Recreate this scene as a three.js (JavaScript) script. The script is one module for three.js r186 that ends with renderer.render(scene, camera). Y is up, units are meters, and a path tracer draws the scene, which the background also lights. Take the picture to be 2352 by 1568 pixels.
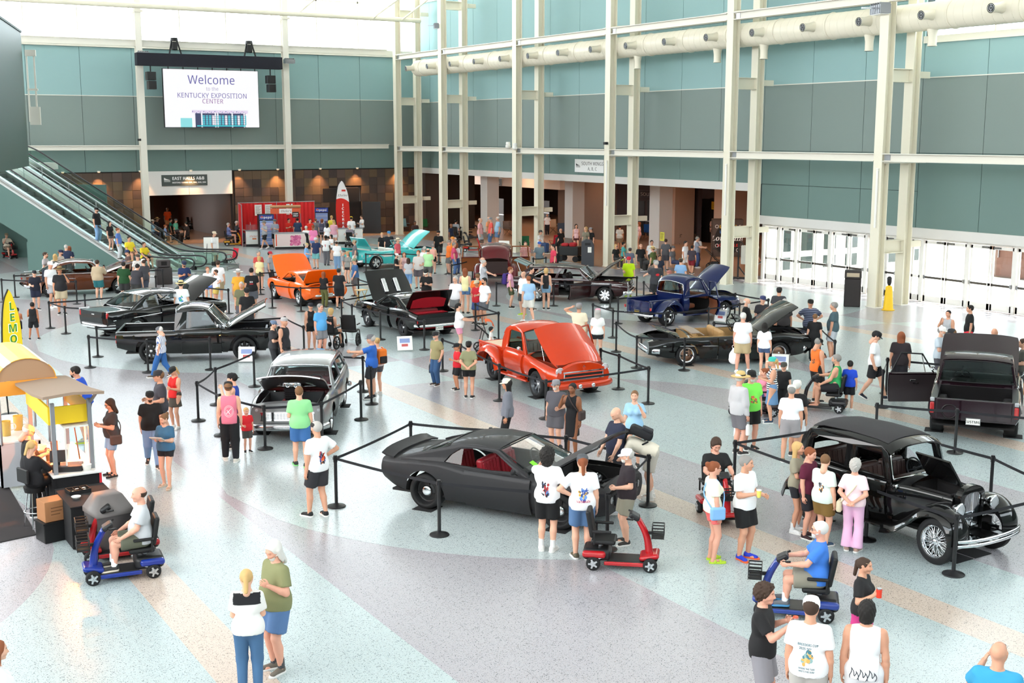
import * as THREE from 'three';
import { RectAreaLightUniformsLib } from 'three/addons/lights/RectAreaLightUniformsLib.js';
import { RoundedBoxGeometry } from 'three/addons/geometries/RoundedBoxGeometry.js';
import * as BGU from 'three/addons/utils/BufferGeometryUtils.js';

// ---------------------------------------------------------------- camera, sky, sun, exposure
const scene = new THREE.Scene();
const EYE = 6.9, FOCAL = 2830, IW = 2352, IH = 1568;
const camera = new THREE.PerspectiveCamera(2 * Math.atan(IH / 2 / FOCAL) * 180 / Math.PI, IW / IH, 0.1, 400);
const YAW = 31.2 * Math.PI / 180, PITCH = Math.atan(472 / FOCAL);
const FWD = new THREE.Vector3(Math.sin(YAW) * Math.cos(PITCH), -Math.sin(PITCH), -Math.cos(YAW) * Math.cos(PITCH));
camera.position.set(0, EYE, 0);
camera.lookAt(camera.position.clone().add(FWD));
scene.add(camera);
const renderer = new THREE.WebGLRenderer({ antialias: true });
renderer.toneMapping = THREE.LinearToneMapping;
renderer.toneMappingExposure = 0.78;
renderer.shadowMap.enabled = true;
RectAreaLightUniformsLib.init();
scene.background = new THREE.Color(1, 0.99, 0.975);
scene.backgroundIntensity = 11;
const sun = new THREE.DirectionalLight(0xfff1dc, 16);
sun.position.set(41 + 34, 60, -38 + 9); sun.target.position.set(41, 0, -38); scene.add(sun, sun.target);
sun.castShadow = true;
Object.assign(sun.shadow.camera, { left: -50, right: 50, top: 50, bottom: -50, near: 1, far: 160 });
// ---------------------------------------------------------------- helpers
const V = (x, y, z) => new THREE.Vector3(x, y, z), PI = Math.PI, RAD = PI / 180, sin = Math.sin, cos = Math.cos;
const clamp = (x, a, b) => Math.min(b, Math.max(a, x)), lerp = (a, b, t) => a + (b - a) * t;
function rng(seed) { let s = seed >>> 0; return () => { s = (s + 0x6d2b79f5) | 0; let t = Math.imul(s ^ (s >>> 15), 1 | s); t = (t + Math.imul(t ^ (t >>> 7), 61 | t)) ^ t; return ((t ^ (t >>> 14)) >>> 0) / 4294967296; }; }
const RIGHT = V(cos(YAW), 0, sin(YAW)), UPV = V(0, 0, 0).crossVectors(RIGHT, FWD);
// the place on the floor (or at height h) that lies along a line of sight; everything that stands on the floor gets its real place from it
function spot(u, v, h = 0) {
  const d = FWD.clone().multiplyScalar(FOCAL).addScaledVector(RIGHT, u - IW / 2).addScaledVector(UPV, IH / 2 - v);
  return V(0, EYE, 0).addScaledVector(d, (h - EYE) / d.y);
}
const sight = (u, v) => FWD.clone().multiplyScalar(FOCAL).addScaledVector(RIGHT, u - IW / 2).addScaledVector(UPV, IH / 2 - v);
function onX(u, v, X) { const d = sight(u, v); return V(0, EYE, 0).addScaledVector(d, X / d.x); }
function onZ(u, v, Z) { const d = sight(u, v); return V(0, EYE, 0).addScaledVector(d, Z / d.z); }
const mats = new Map();
function M(color, rough = 0.6, metal = 0, o = {}) {
  const key = color + '|' + rough + '|' + metal + '|' + Object.entries(o).map(([k, v]) => k + (v?.uuid ?? v)).join();
  if (!mats.has(key)) mats.set(key, new THREE.MeshPhysicalMaterial({ color, roughness: rough, metalness: metal, side: THREE.DoubleSide, ...o }));
  return mats.get(key);
}
const used = new Map();
function numbered(n) { const k = used.get(n) ?? 0; used.set(n, k + 1); return k ? n + '_' + String(k).padStart(3, '0') : n; }
function part(name, geo, mat, parent = scene, label) {
  const m = new THREE.Mesh(geo, mat); m.name = parent === scene ? numbered(name) : name; m.castShadow = m.receiveShadow = true;
  if (label) m.userData.label = label;
  parent.add(m); return m;
}
function tag(o, label, category, group, kind) { o.userData.label = label; o.userData.category = category; if (group) o.userData.group = group; if (kind) o.userData.kind = kind; return o; }
function thing(name, label, category, pos = V(0, 0, 0), turn = 0, group) {
  const g = new THREE.Group(); g.name = numbered(name); g.position.copy(pos); g.rotation.y = turn; scene.add(g); return tag(g, label, category, group);
}
function struct(name, geo, mat, parent = scene) { const m = part(name, geo, mat, parent); if (parent === scene) m.userData.kind = 'structure'; return m; }
function structGroup(name, pos = V(0, 0, 0), turn = 0) { const g = new THREE.Group(); g.name = numbered(name); g.position.copy(pos); g.rotation.y = turn; g.userData.kind = 'structure'; scene.add(g); return g; }
// geometries
const mv = (g, x = 0, y = 0, z = 0, rx = 0, ry = 0, rz = 0) => { if (rz) g.rotateZ(rz); if (rx) g.rotateX(rx); if (ry) g.rotateY(ry); return g.translate(x, y, z); };
const box = (w, h, d, x = 0, y = 0, z = 0, rx = 0, ry = 0, rz = 0) => mv(new THREE.BoxGeometry(w, h, d), x, y, z, rx, ry, rz);
const rbox = (w, h, d, r, x = 0, y = 0, z = 0, rx = 0, ry = 0, rz = 0, seg = 2) => mv(new RoundedBoxGeometry(w, h, d, seg, Math.min(r, w / 2.01, h / 2.01, d / 2.01)), x, y, z, rx, ry, rz);
const span = (x0, x1, y0, y1, z0, z1) => box(Math.abs(x1 - x0), Math.abs(y1 - y0), Math.abs(z1 - z0), (x0 + x1) / 2, (y0 + y1) / 2, (z0 + z1) / 2);
const cyl = (r1, r2, h, x = 0, y = 0, z = 0, seg = 16, rx = 0, ry = 0, rz = 0) => mv(new THREE.CylinderGeometry(r1, r2, h, seg), x, y, z, rx, ry, rz);
const ball = (r, x = 0, y = 0, z = 0, sx = 1, sy = 1, sz = 1, a = 14, b = 10) => new THREE.SphereGeometry(r, a, b).scale(sx, sy, sz).translate(x, y, z);
const lathe = (pts, seg = 20) => new THREE.LatheGeometry(pts.map(p => new THREE.Vector2(p[0], p[1])), seg);
const shapeOf = pts => { const s = new THREE.Shape(); pts.forEach((p, i) => i ? s.lineTo(p[0], p[1]) : s.moveTo(p[0], p[1])); return s; };
function extrude(pts, depth, holes = [], bevel = 0, o = {}) {
  const s = pts instanceof THREE.Shape ? pts : shapeOf(pts); for (const h of holes) s.holes.push(h instanceof THREE.Path ? h : shapeOf(h));
  return new THREE.ExtrudeGeometry(s, { depth, bevelEnabled: bevel > 0, bevelThickness: bevel, bevelSize: bevel, bevelSegments: 2, curveSegments: 8, ...o });
}
// smooth closed or open curve through 2D points
function curve2(pts, n = 40, closed = false, tension = 0.5) { const c = new THREE.CatmullRomCurve3(pts.map(p => V(p[0], p[1], 0)), closed, 'catmullrom', tension); return c.getPoints(n).map(p => [p.x, p.y]); }
function merge(list) {
  const gs = list.flat(9).filter(Boolean).map(g => { const h = g.index ? g.toNonIndexed() : g; if (!h.attributes.normal) h.computeVertexNormals(); for (const k of Object.keys(h.attributes)) if (!['position', 'normal', 'uv', 'color'].includes(k)) h.deleteAttribute(k); if (!h.attributes.uv) h.setAttribute('uv', new THREE.BufferAttribute(new Float32Array(h.attributes.position.count * 2), 2)); return h; });
  const col = gs.every(g => g.attributes.color); if (!col) gs.forEach(g => g.deleteAttribute('color'));
  return BGU.mergeGeometries(gs);
}
function pipe(pts, r, seg = 8, closed = false, smooth = 0) {        // tube along a line or a smooth curve, capped
  let P = pts.map(p => p.isVector3 ? p : V(...p)); if (smooth) P = new THREE.CatmullRomCurve3(P, closed).getPoints(smooth);
  const n = P.length, pos = [], idx = [], rr = i => Array.isArray(r) ? lerp(r[0], r[1], i / (n - 1)) : r; let N = null;
  for (let i = 0; i < n; i++) {
    const a = P[closed ? (i - 1 + n) % n : Math.max(0, i - 1)], b = P[closed ? (i + 1) % n : Math.min(n - 1, i + 1)], T = b.clone().sub(a).normalize();
    if (!N) { N = Math.abs(T.y) < 0.9 ? V(0, 1, 0) : V(1, 0, 0); } N = N.clone().addScaledVector(T, -N.dot(T)); if (N.lengthSq() < 1e-6) N = V(T.y, T.z, T.x); N.normalize();
    const B = T.clone().cross(N);
    for (let k = 0; k < seg; k++) { const t = k / seg * 2 * PI; pos.push(...P[i].clone().addScaledVector(N, cos(t) * rr(i)).addScaledVector(B, sin(t) * rr(i)).toArray()); }
  }
  const L = closed ? n : n - 1;
  for (let i = 0; i < L; i++) for (let k = 0; k < seg; k++) { const a = i * seg + k, b = i * seg + (k + 1) % seg, c = ((i + 1) % n) * seg + k, d = ((i + 1) % n) * seg + (k + 1) % seg; idx.push(a, b, c, b, d, c); }
  if (!closed) { const s = pos.length / 3; pos.push(...P[0].toArray(), ...P[n - 1].toArray()); for (let k = 0; k < seg; k++) { idx.push(s, (k + 1) % seg, k, s + 1, (n - 1) * seg + k, (n - 1) * seg + (k + 1) % seg); } }
  const g = new THREE.BufferGeometry(); g.setAttribute('position', new THREE.Float32BufferAttribute(pos, 3)); g.setIndex(idx); g.computeVertexNormals(); return g;
}
// a skin over rows of points (rows: arrays of [x,y,z] of the same length); skip(i,j) leaves a cell open
function skin(rows, closedU = false, skip) {
  const n = rows.length, m = rows[0].length, pos = [], uv = [], idx = [];
  rows.forEach((r, i) => r.forEach((p, j) => { pos.push(p[0], p[1], p[2]); uv.push(j / (m - 1), i / (n - 1)); }));
  for (let i = 0; i < n - 1; i++) for (let j = 0; j < (closedU ? m : m - 1); j++) { if (skip?.(i, j)) continue; const a = i * m + j, b = i * m + (j + 1) % m, c = a + m, d = b + m; idx.push(a, c, b, b, c, d); }
  const g = new THREE.BufferGeometry(); g.setAttribute('position', new THREE.Float32BufferAttribute(pos, 3)); g.setAttribute('uv', new THREE.Float32BufferAttribute(uv, 2)); g.setIndex(idx); g.computeVertexNormals(); return g;
}
function thicken(rows, t, skip) {                                   // a sheet with a real thickness, edges closed
  const n = rows.length, m = rows[0].length, s = skin(rows), N = s.attributes.normal, back = rows.map((r, i) => r.map((p, j) => { const k = i * m + j; return [p[0] - N.getX(k) * t, p[1] - N.getY(k) * t, p[2] - N.getZ(k) * t]; }));
  const rim = (a, b) => skin([a, b]);
  return merge([s, skin(back), rim(rows[0], back[0]), rim(rows[n - 1], back[n - 1]), rim(rows.map(r => r[0]), back.map(r => r[0])), rim(rows.map(r => r[m - 1]), back.map(r => r[m - 1]))]);
}
function crease(g, a = 35) { return BGU.toCreasedNormals(g, a * RAD); }
function print(w, h, draw, bg) {                                    // flat print: a canvas of w x h pixels
  const c = document.createElement('canvas'); c.width = w; c.height = h; const x = c.getContext('2d'); if (bg) { x.fillStyle = bg; x.fillRect(0, 0, w, h); } draw(x, w, h);
  const t = new THREE.CanvasTexture(c); t.colorSpace = THREE.SRGBColorSpace; t.anisotropy = 4; return t;
}
function words(x, s, px, X, Y, color, font = 'sans-serif', weight = '', align = 'center') { x.fillStyle = color; x.font = `${weight} ${px}px ${font}`; x.textAlign = align; x.textBaseline = 'middle'; x.fillText(s, X, Y); }
const plate = (w, h, x = 0, y = 0, z = 0, rx = 0, ry = 0) => mv(new THREE.PlaneGeometry(w, h), x, y, z, rx, ry);
const GLASS = M(0xf4fbff, 0.02, 0, { transmission: 1, thickness: 0, ior: 1.45 }), CLEAR_GREEN = M(0xf2fbf7, 0.03, 0, { transmission: 1, thickness: 0, ior: 1.45 });
const CHROME = M(0xe9ecef, 0.08, 1), STEEL = M(0xb9bcc0, 0.3, 1), BLACK = M(0x0e0e10, 0.55), RUBBER = M(0x121214, 0.75), BLACKPLASTIC = M(0x19191c, 0.45), WHITE = M(0xeeece6, 0.5);
// ---------------------------------------------------------------- the hall
const ZE = -81.3, XS = 41.2, ROOF = 21;
// ground texture: terrazzo chips, drawn once and tinted by each field of the floor
function speckle(seed, n, dark, light, size = 1024) {
  const r = rng(seed);
  return print(size, size, (x) => { x.fillStyle = '#f2f2f2'; x.fillRect(0, 0, size, size);
    for (let i = 0; i < n; i++) { const a = r() * size, b = r() * size, s = 1 + r() * r() * 4.5, k = r(); x.fillStyle = k < 0.3 ? dark : k < 0.62 ? '#c6c9cb' : k < 0.8 ? '#d8cfc6' : light; x.beginPath(); x.ellipse(a, b, s, s * (0.5 + r() * 0.5), r() * 3, 0, 7); x.fill(); } });
}
const chips = speckle(5, 15000, '#6d7476', '#ffffff'); chips.wrapS = chips.wrapT = THREE.RepeatWrapping; chips.repeat.set(0.55, 0.55);
const terrazzo = c => M(c, 0.25, 0, { map: chips, ior: 1.52 });
const FLOORC = { grey: terrazzo(0xb2aeb3), teal: terrazzo(0xbac7c8), beige: terrazzo(0xd2c0b2), pale: terrazzo(0xc0cacb), dark: terrazzo(0x96949e), warm: terrazzo(0xc9a184) };
const slab = (pts, y, t = 0.0015) => { const g = extrude(pts.map(p => [p[0], -p[1]]), t); g.rotateX(-PI / 2); return g.translate(0, y - t, 0); };
const floor = structGroup('floor');
part('terrazzo_base', slab([[-16, 14], [62, 14], [62, -112], [-16, -112]], 0, 0.3), FLOORC.grey, floor);
function field(name, pts, mat, y) { part(name, slab(pts, y), mat, floor); }
const strip = (name, x0, x1, z0, z1, mat, y) => field(name, [[x0, z0], [x1, z0], [x1, z1], [x0, z1]], mat, y);
const disc = (cx, cz, r, n = 72, a0 = 0, a1 = 2 * PI) => Array.from({ length: n }, (_, i) => { const a = a0 + (a1 - a0) * i / (n - 1); return [cx + r * cos(a), cz + r * sin(a)]; });
for (let k = 0; k < 4; k++) {                                        // colour bands repeat with the bays, 9.5 m apart
  const b = 4.8 + k * 9.5;
  strip('teal_band', b - 3.1, b - 0.35, 12, -78.5, FLOORC.teal, 0.0015);
  strip('teal_band', b + 0.35, b + 2.3, 12, -78.5, FLOORC.teal, 0.0015);
  strip('beige_band', b - 0.35, b + 0.35, 12, -78.5, FLOORC.beige, 0.003);
}
// rounds set into the bands: inside a round the band colours change over
const bandCut = (cx, cz, r, x0, x1) => { const a = clamp(x0, cx - r, cx + r), b = clamp(x1, cx - r, cx + r), up = [], dn = []; for (let i = 0; i <= 14; i++) { const x = lerp(a, b, i / 14), h = Math.sqrt(Math.max(0, r * r - (x - cx) ** 2)); up.push([x, cz + h]); dn.push([x, cz - h]); } return [...up, ...dn.reverse()]; };
for (const [cx, cz] of [[15.08, -22.75], [15.08, -41.75], [34.1, -24], [34.1, -41.75], [15.08, -60.75], [34.1, -60.75], [-3.9, -22.75], [-3.9, -41.75]])
  for (const [x0, x1, m] of [[-8, -3.98, 'pale'], [-3.98, -0.84, 'pale'], [-0.42, 1.52, 'grey'], [1.52, 5.52, 'teal'], [5.52, 8, 'grey']]) { if (x0 < -7.8 && x1 < -7.8) continue; field('round_field', bandCut(cx, cz, 7.8, cx + x0, cx + x1), FLOORC[m], 0.0024); }
field('warm_field', [[20, -79], [38, -79], [38, -46], [60, -46], [60, -110], [20, -110]], FLOORC.warm, 0.009);
for (const [x0, x1, z0, z1] of [[36, 41, -62, -64], [36, 41, -50, -52], [29.5, 36.5, -44.5, -45]]) strip('grey_band', x0, x1, z0, z1, FLOORC.dark, 0.0105);

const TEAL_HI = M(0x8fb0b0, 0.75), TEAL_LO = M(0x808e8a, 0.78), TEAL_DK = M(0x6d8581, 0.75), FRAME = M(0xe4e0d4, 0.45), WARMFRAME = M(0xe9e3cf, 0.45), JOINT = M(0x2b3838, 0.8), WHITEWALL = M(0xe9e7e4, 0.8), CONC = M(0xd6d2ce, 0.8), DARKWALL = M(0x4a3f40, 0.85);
// east wall: panels of cloth-faced board, one mesh each, with open joints
function panelWall(g, axis, at, segs, rows, out) {                   // segs: cut lines along the wall, rows: [y0, y1, material]
  for (let i = 0; i < segs.length - 1; i++) for (const [y0, y1, m, name] of rows) {
    const a = segs[i] + 0.012, b = segs[i + 1] - 0.012;
    part(name ?? 'wall_panel', axis === 'z' ? span(a, b, y0 + 0.01, y1 - 0.01, at, at - 0.06 * out) : span(at, at + 0.06 * out, y0 + 0.01, y1 - 0.01, a, b), m, g);
  }
}
const wallE = structGroup('wall_east');
const cutsE = [8.2, 11.3, 14.46, 17.69, 20.9, 24.11, 27.24, 30.45, 33.61, 36.71, 39.4, XS];
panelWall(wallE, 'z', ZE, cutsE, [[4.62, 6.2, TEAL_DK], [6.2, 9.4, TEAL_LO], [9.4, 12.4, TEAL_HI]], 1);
part('backing', span(-16, 46, 4.6, 12.4, ZE - 0.07, ZE - 0.5), JOINT, wallE);
part('panel_trim', span(8, XS, 9.38, 9.42, ZE + 0.02, ZE - 0.05), FRAME, wallE);
// brown stone cladding below, block by block
const STONES = [0x55463d, 0x4b3f3a, 0x63513f, 0x5b4b44, 0x6d5a45, 0x453b38].map(c => M(c, 0.85));
{ const r = rng(11), S = 0.62, boxes = {};
  for (let x = 10; x < XS; x += S) for (let y = 0; y < 4.55; y += 0.57) { if (x + S > 21.4 && x < 27.2 && true) { if (x + S > 21.45 && x < 27.1) continue; } if (x > 33.6 && x < 36.6 && y < 3.3) continue; if (x < 13) continue;
    const w = Math.min(S, XS - x), k = Math.floor(r() * 6), d = 0.01 + r() * 0.02, n = w.toFixed(2);
    part('stone_block', (boxes[n] ??= box(+n - 0.01, 0.56, 0.1)).clone().translate(x + w / 2, y + 0.285, ZE - 0.03 + d), STONES[k], wallE); }
  part('stone_backing', merge([span(-16, 21.4, 0, 4.6, ZE - 0.08, ZE - 0.5), span(27.2, 33.6, 0, 4.6, ZE - 0.08, ZE - 0.5), span(36.6, 46, 0, 4.6, ZE - 0.08, ZE - 0.5), span(33.6, 36.6, 3.3, 4.6, ZE - 0.08, ZE - 0.5)]), M(0x2e2724, 0.9), wallE);
  for (const [a, b] of [[21.4, 24.25], [24.25, 27.2]]) part('white_panel', span(a + 0.01, b - 0.01, 3.06, 4.62, ZE + 0.03, ZE - 0.4), WHITEWALL, wallE);
}
// the hall beyond the white portal
const portal = structGroup('wall_portal');
part('dark_wall', span(21.3, 21.2, 0, 3.06, ZE - 0.5, ZE - 14), M(0x4a3a34, 0.85), portal);
part('dark_back_wall', span(21.3, 24.3, 0, 3.06, ZE - 9, ZE - 9.1), M(0x4a3a34, 0.85), portal);
part('copper_wall', span(27.2, 27.3, 0, 3.06, ZE - 0.5, ZE - 14), M(0x5a3218, 0.6), portal);
part('copper_back_wall', span(24.3, 27.3, 0, 3.06, ZE - 13, ZE - 13.1), M(0x4a2815, 0.6), portal);
part('portal_ceiling', span(21.2, 27.3, 3.06, 3.2, ZE - 0.4, ZE - 14), M(0x3a2b22, 0.9), portal);
// clerestory of the east side
const glassE = structGroup('window_1');
part('pane', span(8, XS + 0.3, 12.85, 20.4, ZE - 0.2, ZE - 0.22), GLASS, glassE);
part('window_frame', merge([span(-16, XS, 12.4, 12.85, ZE + 0.25, ZE - 0.4), span(-16, XS, 20.4, ROOF, ZE, ZE - 0.4), ...[11.5, 14.5, 17.7, 20.9, 24.1, 27.2, 30.4, 33.6, 36.7].map(x => span(x - 0.04, x + 0.04, 12.8, 20.4, ZE - 0.1, ZE - 0.3)), span(8, XS, 16, 16.12, ZE - 0.1, ZE - 0.3)]), FRAME, glassE);
// south wall
const wallS = structGroup('wall_south');
const cutsS = Array.from({ length: 19 }, (_, i) => -82.4 + i * 3.13 + 0.01);   // ... -44.8, -41.7, -38.5, -35.4 ...
const zEnd = -35.45;
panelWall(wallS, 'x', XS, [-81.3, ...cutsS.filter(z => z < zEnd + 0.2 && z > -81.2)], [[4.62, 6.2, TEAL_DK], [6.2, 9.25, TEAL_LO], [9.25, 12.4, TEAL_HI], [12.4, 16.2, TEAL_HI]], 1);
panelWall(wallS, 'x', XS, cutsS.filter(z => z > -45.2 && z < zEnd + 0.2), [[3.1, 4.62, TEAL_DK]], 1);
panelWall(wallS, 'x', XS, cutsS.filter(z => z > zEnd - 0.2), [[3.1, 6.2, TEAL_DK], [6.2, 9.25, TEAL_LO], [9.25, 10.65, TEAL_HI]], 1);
part('backing', merge([span(XS + 0.08, XS + 0.5, 4.62, 16.2, -82, -45), span(XS + 0.08, XS + 0.5, 3.1, 16.2, -45, zEnd), span(XS + 0.08, XS + 0.5, 3.1, 10.65, zEnd, -10), span(XS + 0.08, XS + 0.5, 0, 10.65, -20, 14)]), JOINT, wallS);
part('panel_trim', span(XS + 0.05, XS - 0.02, 9.23, 9.27, -81, -12), FRAME, wallS);
part('fascia', merge([span(XS - 0.05, XS + 0.9, 4.25, 4.64, -81, -45.2), span(XS - 0.1, XS + 0.5, 2.72, 3.12, -45.2, -12)]), M(0xd9d6d2, 0.6), wallS);
const glassS = structGroup('window_2');
part('pane', merge([span(XS + 0.3, XS + 0.32, 16.4, 20.4, -81, zEnd), span(XS + 0.3, XS + 0.32, 10.9, 20.4, zEnd, 13)]), GLASS, glassS);
part('window_frame', merge([span(XS - 0.1, XS + 0.5, 16.15, 16.45, -81, zEnd), span(XS - 0.1, XS + 0.5, 10.62, 10.9, zEnd, 14), span(XS, XS + 0.5, 20.4, ROOF, -81, 14), ...[-72, -62.6, -53.2, -43.8].map(z => span(XS + 0.2, XS + 0.4, 16.4, 20.4, z, z - 0.1)), ...[-32.2, -29, -25.9, -22.8, -19.7, -13.4, -7, 0, 6].map(z => span(XS + 0.2, XS + 0.4, 10.9, 20.4, z, z - 0.08)), span(XS + 0.1, XS + 0.4, 15, 15.1, zEnd, 14)]), FRAME, glassS);
// roof, the other two walls with unseen high windows added for light
struct('ceiling', span(-16.5, 49, ROOF, ROOF + 0.4, -82, 14.5), M(0xe8e6e0, 0.8));  // runs past the south wall as an added eave that blocks the sun
struct('wall_north', merge([span(-16.5, -16, 0, 9, -82, 14.5), span(-16.5, -16, 20, ROOF, -82, 14.5)]), TEAL_LO);
struct('wall_west', merge([span(-16, 42, 0, 15.5, 14, 14.5), span(-16, 42, 20, ROOF, 14, 14.5)]), TEAL_LO);
const glN = structGroup('added_window_3'); part('pane', span(-16.3, -16.28, 15.5, 20, -82, 14.3), GLASS, glN);  // north glazing out of view, added to let light into the hall
const glW = structGroup('added_window_4'); part('pane', span(-16, 42, 15.5, 20, 14.2, 14.22), GLASS, glW);  // west glazing behind the camera, added as fill light
// steel frame: paired columns with ties, girders and struts
function wideFlange(w, d, h, t = 0.035) { return [[w, d, t]].map(() => merge([box(w, h, t, 0, h / 2, d / 2 - t / 2), box(w, h, t, 0, h / 2, -d / 2 + t / 2), box(t, h, d - 2 * t, 0, h / 2, 0)])); }
const colGeo = wideFlange(0.44, 0.42, ROOF)[0].rotateY(PI / 2);
const colZ = [-79, -72.3, -63.0, -53.6, -44.1, -35.0, -25.6, -16.2];
const bayWord = ['in the far corner', 'second from the far corner', 'beside the dark red panel truck', 'with the grey bin at its foot', 'nearest the information kiosk', 'with the black bin at its foot', 'right of the glass doors', 'outside the right edge'];
colZ.forEach((z, i) => {
  for (const x of [38.5, 40.05]) {
    const c = structGroup('column', V(x, 0, z));
    part('shaft', colGeo, WARMFRAME, c);
    part('base_plate', box(0.5, 0.03, 0.5, 0, 0.015, 0), FRAME, c);
  }
  const t = structGroup('column_tie', V(39.27, 0, z));
  for (const y of [2.45, 9.28, 15.2]) { part('tie_beam', merge([box(1.1, 0.03, 0.36, 0, y + 0.25, 0), box(1.1, 0.03, 0.36, 0, y - 0.25, 0), box(1.1, 0.5, 0.03, 0, y, 0), box(0.6, 0.26, 0.2, 1.4, y + 0.05, 0)]), WARMFRAME, t); }
  part('tie_plate', box(2.4, 0.09, 0.5, 0.35, 5.86, 0), FRAME, t);
  if (i > 2) part('pole_light_channel', merge([box(0.05, 2.3, 0.09, -1.02, 4.4, 0.05), box(0.07, 0.05, 0.12, -1.02, 5.6, 0.05)]), WHITE, t);
});
function girder(name, x, y, z0, z1, h, w) { const b = structGroup(name); part('web', span(x - 0.02, x + 0.02, y - h / 2, y + h / 2, z0, z1), FRAME, b); part('flange', span(x - w / 2, x + w / 2, y + h / 2 - 0.035, y + h / 2, z0, z1), FRAME, b); part('flange', span(x - w / 2, x + w / 2, y - h / 2, y - h / 2 + 0.035, z0, z1), FRAME, b); return b; }
for (let i = 0; i < colZ.length; i++) { const z1 = (colZ[i + 1] ?? -7) - 0.2, z0 = colZ[i] + 0.2; 
  const g1 = girder('girder', 38.42, 6.05, z0, z1, 0.32, 0.34); part('bolt_plate', box(0.05, 0.22, 0.3, -0.02 + 38.42, 6.05, z0 + 0.2), STEEL, g1);
  const g2 = girder('girder', 38.42, 12.24, z0, z1, 0.34, 0.4); part('bolt_plate', box(0.05, 0.24, 0.3, 38.4, 12.24, z0 + 0.2), STEEL, g2);
  const s = structGroup('roof_strut'); part('strut', pipe([V(38.4, 12.4, z0), V(40, 12.4, (z0 + z1) / 2), V(38.4, 12.4, z1)], 0.09, 6), WARMFRAME, s);
}
{ // columns and girders of the east side
  for (const [x, n] of [[21.05, 0], [30.75, 1], [12.0, 2]]) { const c = structGroup('column', V(x, 0, ZE + 1.2)); part('shaft', wideFlange(0.4, 0.4, n === 2 ? 8 : 16)[0], FRAME, c); part('base_plate', box(0.5, 0.03, 0.5, 0, 0.015, 0), FRAME, c); part('cap_plate', box(0.6, 0.12, 0.6, 0, 14.6, 0), FRAME, c); }
  const g = structGroup('girder'); part('web', span(10, 38.3, 6.02, 6.3, ZE + 1.0, ZE + 1.2), FRAME, g); part('flange', span(10, 38.3, 6.27, 6.32, ZE + 0.95, ZE + 1.3), FRAME, g);
  const g2 = structGroup('girder'); part('web', span(10, 38.3, 12.45, 12.8, ZE + 1.0, ZE + 1.2), FRAME, g2); part('flange', span(10, 38.3, 12.8, 12.85, ZE + 0.95, ZE + 1.3), FRAME, g2);
  const tr = structGroup('roof_truss'); part('top_chord', pipe([V(10, 14.75, ZE + 3), V(40, 14.75, ZE + 3)], 0.16, 8), WARMFRAME, tr); part('tie_rod', merge([pipe([V(31, 14.75, ZE + 3), V(33.5, 17, ZE + 4)], 0.06, 6), pipe([V(38.4, 14.6, ZE + 3), V(41, 17, ZE + 5)], 0.06, 6), pipe([V(36.2, 14.6, ZE + 3), V(39, 17, ZE + 5)], 0.06, 6)]), WARMFRAME, tr);
}
// concourse behind the south wall
const conc = structGroup('wall_concourse');
part('back_wall', span(60, 60.3, 0, 4.5, -100, -44), DARKWALL, conc);
part('end_wall', span(41.5, 60, 0, 4.5, -95, -95.2), M(0x5d4d46, 0.85), conc);
part('corner_wall', merge([span(41.4, 43.2, 0, 4.5, -80.5, -81.5)]), STONES[1], conc);
part('soffit', span(41.6, 60, 4.5, 4.64, -96, -45), M(0xe6ded6, 0.8), conc);
part('side_wall', span(41.7, 60, 0, 4.5, -45.05, -45.25), M(0xcfc9c2, 0.8), conc);
part('white_bulkhead', span(47.5, 48, 3.2, 4.5, -95, -72), WHITEWALL, conc);
part('stone_wall', merge([span(48, 48.4, 0, 4.5, -73, -66.5), span(48, 48.4, 0, 3.2, -95, -89)]), M(0x6b5a52, 0.85), conc);
part('dark_wall', merge([span(52, 52.3, 0, 4.5, -67, -62.5)]), M(0x4c4448, 0.85), conc);
part('concrete_pier', merge([span(50, 51.6, 0, 4.5, -63.6, -62.4), span(50, 52, 0, 4.5, -58.6, -57.2), span(49.5, 51, 0, 4.5, -52.6, -51.4), span(50.6, 52.4, 0, 4.5, -48.8, -48)]), M(0xb79f90, 0.8), conc);
part('bulkhead', span(53, 53.4, 2.75, 4.2, -61, -45.3), M(0x4d4648, 0.8), conc);
for (const [u, v, w, m] of [[1125, 544, 1.15, 'a'], [1319, 558, 1.15, 'b'], [1516, 582, 1.2, 'c']]) { const p = spot(u, v); const c = structGroup('column', V(p.x, 0, p.z)); part('shaft', box(w * 0.8, 4.5, w * 0.8, 0, 2.25, 0), CONC, c); part('shoe', box(w * 0.84, 0.35, w * 0.84, 0, 0.175, 0), M(0x8b817a, 0.7), c); }
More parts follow.
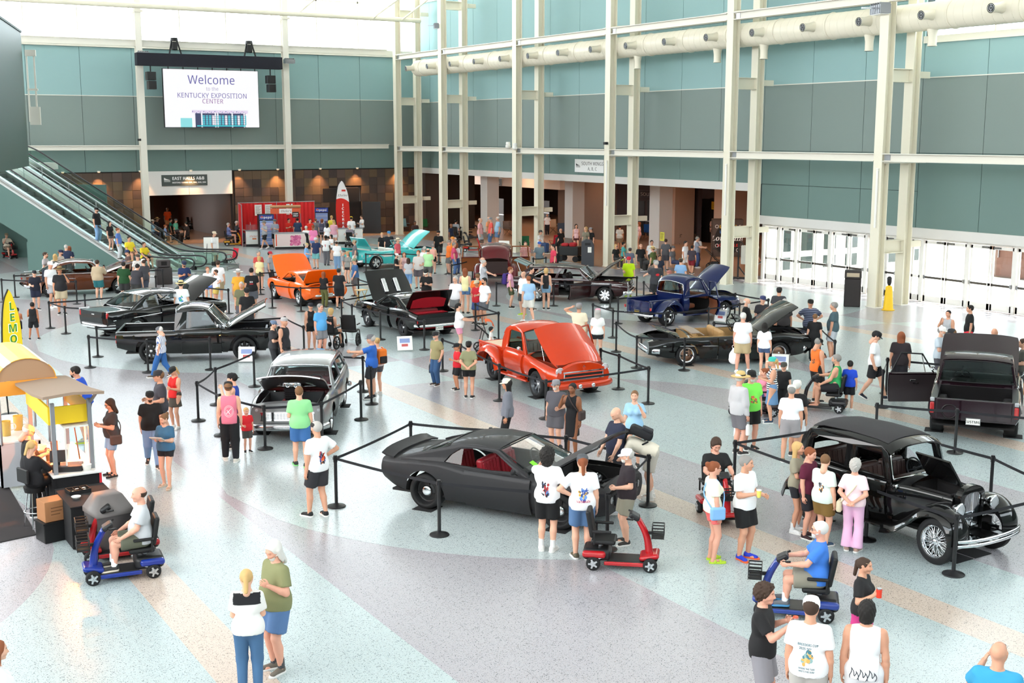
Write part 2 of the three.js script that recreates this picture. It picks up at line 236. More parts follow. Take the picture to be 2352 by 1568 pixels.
// ---------------------------------------------------------------- glass doors of the south side
const XD = 41.6, DOORWHITE = M(0xe6e4df, 0.4);
const zAt = u => onX(u, 600, XD).z;
const frameDoors = structGroup('door_frame');
part('header', span(XD - 0.08, XD + 0.1, 2.6, 2.75, -45, -14), DOORWHITE, frameDoors);
for (const u of [1754, 1790, 1830, 1908, 1991, 2032, 2065, 2090, 2120, 2225, 2335, 2440, 2560]) { const z = zAt(u); part('post', span(XD - 0.09, XD + 0.11, 0, 2.62, z - 0.07, z + 0.07), DOORWHITE, frameDoors); }
let doorNo = 0;
function leaf(u0, u1, hinge, fixed) {
  const a = zAt(u0) + 0.03, b = zAt(u1) - 0.03, d = structGroup('door_' + (++doorNo)), w = b - a; if (w < 0.2) return;
  part('leaf_frame', merge([span(XD - 0.025, XD + 0.025, 0.02, 2.58, a, a + 0.09), span(XD - 0.025, XD + 0.025, 0.02, 2.58, b - 0.09, b), span(XD - 0.025, XD + 0.025, 0.02, 0.28, a, b), span(XD - 0.025, XD + 0.025, 2.46, 2.58, a, b), span(XD - 0.025, XD + 0.025, 1.0, 1.1, a, b)]), DOORWHITE, d);
  part('pane', span(XD - 0.006, XD + 0.006, 1.1, 2.46, a + 0.09, b - 0.09), GLASS, d);
  part('pane', span(XD - 0.006, XD + 0.006, 0.28, 1.0, a + 0.09, b - 0.09), GLASS, d);
  if (!fixed) { part('push_bar', span(XD - 0.09, XD - 0.05, 1.02, 1.1, a + 0.12, b - 0.12), M(0x55504a, 0.4, 0.6), d); part('closer', span(XD - 0.09, XD - 0.03, 2.5, 2.56, hinge ? a + 0.1 : b - 0.4, hinge ? a + 0.4 : b - 0.1), M(0x6b6a68, 0.5, 0.3), d); part('lever', span(XD - 0.1, XD - 0.03, 0.98, 1.14, hinge ? b - 0.1 : a + 0.02, hinge ? b - 0.02 : a + 0.1), STEEL, d); }
}
leaf(1757, 1787, 0, 1); leaf(1793, 1827, 0); leaf(1833, 1870, 0); leaf(1870, 1905, 1); leaf(1911, 1950, 0); leaf(1950, 1988, 1); leaf(1994, 2030, 0); leaf(2034, 2063, 1); leaf(2067, 2088, 0, 1); leaf(2093, 2117, 0, 1); leaf(2123, 2172, 0); leaf(2172, 2222, 1); leaf(2228, 2278, 0); leaf(2278, 2332, 1); leaf(2338, 2386, 0); leaf(2386, 2437, 1);
// outside: the forecourt and the buildings across it
const court = structGroup('wall_forecourt');
part('brown_facade', span(52, 52.3, 0, 3.6, -40, -14), M(0x8f7468, 0.7), court);
for (let z = -39.5; z < -16; z += 1.25) { part('brown_door', span(51.9, 52, 0.1, 2.5, z, z + 1.2), M(0x7a5142, 0.5), court); part('door_pull', span(51.8, 51.88, 1.0, 1.5, z + 0.12, z + 0.16), STEEL, court); }
for (let x = 42.6; x < 52; x += 1.55) for (const [y0, y1] of [[0.35, 0.95], [1.25, 2.5]]) part('dark_window', span(x, x + 0.8, y0, y1, -45, -45.06), M(0x2f3a38, 0.12), court);
part('paving', span(41.9, 62, 0.001, 0.012, -45, 14), M(0xd9d6d0, 0.8), court);
// ---------------------------------------------------------------- supply air duct along the south columns
const duct = thing('air_duct', 'long round cream air duct running behind the front columns above the doors', 'duct');
const CREAM = M(0xeae3cf, 0.45);
part('duct_tube', cyl(0.54, 0.54, 80, 39.25, 11.46, -37.2, 28, PI / 2), CREAM, duct);
part('duct_end', mv(lathe([[0, 0], [0.3, 0.06], [0.47, 0.2], [0.54, 0.45]], 28), 0, 0, 0, PI / 2).translate(39.25, 11.46, -77.6), CREAM, duct);
for (let i = 0; i < 25; i++) part('joint_ring', new THREE.TorusGeometry(0.55, 0.025, 6, 28).translate(39.25, 11.46, -76.2 + i * 3.13), CREAM, duct);
{ const ribs = []; for (let z = -77; z < 2; z += 0.42) ribs.push(new THREE.TorusGeometry(0.541, 0.006, 4, 24).translate(39.25, 11.46, z)); part('spiral_rib', merge(ribs), CREAM, duct).userData.kind = 'stuff'; }
const noz = merge([lathe([[0.24, 0], [0.2, 0.12], [0.17, 0.3], [0.17, 0.62], [0.19, 0.66], [0.17, 0.68]], 18)]), grille = merge([new THREE.TorusGeometry(0.13, 0.012, 4, 18).rotateX(PI / 2), new THREE.TorusGeometry(0.07, 0.012, 4, 14).rotateX(PI / 2), box(0.3, 0.012, 0.012)]), bore = cyl(0.16, 0.16, 0.02, 0, 0, 0, 18);
function nozzle(z, down) { const p = part('nozzle', noz.clone(), CREAM, duct); p.position.set(39.25 + (down ? 0 : -0.44), 11.46 - (down ? 0.46 : 0), z); p.rotation.set(down ? PI : 0, 0, down ? 0 : PI / 2 + 0.08); part('nozzle_bore', bore.clone().translate(0, 0.64, 0), BLACK, p); part('nozzle_grille', grille.clone().translate(0, 0.67, 0), STEEL, p); }
for (let i = 0; i < 22; i++) nozzle(-76.9 + i * 3.13);
for (const [u, v] of [[1465, 135], [1648, 118], [1755, 110], [1997, 90], [2142, 80]]) nozzle(onX(u, v, 39.25).z, true);
// ---------------------------------------------------------------- big screen on its truss
const scr = print(1024, 606, (x, w, h) => { x.fillStyle = '#fdfdff'; x.fillRect(0, 0, w, h); const g = '#6b66a8';
  words(x, 'Welcome', 124, w * 0.5, h * 0.175, g); words(x, 'to the', 52, w * 0.505, h * 0.33, '#b3a9cc'); words(x, 'KENTUCKY EXPOSITION', 72, w * 0.505, h * 0.445, '#7a6fae'); words(x, 'CENTER', 66, w * 0.505, h * 0.545, '#9a6fa6');
  x.fillStyle = '#8fe0e4'; x.fillRect(w * 0.16, h * 0.84, w * 0.12, h * 0.16); x.fillStyle = '#3f4668'; x.fillRect(w * 0.3, h * 0.74, w * 0.55, h * 0.26);
  x.fillStyle = '#e7dcf2'; x.fillRect(w * 0.28, h * 0.7, w * 0.6, h * 0.055); for (let i = 0; i < 30; i++) { x.fillStyle = i % 2 ? '#c9a7cf' : '#7d7aa5'; x.fillRect(w * (0.285 + i * 0.0195), h * (0.715 + (i % 3) * 0.012), 9, 12); }
  for (let i = 0; i < 14; i++) { x.fillStyle = i % 4 === 3 ? '#f6f4fb' : '#54bfd0'; x.fillRect(w * (0.39 + i * 0.034), h * 0.79, 26, h * 0.17); } x.fillStyle = '#f8f7fc'; for (const f of [0.3, 0.375, 0.52, 0.545, 0.7, 0.83]) x.fillRect(w * f, h * 0.74, 15, h * 0.26); x.fillStyle = '#3d4263'; for (let k = 0; k < 5; k++) x.fillRect(w * 0.39, h * (0.81 + k * 0.033), w * 0.46, 3); x.fillStyle = '#2fc6cf'; x.fillRect(w * 0.33, h * 0.965, w * 0.52, h * 0.02); });
const screen = thing('video_screen', 'large lit video screen reading Welcome to the Kentucky Exposition Center', 'screen');
part('screen_case', span(22.35, 28.65, 7.42, 11.12, -79.75, -79.6), BLACK, screen);
part('screen_face', plate(6.24, 3.64, 25.5, 9.27, -79.58), M(0x111111, 0.5, 0, { emissive: 0xffffff, emissiveMap: scr, emissiveIntensity: 1.25 }), screen);
const scrLight = new THREE.RectAreaLight(0xeef0ff, 1.2, 6.2, 3.6); scrLight.position.set(25.5, 9.27, -79.5); scrLight.lookAt(25.5, 9.27, -60); scene.add(scrLight);
const truss = thing('lighting_truss', 'black draped truss hanging above the video screen', 'truss');
part('drape', rbox(9.5, 0.78, 0.6, 0.03, 25.4, 11.62, -79.3), M(0x1b1c26, 0.9), truss);
for (const x of [23.1, 28.0]) { part('chain_motor', merge([rbox(0.34, 0.5, 0.34, 0.05, x, 12.5, -79.3), cyl(0.22, 0.26, 0.2, x, 12.9, -79.3, 12), box(0.08, 0.9, 0.08, x + 0.3, 12.4, -79.3, 0, 0, 0.3), box(0.08, 0.9, 0.08, x - 0.25, 12.4, -79.3, 0, 0, -0.2)]), BLACK, truss); part('chain', cyl(0.02, 0.02, 8, x, 16.9, -79.3, 6), STEEL, truss); }
for (let i = 0; i < 7; i++) part('hanger_bar', box(0.05, 0.25, 0.05, 22.7 + i * 0.95, 11.2, -79.5), BLACK, truss);
for (const [x, y, w] of [[21.5, 10.34, 'left'], [29.35, 10.3, 'right']]) { const s = thing('loudspeaker', `black loudspeaker hanging from the truss at the ${w} edge of the video screen`, 'speaker', V(x, y, -79.2)); part('cabinet', merge([rbox(0.56, 0.52, 0.5, 0.03, 0, 0.26, 0), rbox(0.5, 0.52, 0.5, 0.03, 0.03, -0.3, 0.02)]), BLACKPLASTIC, s); part('grille', merge([box(0.46, 0.42, 0.02, 0, 0.26, 0.26), box(0.42, 0.42, 0.02, 0.03, -0.3, 0.28)]), BLACK, s); part('hanger', box(0.06, 0.5, 0.06, 0, 0.75, 0), BLACK, s); }
function floodlight(p, ry, label, s = 1) { const f = thing('floodlight', label, 'floodlight', p, ry); part('lamp_head', merge([box(0.7 * s, 0.26 * s, 0.34 * s, 0, 0, 0), ...[0, 1, 2, 3, 4].map(i => box(0.02, 0.32 * s, 0.36 * s, (-0.28 + i * 0.14) * s, 0.04, 0))]), M(0x8a8b8f, 0.4, 0.6), f); part('lens', box(0.62 * s, 0.02, 0.28 * s, 0, -0.14 * s, 0), M(0xdfe3e6, 0.1), f); part('bracket', box(0.06, 0.06, 0.5 * s, 0, 0.05, -0.35 * s), STEEL, f); }
floodlight(V(21.2, 11.95, -79.6), 0, 'grey finned floodlight on the column left of the video screen'); floodlight(V(30.85, 11.8, -79.6), 0, 'grey finned floodlight on the column right of the video screen'); floodlight(onX(1003, 61, 38.3), 1.2, 'grey floodlight clamped to the column nearest the corner'); floodlight(onX(2022, 22, 38.2), 1.2, 'large grey floodlight on the tall column above the black bin', 1.3);
for (const [u, v, w] of [[1167, 334, 'left'], [1183, 337, 'right']]) { const p = onX(u, v, 38.15), c = thing('dome_camera', `white dome camera on the girder, ${w} one of a pair`, 'camera', p); part('dome', ball(0.16, 0, -0.05, 0, 1, 1, 1), WHITE, c); part('mount', cyl(0.12, 0.14, 0.14, 0, 0.14, 0, 14), WHITE, c); }
for (const [p, w] of [[onZ(320, 321, ZE + 1.5), 'on the white column left of the screen'], [onX(1391, 329, 38.15), 'on the column right of the South Wings sign']]) { const c = thing('security_camera', 'small black security camera ' + w, 'camera', p); part('body', rbox(0.2, 0.14, 0.2, 0.03), BLACKPLASTIC, c); part('bracket', box(0.06, 0.06, 0.16, 0.1, 0.02, -0.05), STEEL, c); }
// ---------------------------------------------------------------- signs
function mark(x, X, Y, s, c) { x.fillStyle = c; x.beginPath(); x.moveTo(X, Y); x.lineTo(X + s * 0.5, Y + s * 0.3); x.lineTo(X + s * 1.5, Y + s * 0.6); x.lineTo(X, Y + s * 0.6); x.fill(); for (let i = 0; i < 5; i++) x.fillRect(X, Y + s * (0.68 + i * 0.08), s * 1.5, s * 0.035); }
function board(name, label, w, h, at, ry, tex, back = M(0xdddddd, 0.5), d = 0.05) { const s = thing(name, label, 'sign', at, ry); part('panel', box(w, h, d), back, s); part('lettering', plate(w, h, 0, 0, d / 2 + 0.004), M(0xffffff, 0.55, 0, { map: tex }), s); return s; }
board('hall_sign', 'long grey sign reading East Halls A and B over the portal', 3.05, 0.72, V(23.95, 4.02, ZE + 0.06), 0, print(900, 212, (x, w, h) => { mark(x, 50, 50, 80, '#fff'); words(x, 'EAST HALLS A&B', 82, 205, 70, '#fff', 'sans-serif', 'bold', 'left'); words(x, 'MEETING ROOMS EH1, EH2, EH3, EH4', 38, 205, 150, '#fff', 'sans-serif', 'bold', 'left'); }, '#49524f'));
{ const a = onX(1323, 380, XS), b = onX(1389, 380, XS), y1 = onX(1355, 366, XS).y, y0 = onX(1355, 396, XS).y;
  board('hall_sign', 'white sign reading South Wings A, B, C on the teal wall', Math.abs(b.z - a.z), y1 - y0, V(XS - 0.06, (y0 + y1) / 2, (a.z + b.z) / 2), -PI / 2, print(760, 250, (x, w, h) => { mark(x, 35, 80, 75, '#333'); words(x, 'SOUTH WINGS', 88, 470, 80, '#222'); words(x, 'A, B, C', 84, 470, 180, '#222'); }, '#f1f1f0')); }
const bs = [[1030, 1084, 409, 426, 'ELEVATORS', 'dark sign reading elevators on the white bulkhead'], [1104, 1153, 408, 423, 'RESTROOMS', 'dark sign reading restrooms beside the first white pillar']];
for (const [u0, u1, v0, v1, s, l] of bs) { const a = onX(u0, 417, 47.4), b = onX(u1, 417, 47.4), y1 = onX(u0, v0, 47.4).y, y0 = onX(u0, v1, 47.4).y; board('hall_sign', l, Math.abs(a.z - b.z), y1 - y0, V(47.42, (y0 + y1) / 2, (a.z + b.z) / 2), -PI / 2, print(512, 128, (x) => { mark(x, 30, 34, 50, '#ddd'); words(x, s, 58, 130, 78, '#ddd', 'sans-serif', '', 'left'); words(x, 'FIRST WING A', 26, 130, 28, '#aaa', 'sans-serif', '', 'left'); }, '#3f4442')); }
for (const [u0, u1, v, l] of [[1450, 1560, 442, 'dark sign reading South Wing A behind the bright white pillar'], [1668, 1770, 440, 'dark sign reading South Wing B above the black doors']]) { const a = onX(u0, v, 52.9), b = onX(u1, v, 52.9); board('hall_sign', l, Math.abs(a.z - b.z), 0.5, V(52.95, a.y - 0.05, (a.z + b.z) / 2), -PI / 2, print(640, 100, (x) => { mark(x, 40, 28, 34, '#d8c8c0'); words(x, l.includes('A b') ? 'SOUTH WING A' : 'SOUTH WING B', 62, 125, 52, '#efe6e0', 'sans-serif', '', 'left'); }, '#4a4346')); }
{ const a = onX(1315, 452, 51.9); board('hall_sign', 'orange letters on the dark wall behind the second pillar', 3.4, 1.5, V(51.95, a.y - 0.3, a.z), -PI / 2, print(680, 300, (x) => { words(x, 'W      ISON', 88, 340, 80, '#d88a3c'); words(x, 'HA      L', 64, 340, 200, '#b9a9a0'); }, '#4c4448')); }
// downlights over the stone wall: a lit lens and a lamp each
[16.2, 18.4, 21.0, 24.3, 27.6, 30.3, 33.4, 36.2, 39.4].forEach((x, i) => { const d = thing('downlight', 'small round downlight at the top of the brown stone wall', 'light', V(x, 4.62, ZE + 0.42), 0, 'downlights above the brown stone wall'); part('can', cyl(0.1, 0.1, 0.08, 0, 0.05, 0, 14), FRAME, d); part('lamp_lens', cyl(0.07, 0.07, 0.02, 0, 0.0, 0, 14), M(0x222222, 0.4, 0, { emissive: 0xffc890, emissiveIntensity: 4 }), d); const l = new THREE.SpotLight(0xffb878, 46, 6, 0.75, 0.7, 2); l.position.set(x, 4.58, ZE + 0.42); l.target.position.set(x, 0, ZE + 0.1); l.castShadow = true; l.shadow.radius = 2; scene.add(l, l.target); });
// unseen ceiling lamps added to brighten the concourse and the portal
[[46, -76], [46, -68], [46, -59], [46, -51], [54, -56], [54, -49], [54, -66], [51, -80], [24.3, -86]].forEach(([x, z]) => { const y = z < -85 ? 3.04 : 4.48, d = thing('added_ceiling_light', 'added warm ceiling light panel to brighten the dark interior', 'light', V(x, y, z), 0, 'added light panels brightening the interior'); part('light_frame', box(1.3, 0.04, 1.3, 0, 0.01, 0), FRAME, d); part('diffuser', box(1.16, 0.02, 1.16, 0, -0.02, 0), M(0x333333, 0.5, 0, { emissive: 0xffdcb8, emissiveIntensity: 2.5 }), d); const l = new THREE.RectAreaLight(0xffc9a0, z < -85 ? 5 : 26, 1.16, 1.16); l.position.set(x, y - 0.05, z); l.lookAt(x, 0, z); scene.add(l); });
// rooms and door openings of the concourse
const rooms = structGroup('door_opening');
for (const [u0, u1, v0, X] of [[1031, 1046, 458, 47.9], [1142, 1158, 455, 47.9], [1247, 1263, 460, 51.9], [1460, 1482, 460, 52.9], [1488, 1500, 460, 52.9], [1575, 1598, 458, 52.6], [1607, 1632, 455, 52.9], [1633, 1655, 455, 52.9], [1680, 1706, 455, 52.9]]) { const a = onX(u0, v0, X), b = onX(u1, v0, X); part('black_door', span(X - 0.05, X, 0, a.y, a.z, b.z), M(0x151314, 0.45), rooms); part('door_bar', span(X - 0.12, X - 0.08, 1.0, 1.06, a.z - 0.1, b.z + 0.1), STEEL, rooms); }
part('exit_room', merge([span(33.6, 36.6, 0, 3.3, ZE - 3, ZE - 3.2)]), M(0x3a2f2a, 0.9), rooms);
part('exit_header', span(33.7, 36.5, 2.3, 3.25, ZE + 0.05, ZE - 0.1), M(0x1d1a1c, 0.6), rooms);
part('exit_leaf', merge([span(35.2, 36.6, 0.05, 2.3, ZE - 0.1, ZE - 0.02)]), M(0x191618, 0.35), rooms);
part('exit_leaf', box(1.3, 2.25, 0.06, 37.2, 1.15, ZE + 0.5, 0, -0.5), M(0x191618, 0.35), rooms);
{ const p = onZ(783, 454, ZE + 0.1); board('door_sign', 'small white sign with a black 1 above the exit doors', 0.64, 0.37, V(p.x, p.y, ZE + 0.14), 0, print(256, 150, (x) => { words(x, '1', 90, 200, 78, '#222', 'sans-serif', 'bold'); for (let i = 0; i < 4; i++) { x.fillStyle = '#aaa'; x.fillRect(24, 36 + i * 24, 110, 6); } }, '#f4f2ee')); }
// ---------------------------------------------------------------- escalators and stairs, running up to the left at 45 degrees
const ESC = V(17.8, 0, -59.5), ETURN = 135 * RAD, SL = Math.tan(30 * RAD), S0 = 2.7;
const rise = s => clamp((s - S0) * SL, 0, 5.4);
const GREENWALL = M(0x54706a, 0.75);
const onStairs = (s, z, h = 0) => V(s, h, z).applyAxisAngle(V(0, 1, 0), ETURN).add(ESC);
const sEnd = 13.2;
const path = (dy, n = 26, s0 = 0, s1 = sEnd) => Array.from({ length: n + 1 }, (_, i) => { const s = lerp(s0, s1, i / n); return [s, rise(s) + dy]; });
function escalator(label, z0) {
  const e = thing('escalator', label, 'escalator', ESC.clone(), ETURN), zc = z0 + 0.72;
  for (let i = 0; i < 25; i++) { const s = S0 - 0.8 + i * 0.4; if (s > 12.6) break; const y = Math.max(0.06, rise(s + 0.2)); const st = part('step', box(0.4, 0.24, 0.96, s + 0.2, y - 0.1, zc), M(0x77797c, 0.4, 0.7), e); part('yellow_edge', merge([box(0.39, 0.012, 0.05, s + 0.2, y + 0.024, zc - 0.45), box(0.02, 0.2, 0.06, s + 0.005, y - 0.1, zc - 0.4)]), M(0xc9b21c, 0.5), st); }
  part('comb_plate', box(1.5, 0.05, 1.1, 1.0, 0.03, zc), STEEL, e);
  for (const k of [-1, 1]) {
    const z = zc + k * 0.62;
    part('balustrade_glass', extrude([...path(0.25, 20, 0.15, sEnd), ...path(0.92, 20, 0.35, sEnd).reverse()], 0.012).translate(0, 0, z), CLEAR_GREEN, e);
    part('skirt', extrude([...path(-0.12), ...path(0.2).reverse()], 0.1).translate(0, 0, z - 0.05), M(0xa9a8a4, 0.35, 0.8), e);
    part('deck', extrude([...path(0.2), ...path(0.26).reverse()], 0.24).translate(0, 0, z - 0.12), STEEL, e);
    const nose = [[0.62, 0.42], [0.35, 0.46], [0.12, 0.58], [0.05, 0.76], [0.16, 0.92], [0.45, 0.98], [1.2, 0.98], [2.2, 0.99]];
    part('handrail', pipe([...nose.map(p => V(p[0], p[1], z)), ...path(0.98, 12, 3.0, sEnd).map(p => V(p[0], p[1], z))], 0.042, 8, false, 60), M(0x17181c, 0.35), e);
    part('inlet_box', box(0.2, 0.22, 0.2, 0.75, 0.35, z), BLACK, e);
  }
  return e;
}
escalator('escalator nearest the copper coupe, with people riding down', 0.1);
escalator('far escalator beside the easel, steps empty', 3.5);
// flank: the green wall under the near escalator, open at its high end
const under = structGroup('wall_escalator');
part('flank', extrude([[0.4, 0], [9.15, 0], [9.15, 1.75], [12.4, 3.5], [sEnd + 4, 3.5], [sEnd + 4, 5.3], ...path(0.02, 20, 0.4, sEnd).reverse()], 0.12).rotateY(0).translate(0, 0, -0.02), GREENWALL, under);
part('back_wall', span(9.2, sEnd + 5, 0, 4.2, 7.4, 7.5), GREENWALL, under);
part('inner_wall', merge([span(9.15, 9.3, 0, 1.6, 0.1, 7.4)]), GREENWALL, under);
part('soffit', extrude([...path(-0.6, 12, 5, sEnd), ...path(-0.7, 12, 5, sEnd).reverse()], 5).translate(0, 0, 0.1), GREENWALL, under);
part('edge_trim', extrude([...path(0.02, 20, 0.4), ...path(0.1, 20, 0.4).reverse()], 0.16).translate(0, 0, -0.06), M(0xd9dbda, 0.3, 0.6), under);
part('mezzanine_slab', span(sEnd, 30, 5.0, 5.38, -3, 9), CONC, under);
under.position.copy(ESC); under.rotation.y = ETURN;
const stairs = thing('staircase', 'pale stone stairs with steel handrails between the two escalators', 'stairs', ESC.clone(), ETURN);
for (let i = 0; i < 32; i++) { const land = i > 15 ? 1.2 : 0, s = S0 + i * 0.28 + land, y = (i + 1) * 0.164; if (y > 5.35) break; part('stair_step', box(0.3, 0.18, 1.55, s + 0.15, y - 0.09, 2.5), M(0xd6d3cc, 0.7), stairs); if (i === 15) part('landing', box(1.3, 0.16, 1.55, s + 0.95, y - 0.09, 2.5), M(0xdcd9d2, 0.7), stairs); }
for (const z of [1.72, 3.28]) {
  part('stringer', extrude([...path(-0.35, 20, 2.2), ...path(0.1, 20, 2.2).reverse()], 0.06).translate(0, 0, z), M(0xd7d8d8, 0.4, 0.4), stairs);
  const rail = part('handrail', pipe([V(1.6, 0.55, z), V(1.75, 0.92, z), ...path(0.92, 10, 2.6, sEnd).map(p => V(p[0], p[1], z))], 0.03, 7), STEEL, stairs);
  part('mid_rail', merge([0.3, 0.6].map(d => pipe(path(d, 10, 2.6, sEnd).map(p => V(p[0], p[1], z)), 0.02, 6))), STEEL, rail);
  for (let s = 2.6; s < sEnd; s += 1.55) part('baluster', cyl(0.022, 0.022, 0.95, s, rise(s) + 0.45, z, 7), STEEL, stairs);
}
// the dark glass end wall at the left edge and the white lamp frame on it
const tower = structGroup('wall_left_glass', V(11.7, 0, -66.4), -16 * RAD);
part('green_glass', span(-0.3, 0, 5.4, 12.0, 0, 14), M(0x2f5049, 0.45), tower);
part('roof_edge', span(-0.5, 0.05, 11.95, 12.05, 0, 14), M(0x3b5650, 0.6), tower);
part('white_frame', merge([box(0.5, 0.3, 0.3, 0.35, 11.0, -0.4), box(0.08, 3.4, 0.1, 0.15, 9.3, -0.4), box(0.08, 3.4, 0.1, 0.5, 9.3, -0.4), box(0.5, 0.1, 0.2, 0.35, 9.2, -0.4), box(0.5, 0.9, 0.3, 0.4, 7.9, -0.4)]), FRAME, tower);
// ---------------------------------------------------------------- people: each body is one smooth surface around its bones
function surface(prims, cell, cuts = [], warp) {                     // prims: {a, b, ra, rb, n, f, k, end}; cuts: [nx, ny, nz, d] keeps n.p < d
  let lo = [9, 9, 9], hi = [-9, -9, -9];
  for (const p of prims) { const r = Math.max(p.ra, p.rb) * Math.max(1, p.f ?? 1) + cell; for (let i = 0; i < 3; i++) { lo[i] = Math.min(lo[i], p.a[i] - r, p.b[i] - r); hi[i] = Math.max(hi[i], p.a[i] + r, p.b[i] + r); } }
  const o = lo.map(x => x - cell * 1.5), N = [0, 1, 2].map(i => Math.ceil((hi[i] - lo[i]) / cell) + 4), [nx, ny, nz] = N, F = new Float32Array(nx * ny * nz).fill(1);
  for (const p of prims) {
    const k = p.k ?? 0.03, m = Math.max(p.ra, p.rb) * Math.max(1, p.f ?? 1) + k + cell * 2, A = p.a, ab = [0, 1, 2].map(i => p.b[i] - A[i]), L2 = ab[0] ** 2 + ab[1] ** 2 + ab[2] ** 2 || 1e-9, L = Math.sqrt(L2), n = p.n, f = p.f ?? 1;
    const i0 = [0, 1, 2].map(i => Math.max(0, Math.floor((Math.min(A[i], p.b[i]) - m - o[i]) / cell))), i1 = [0, 1, 2].map(i => Math.min(N[i] - 1, Math.ceil((Math.max(A[i], p.b[i]) + m - o[i]) / cell)));
    for (let z = i0[2]; z <= i1[2]; z++) for (let y = i0[1]; y <= i1[1]; y++) for (let x = i0[0], q = (z * ny + y) * nx + i0[0]; x <= i1[0]; x++, q++) {
      let dx = o[0] + x * cell - A[0], dy = o[1] + y * cell - A[1], dz = o[2] + z * cell - A[2];
      if (n) { const t = dx * n[0] + dy * n[1] + dz * n[2], s = t / f - t; dx += n[0] * s; dy += n[1] * s; dz += n[2] * s; }
      const raw = (dx * ab[0] + dy * ab[1] + dz * ab[2]) / L2, t = raw < 0 ? 0 : raw > 1 ? 1 : raw;
      const ex = dx - ab[0] * t, ey = dy - ab[1] * t, ez = dz - ab[2] * t; let d = (Math.sqrt(ex * ex + ey * ey + ez * ez) - (p.ra + (p.rb - p.ra) * t)) * (f < 1 ? f : 1);
      if (p.end && raw > 1) d = Math.max(d, (raw - 1) * L);
      const g = F[q], h = k - Math.abs(g - d); F[q] = Math.min(g, d) - (h > 0 ? h * h / (4 * k) : 0);
    }
  }
  if (cuts.length || warp) for (let z = 0, q = 0; z < nz; z++) for (let y = 0; y < ny; y++) for (let x = 0; x < nx; x++, q++) { const X = o[0] + x * cell, Y = o[1] + y * cell, Z = o[2] + z * cell; if (warp) F[q] += warp(X, Y, Z); for (const c of cuts) { const d = c[0] * X + c[1] * Y + c[2] * Z - c[3]; if (d > F[q]) F[q] = d; } }
  const id = new Int32Array(nx * ny * nz).fill(-1), pos = [], idx = [], S = [1, nx, nx * ny], C = [0, 1, nx, nx + 1, nx * ny, nx * ny + 1, nx * ny + nx, nx * ny + nx + 1];
  for (let z = 0; z < nz - 1; z++) for (let y = 0; y < ny - 1; y++) for (let x = 0, q = (z * ny + y) * nx; x < nx - 1; x++, q++) {
    let mask = 0; for (let c = 0; c < 8; c++) if (F[q + C[c]] < 0) mask |= 1 << c; if (mask === 0 || mask === 255) continue;
    let sx = 0, sy = 0, sz = 0, n = 0;
    for (let e = 0; e < 12; e++) { const ax = e >> 2, r = e & 3, u = (ax + 1) % 3, w = (ax + 2) % 3, b = ((r & 1) << u) | ((r >> 1) << w), c = b | (1 << ax); if (((mask >> b) & 1) === ((mask >> c) & 1)) continue; const fa = F[q + C[b]], fb = F[q + C[c]], t = fa / (fa - fb); sx += (b & 1) + (ax === 0 ? t : 0); sy += ((b >> 1) & 1) + (ax === 1 ? t : 0); sz += ((b >> 2) & 1) + (ax === 2 ? t : 0); n++; }
    id[q] = pos.length / 3; pos.push(o[0] + (x + sx / n) * cell, o[1] + (y + sy / n) * cell, o[2] + (z + sz / n) * cell);
  }
  for (let z = 1; z < nz - 1; z++) for (let y = 1; y < ny - 1; y++) for (let x = 1, q = (z * ny + y) * nx + 1; x < nx - 1; x++, q++) for (let ax = 0; ax < 3; ax++) {
    const a = F[q] < 0, b = F[q + S[ax]] < 0; if (a === b) continue; const u = S[(ax + 1) % 3], w = S[(ax + 2) % 3], v0 = id[q - u - w], v1 = id[q - w], v2 = id[q], v3 = id[q - u]; if (v0 < 0 || v1 < 0 || v2 < 0 || v3 < 0) continue;
    if (a) idx.push(v0, v1, v2, v0, v2, v3); else idx.push(v0, v2, v1, v0, v3, v2);
  }
  const g = new THREE.BufferGeometry(); g.setAttribute('position', new THREE.Float32BufferAttribute(pos, 3)); g.setIndex(idx); g.computeVertexNormals(); return g;
}
const arr = v => [v.x, v.y, v.z], C3 = (a, b, ra, rb = ra, o = {}) => ({ a: arr(a), b: arr(b), ra, rb, ...o });
function planarUV(g) { const p = g.attributes.position, uv = new Float32Array(p.count * 2); for (let i = 0; i < p.count; i++) { uv[2 * i] = p.getX(i) + p.getZ(i) * 0.3; uv[2 * i + 1] = p.getY(i); } g.setAttribute('uv', new THREE.BufferAttribute(uv, 2)); return g; }
// arms: upper arm and forearm directions (outwards, up, forwards); legs: feet (outwards, forwards) left and right
const ARMS = { d: [[.16, -1, 0], [.06, -1, .16]], p: [[.3, -1, -.12], [-.2, -1, .3]], h: [[.8, -.75, -.25], [-.8, -.5, .35]], f: [[.12, -.95, .2], [-.35, .25, .9]], c: [[.12, -.95, .3], [-.9, .02, .5]], b: [[.3, -.95, -.3], [-.75, -.55, -.4]], u: [[.3, -.65, .6], [-.4, .9, .25]], n: [[.85, .5, .1], [-.75, .35, -.5]], r: [[.1, -.55, .8], [0, -.35, .95]], g: [[.2, -.7, .6], [-.15, -.12, 1]], k: [[.15, -.9, .4], [-.1, -.5, .85]], o: [[.25, -.3, .9], [0, 0, 1]], s: [[.15, -1, .05], [-.15, -.05, 1]], e: [[.3, -.9, .1], [-.3, .5, .8]], i: [[.15, -.95, .3], [0, -.85, .5]], j: [[.15, -.95, -.35], [0, -1, 0]], x: [[.95, -.3, .1], [.3, -.9, .2]], m: [[.25, -.75, .6], [-.35, .6, .7]] };
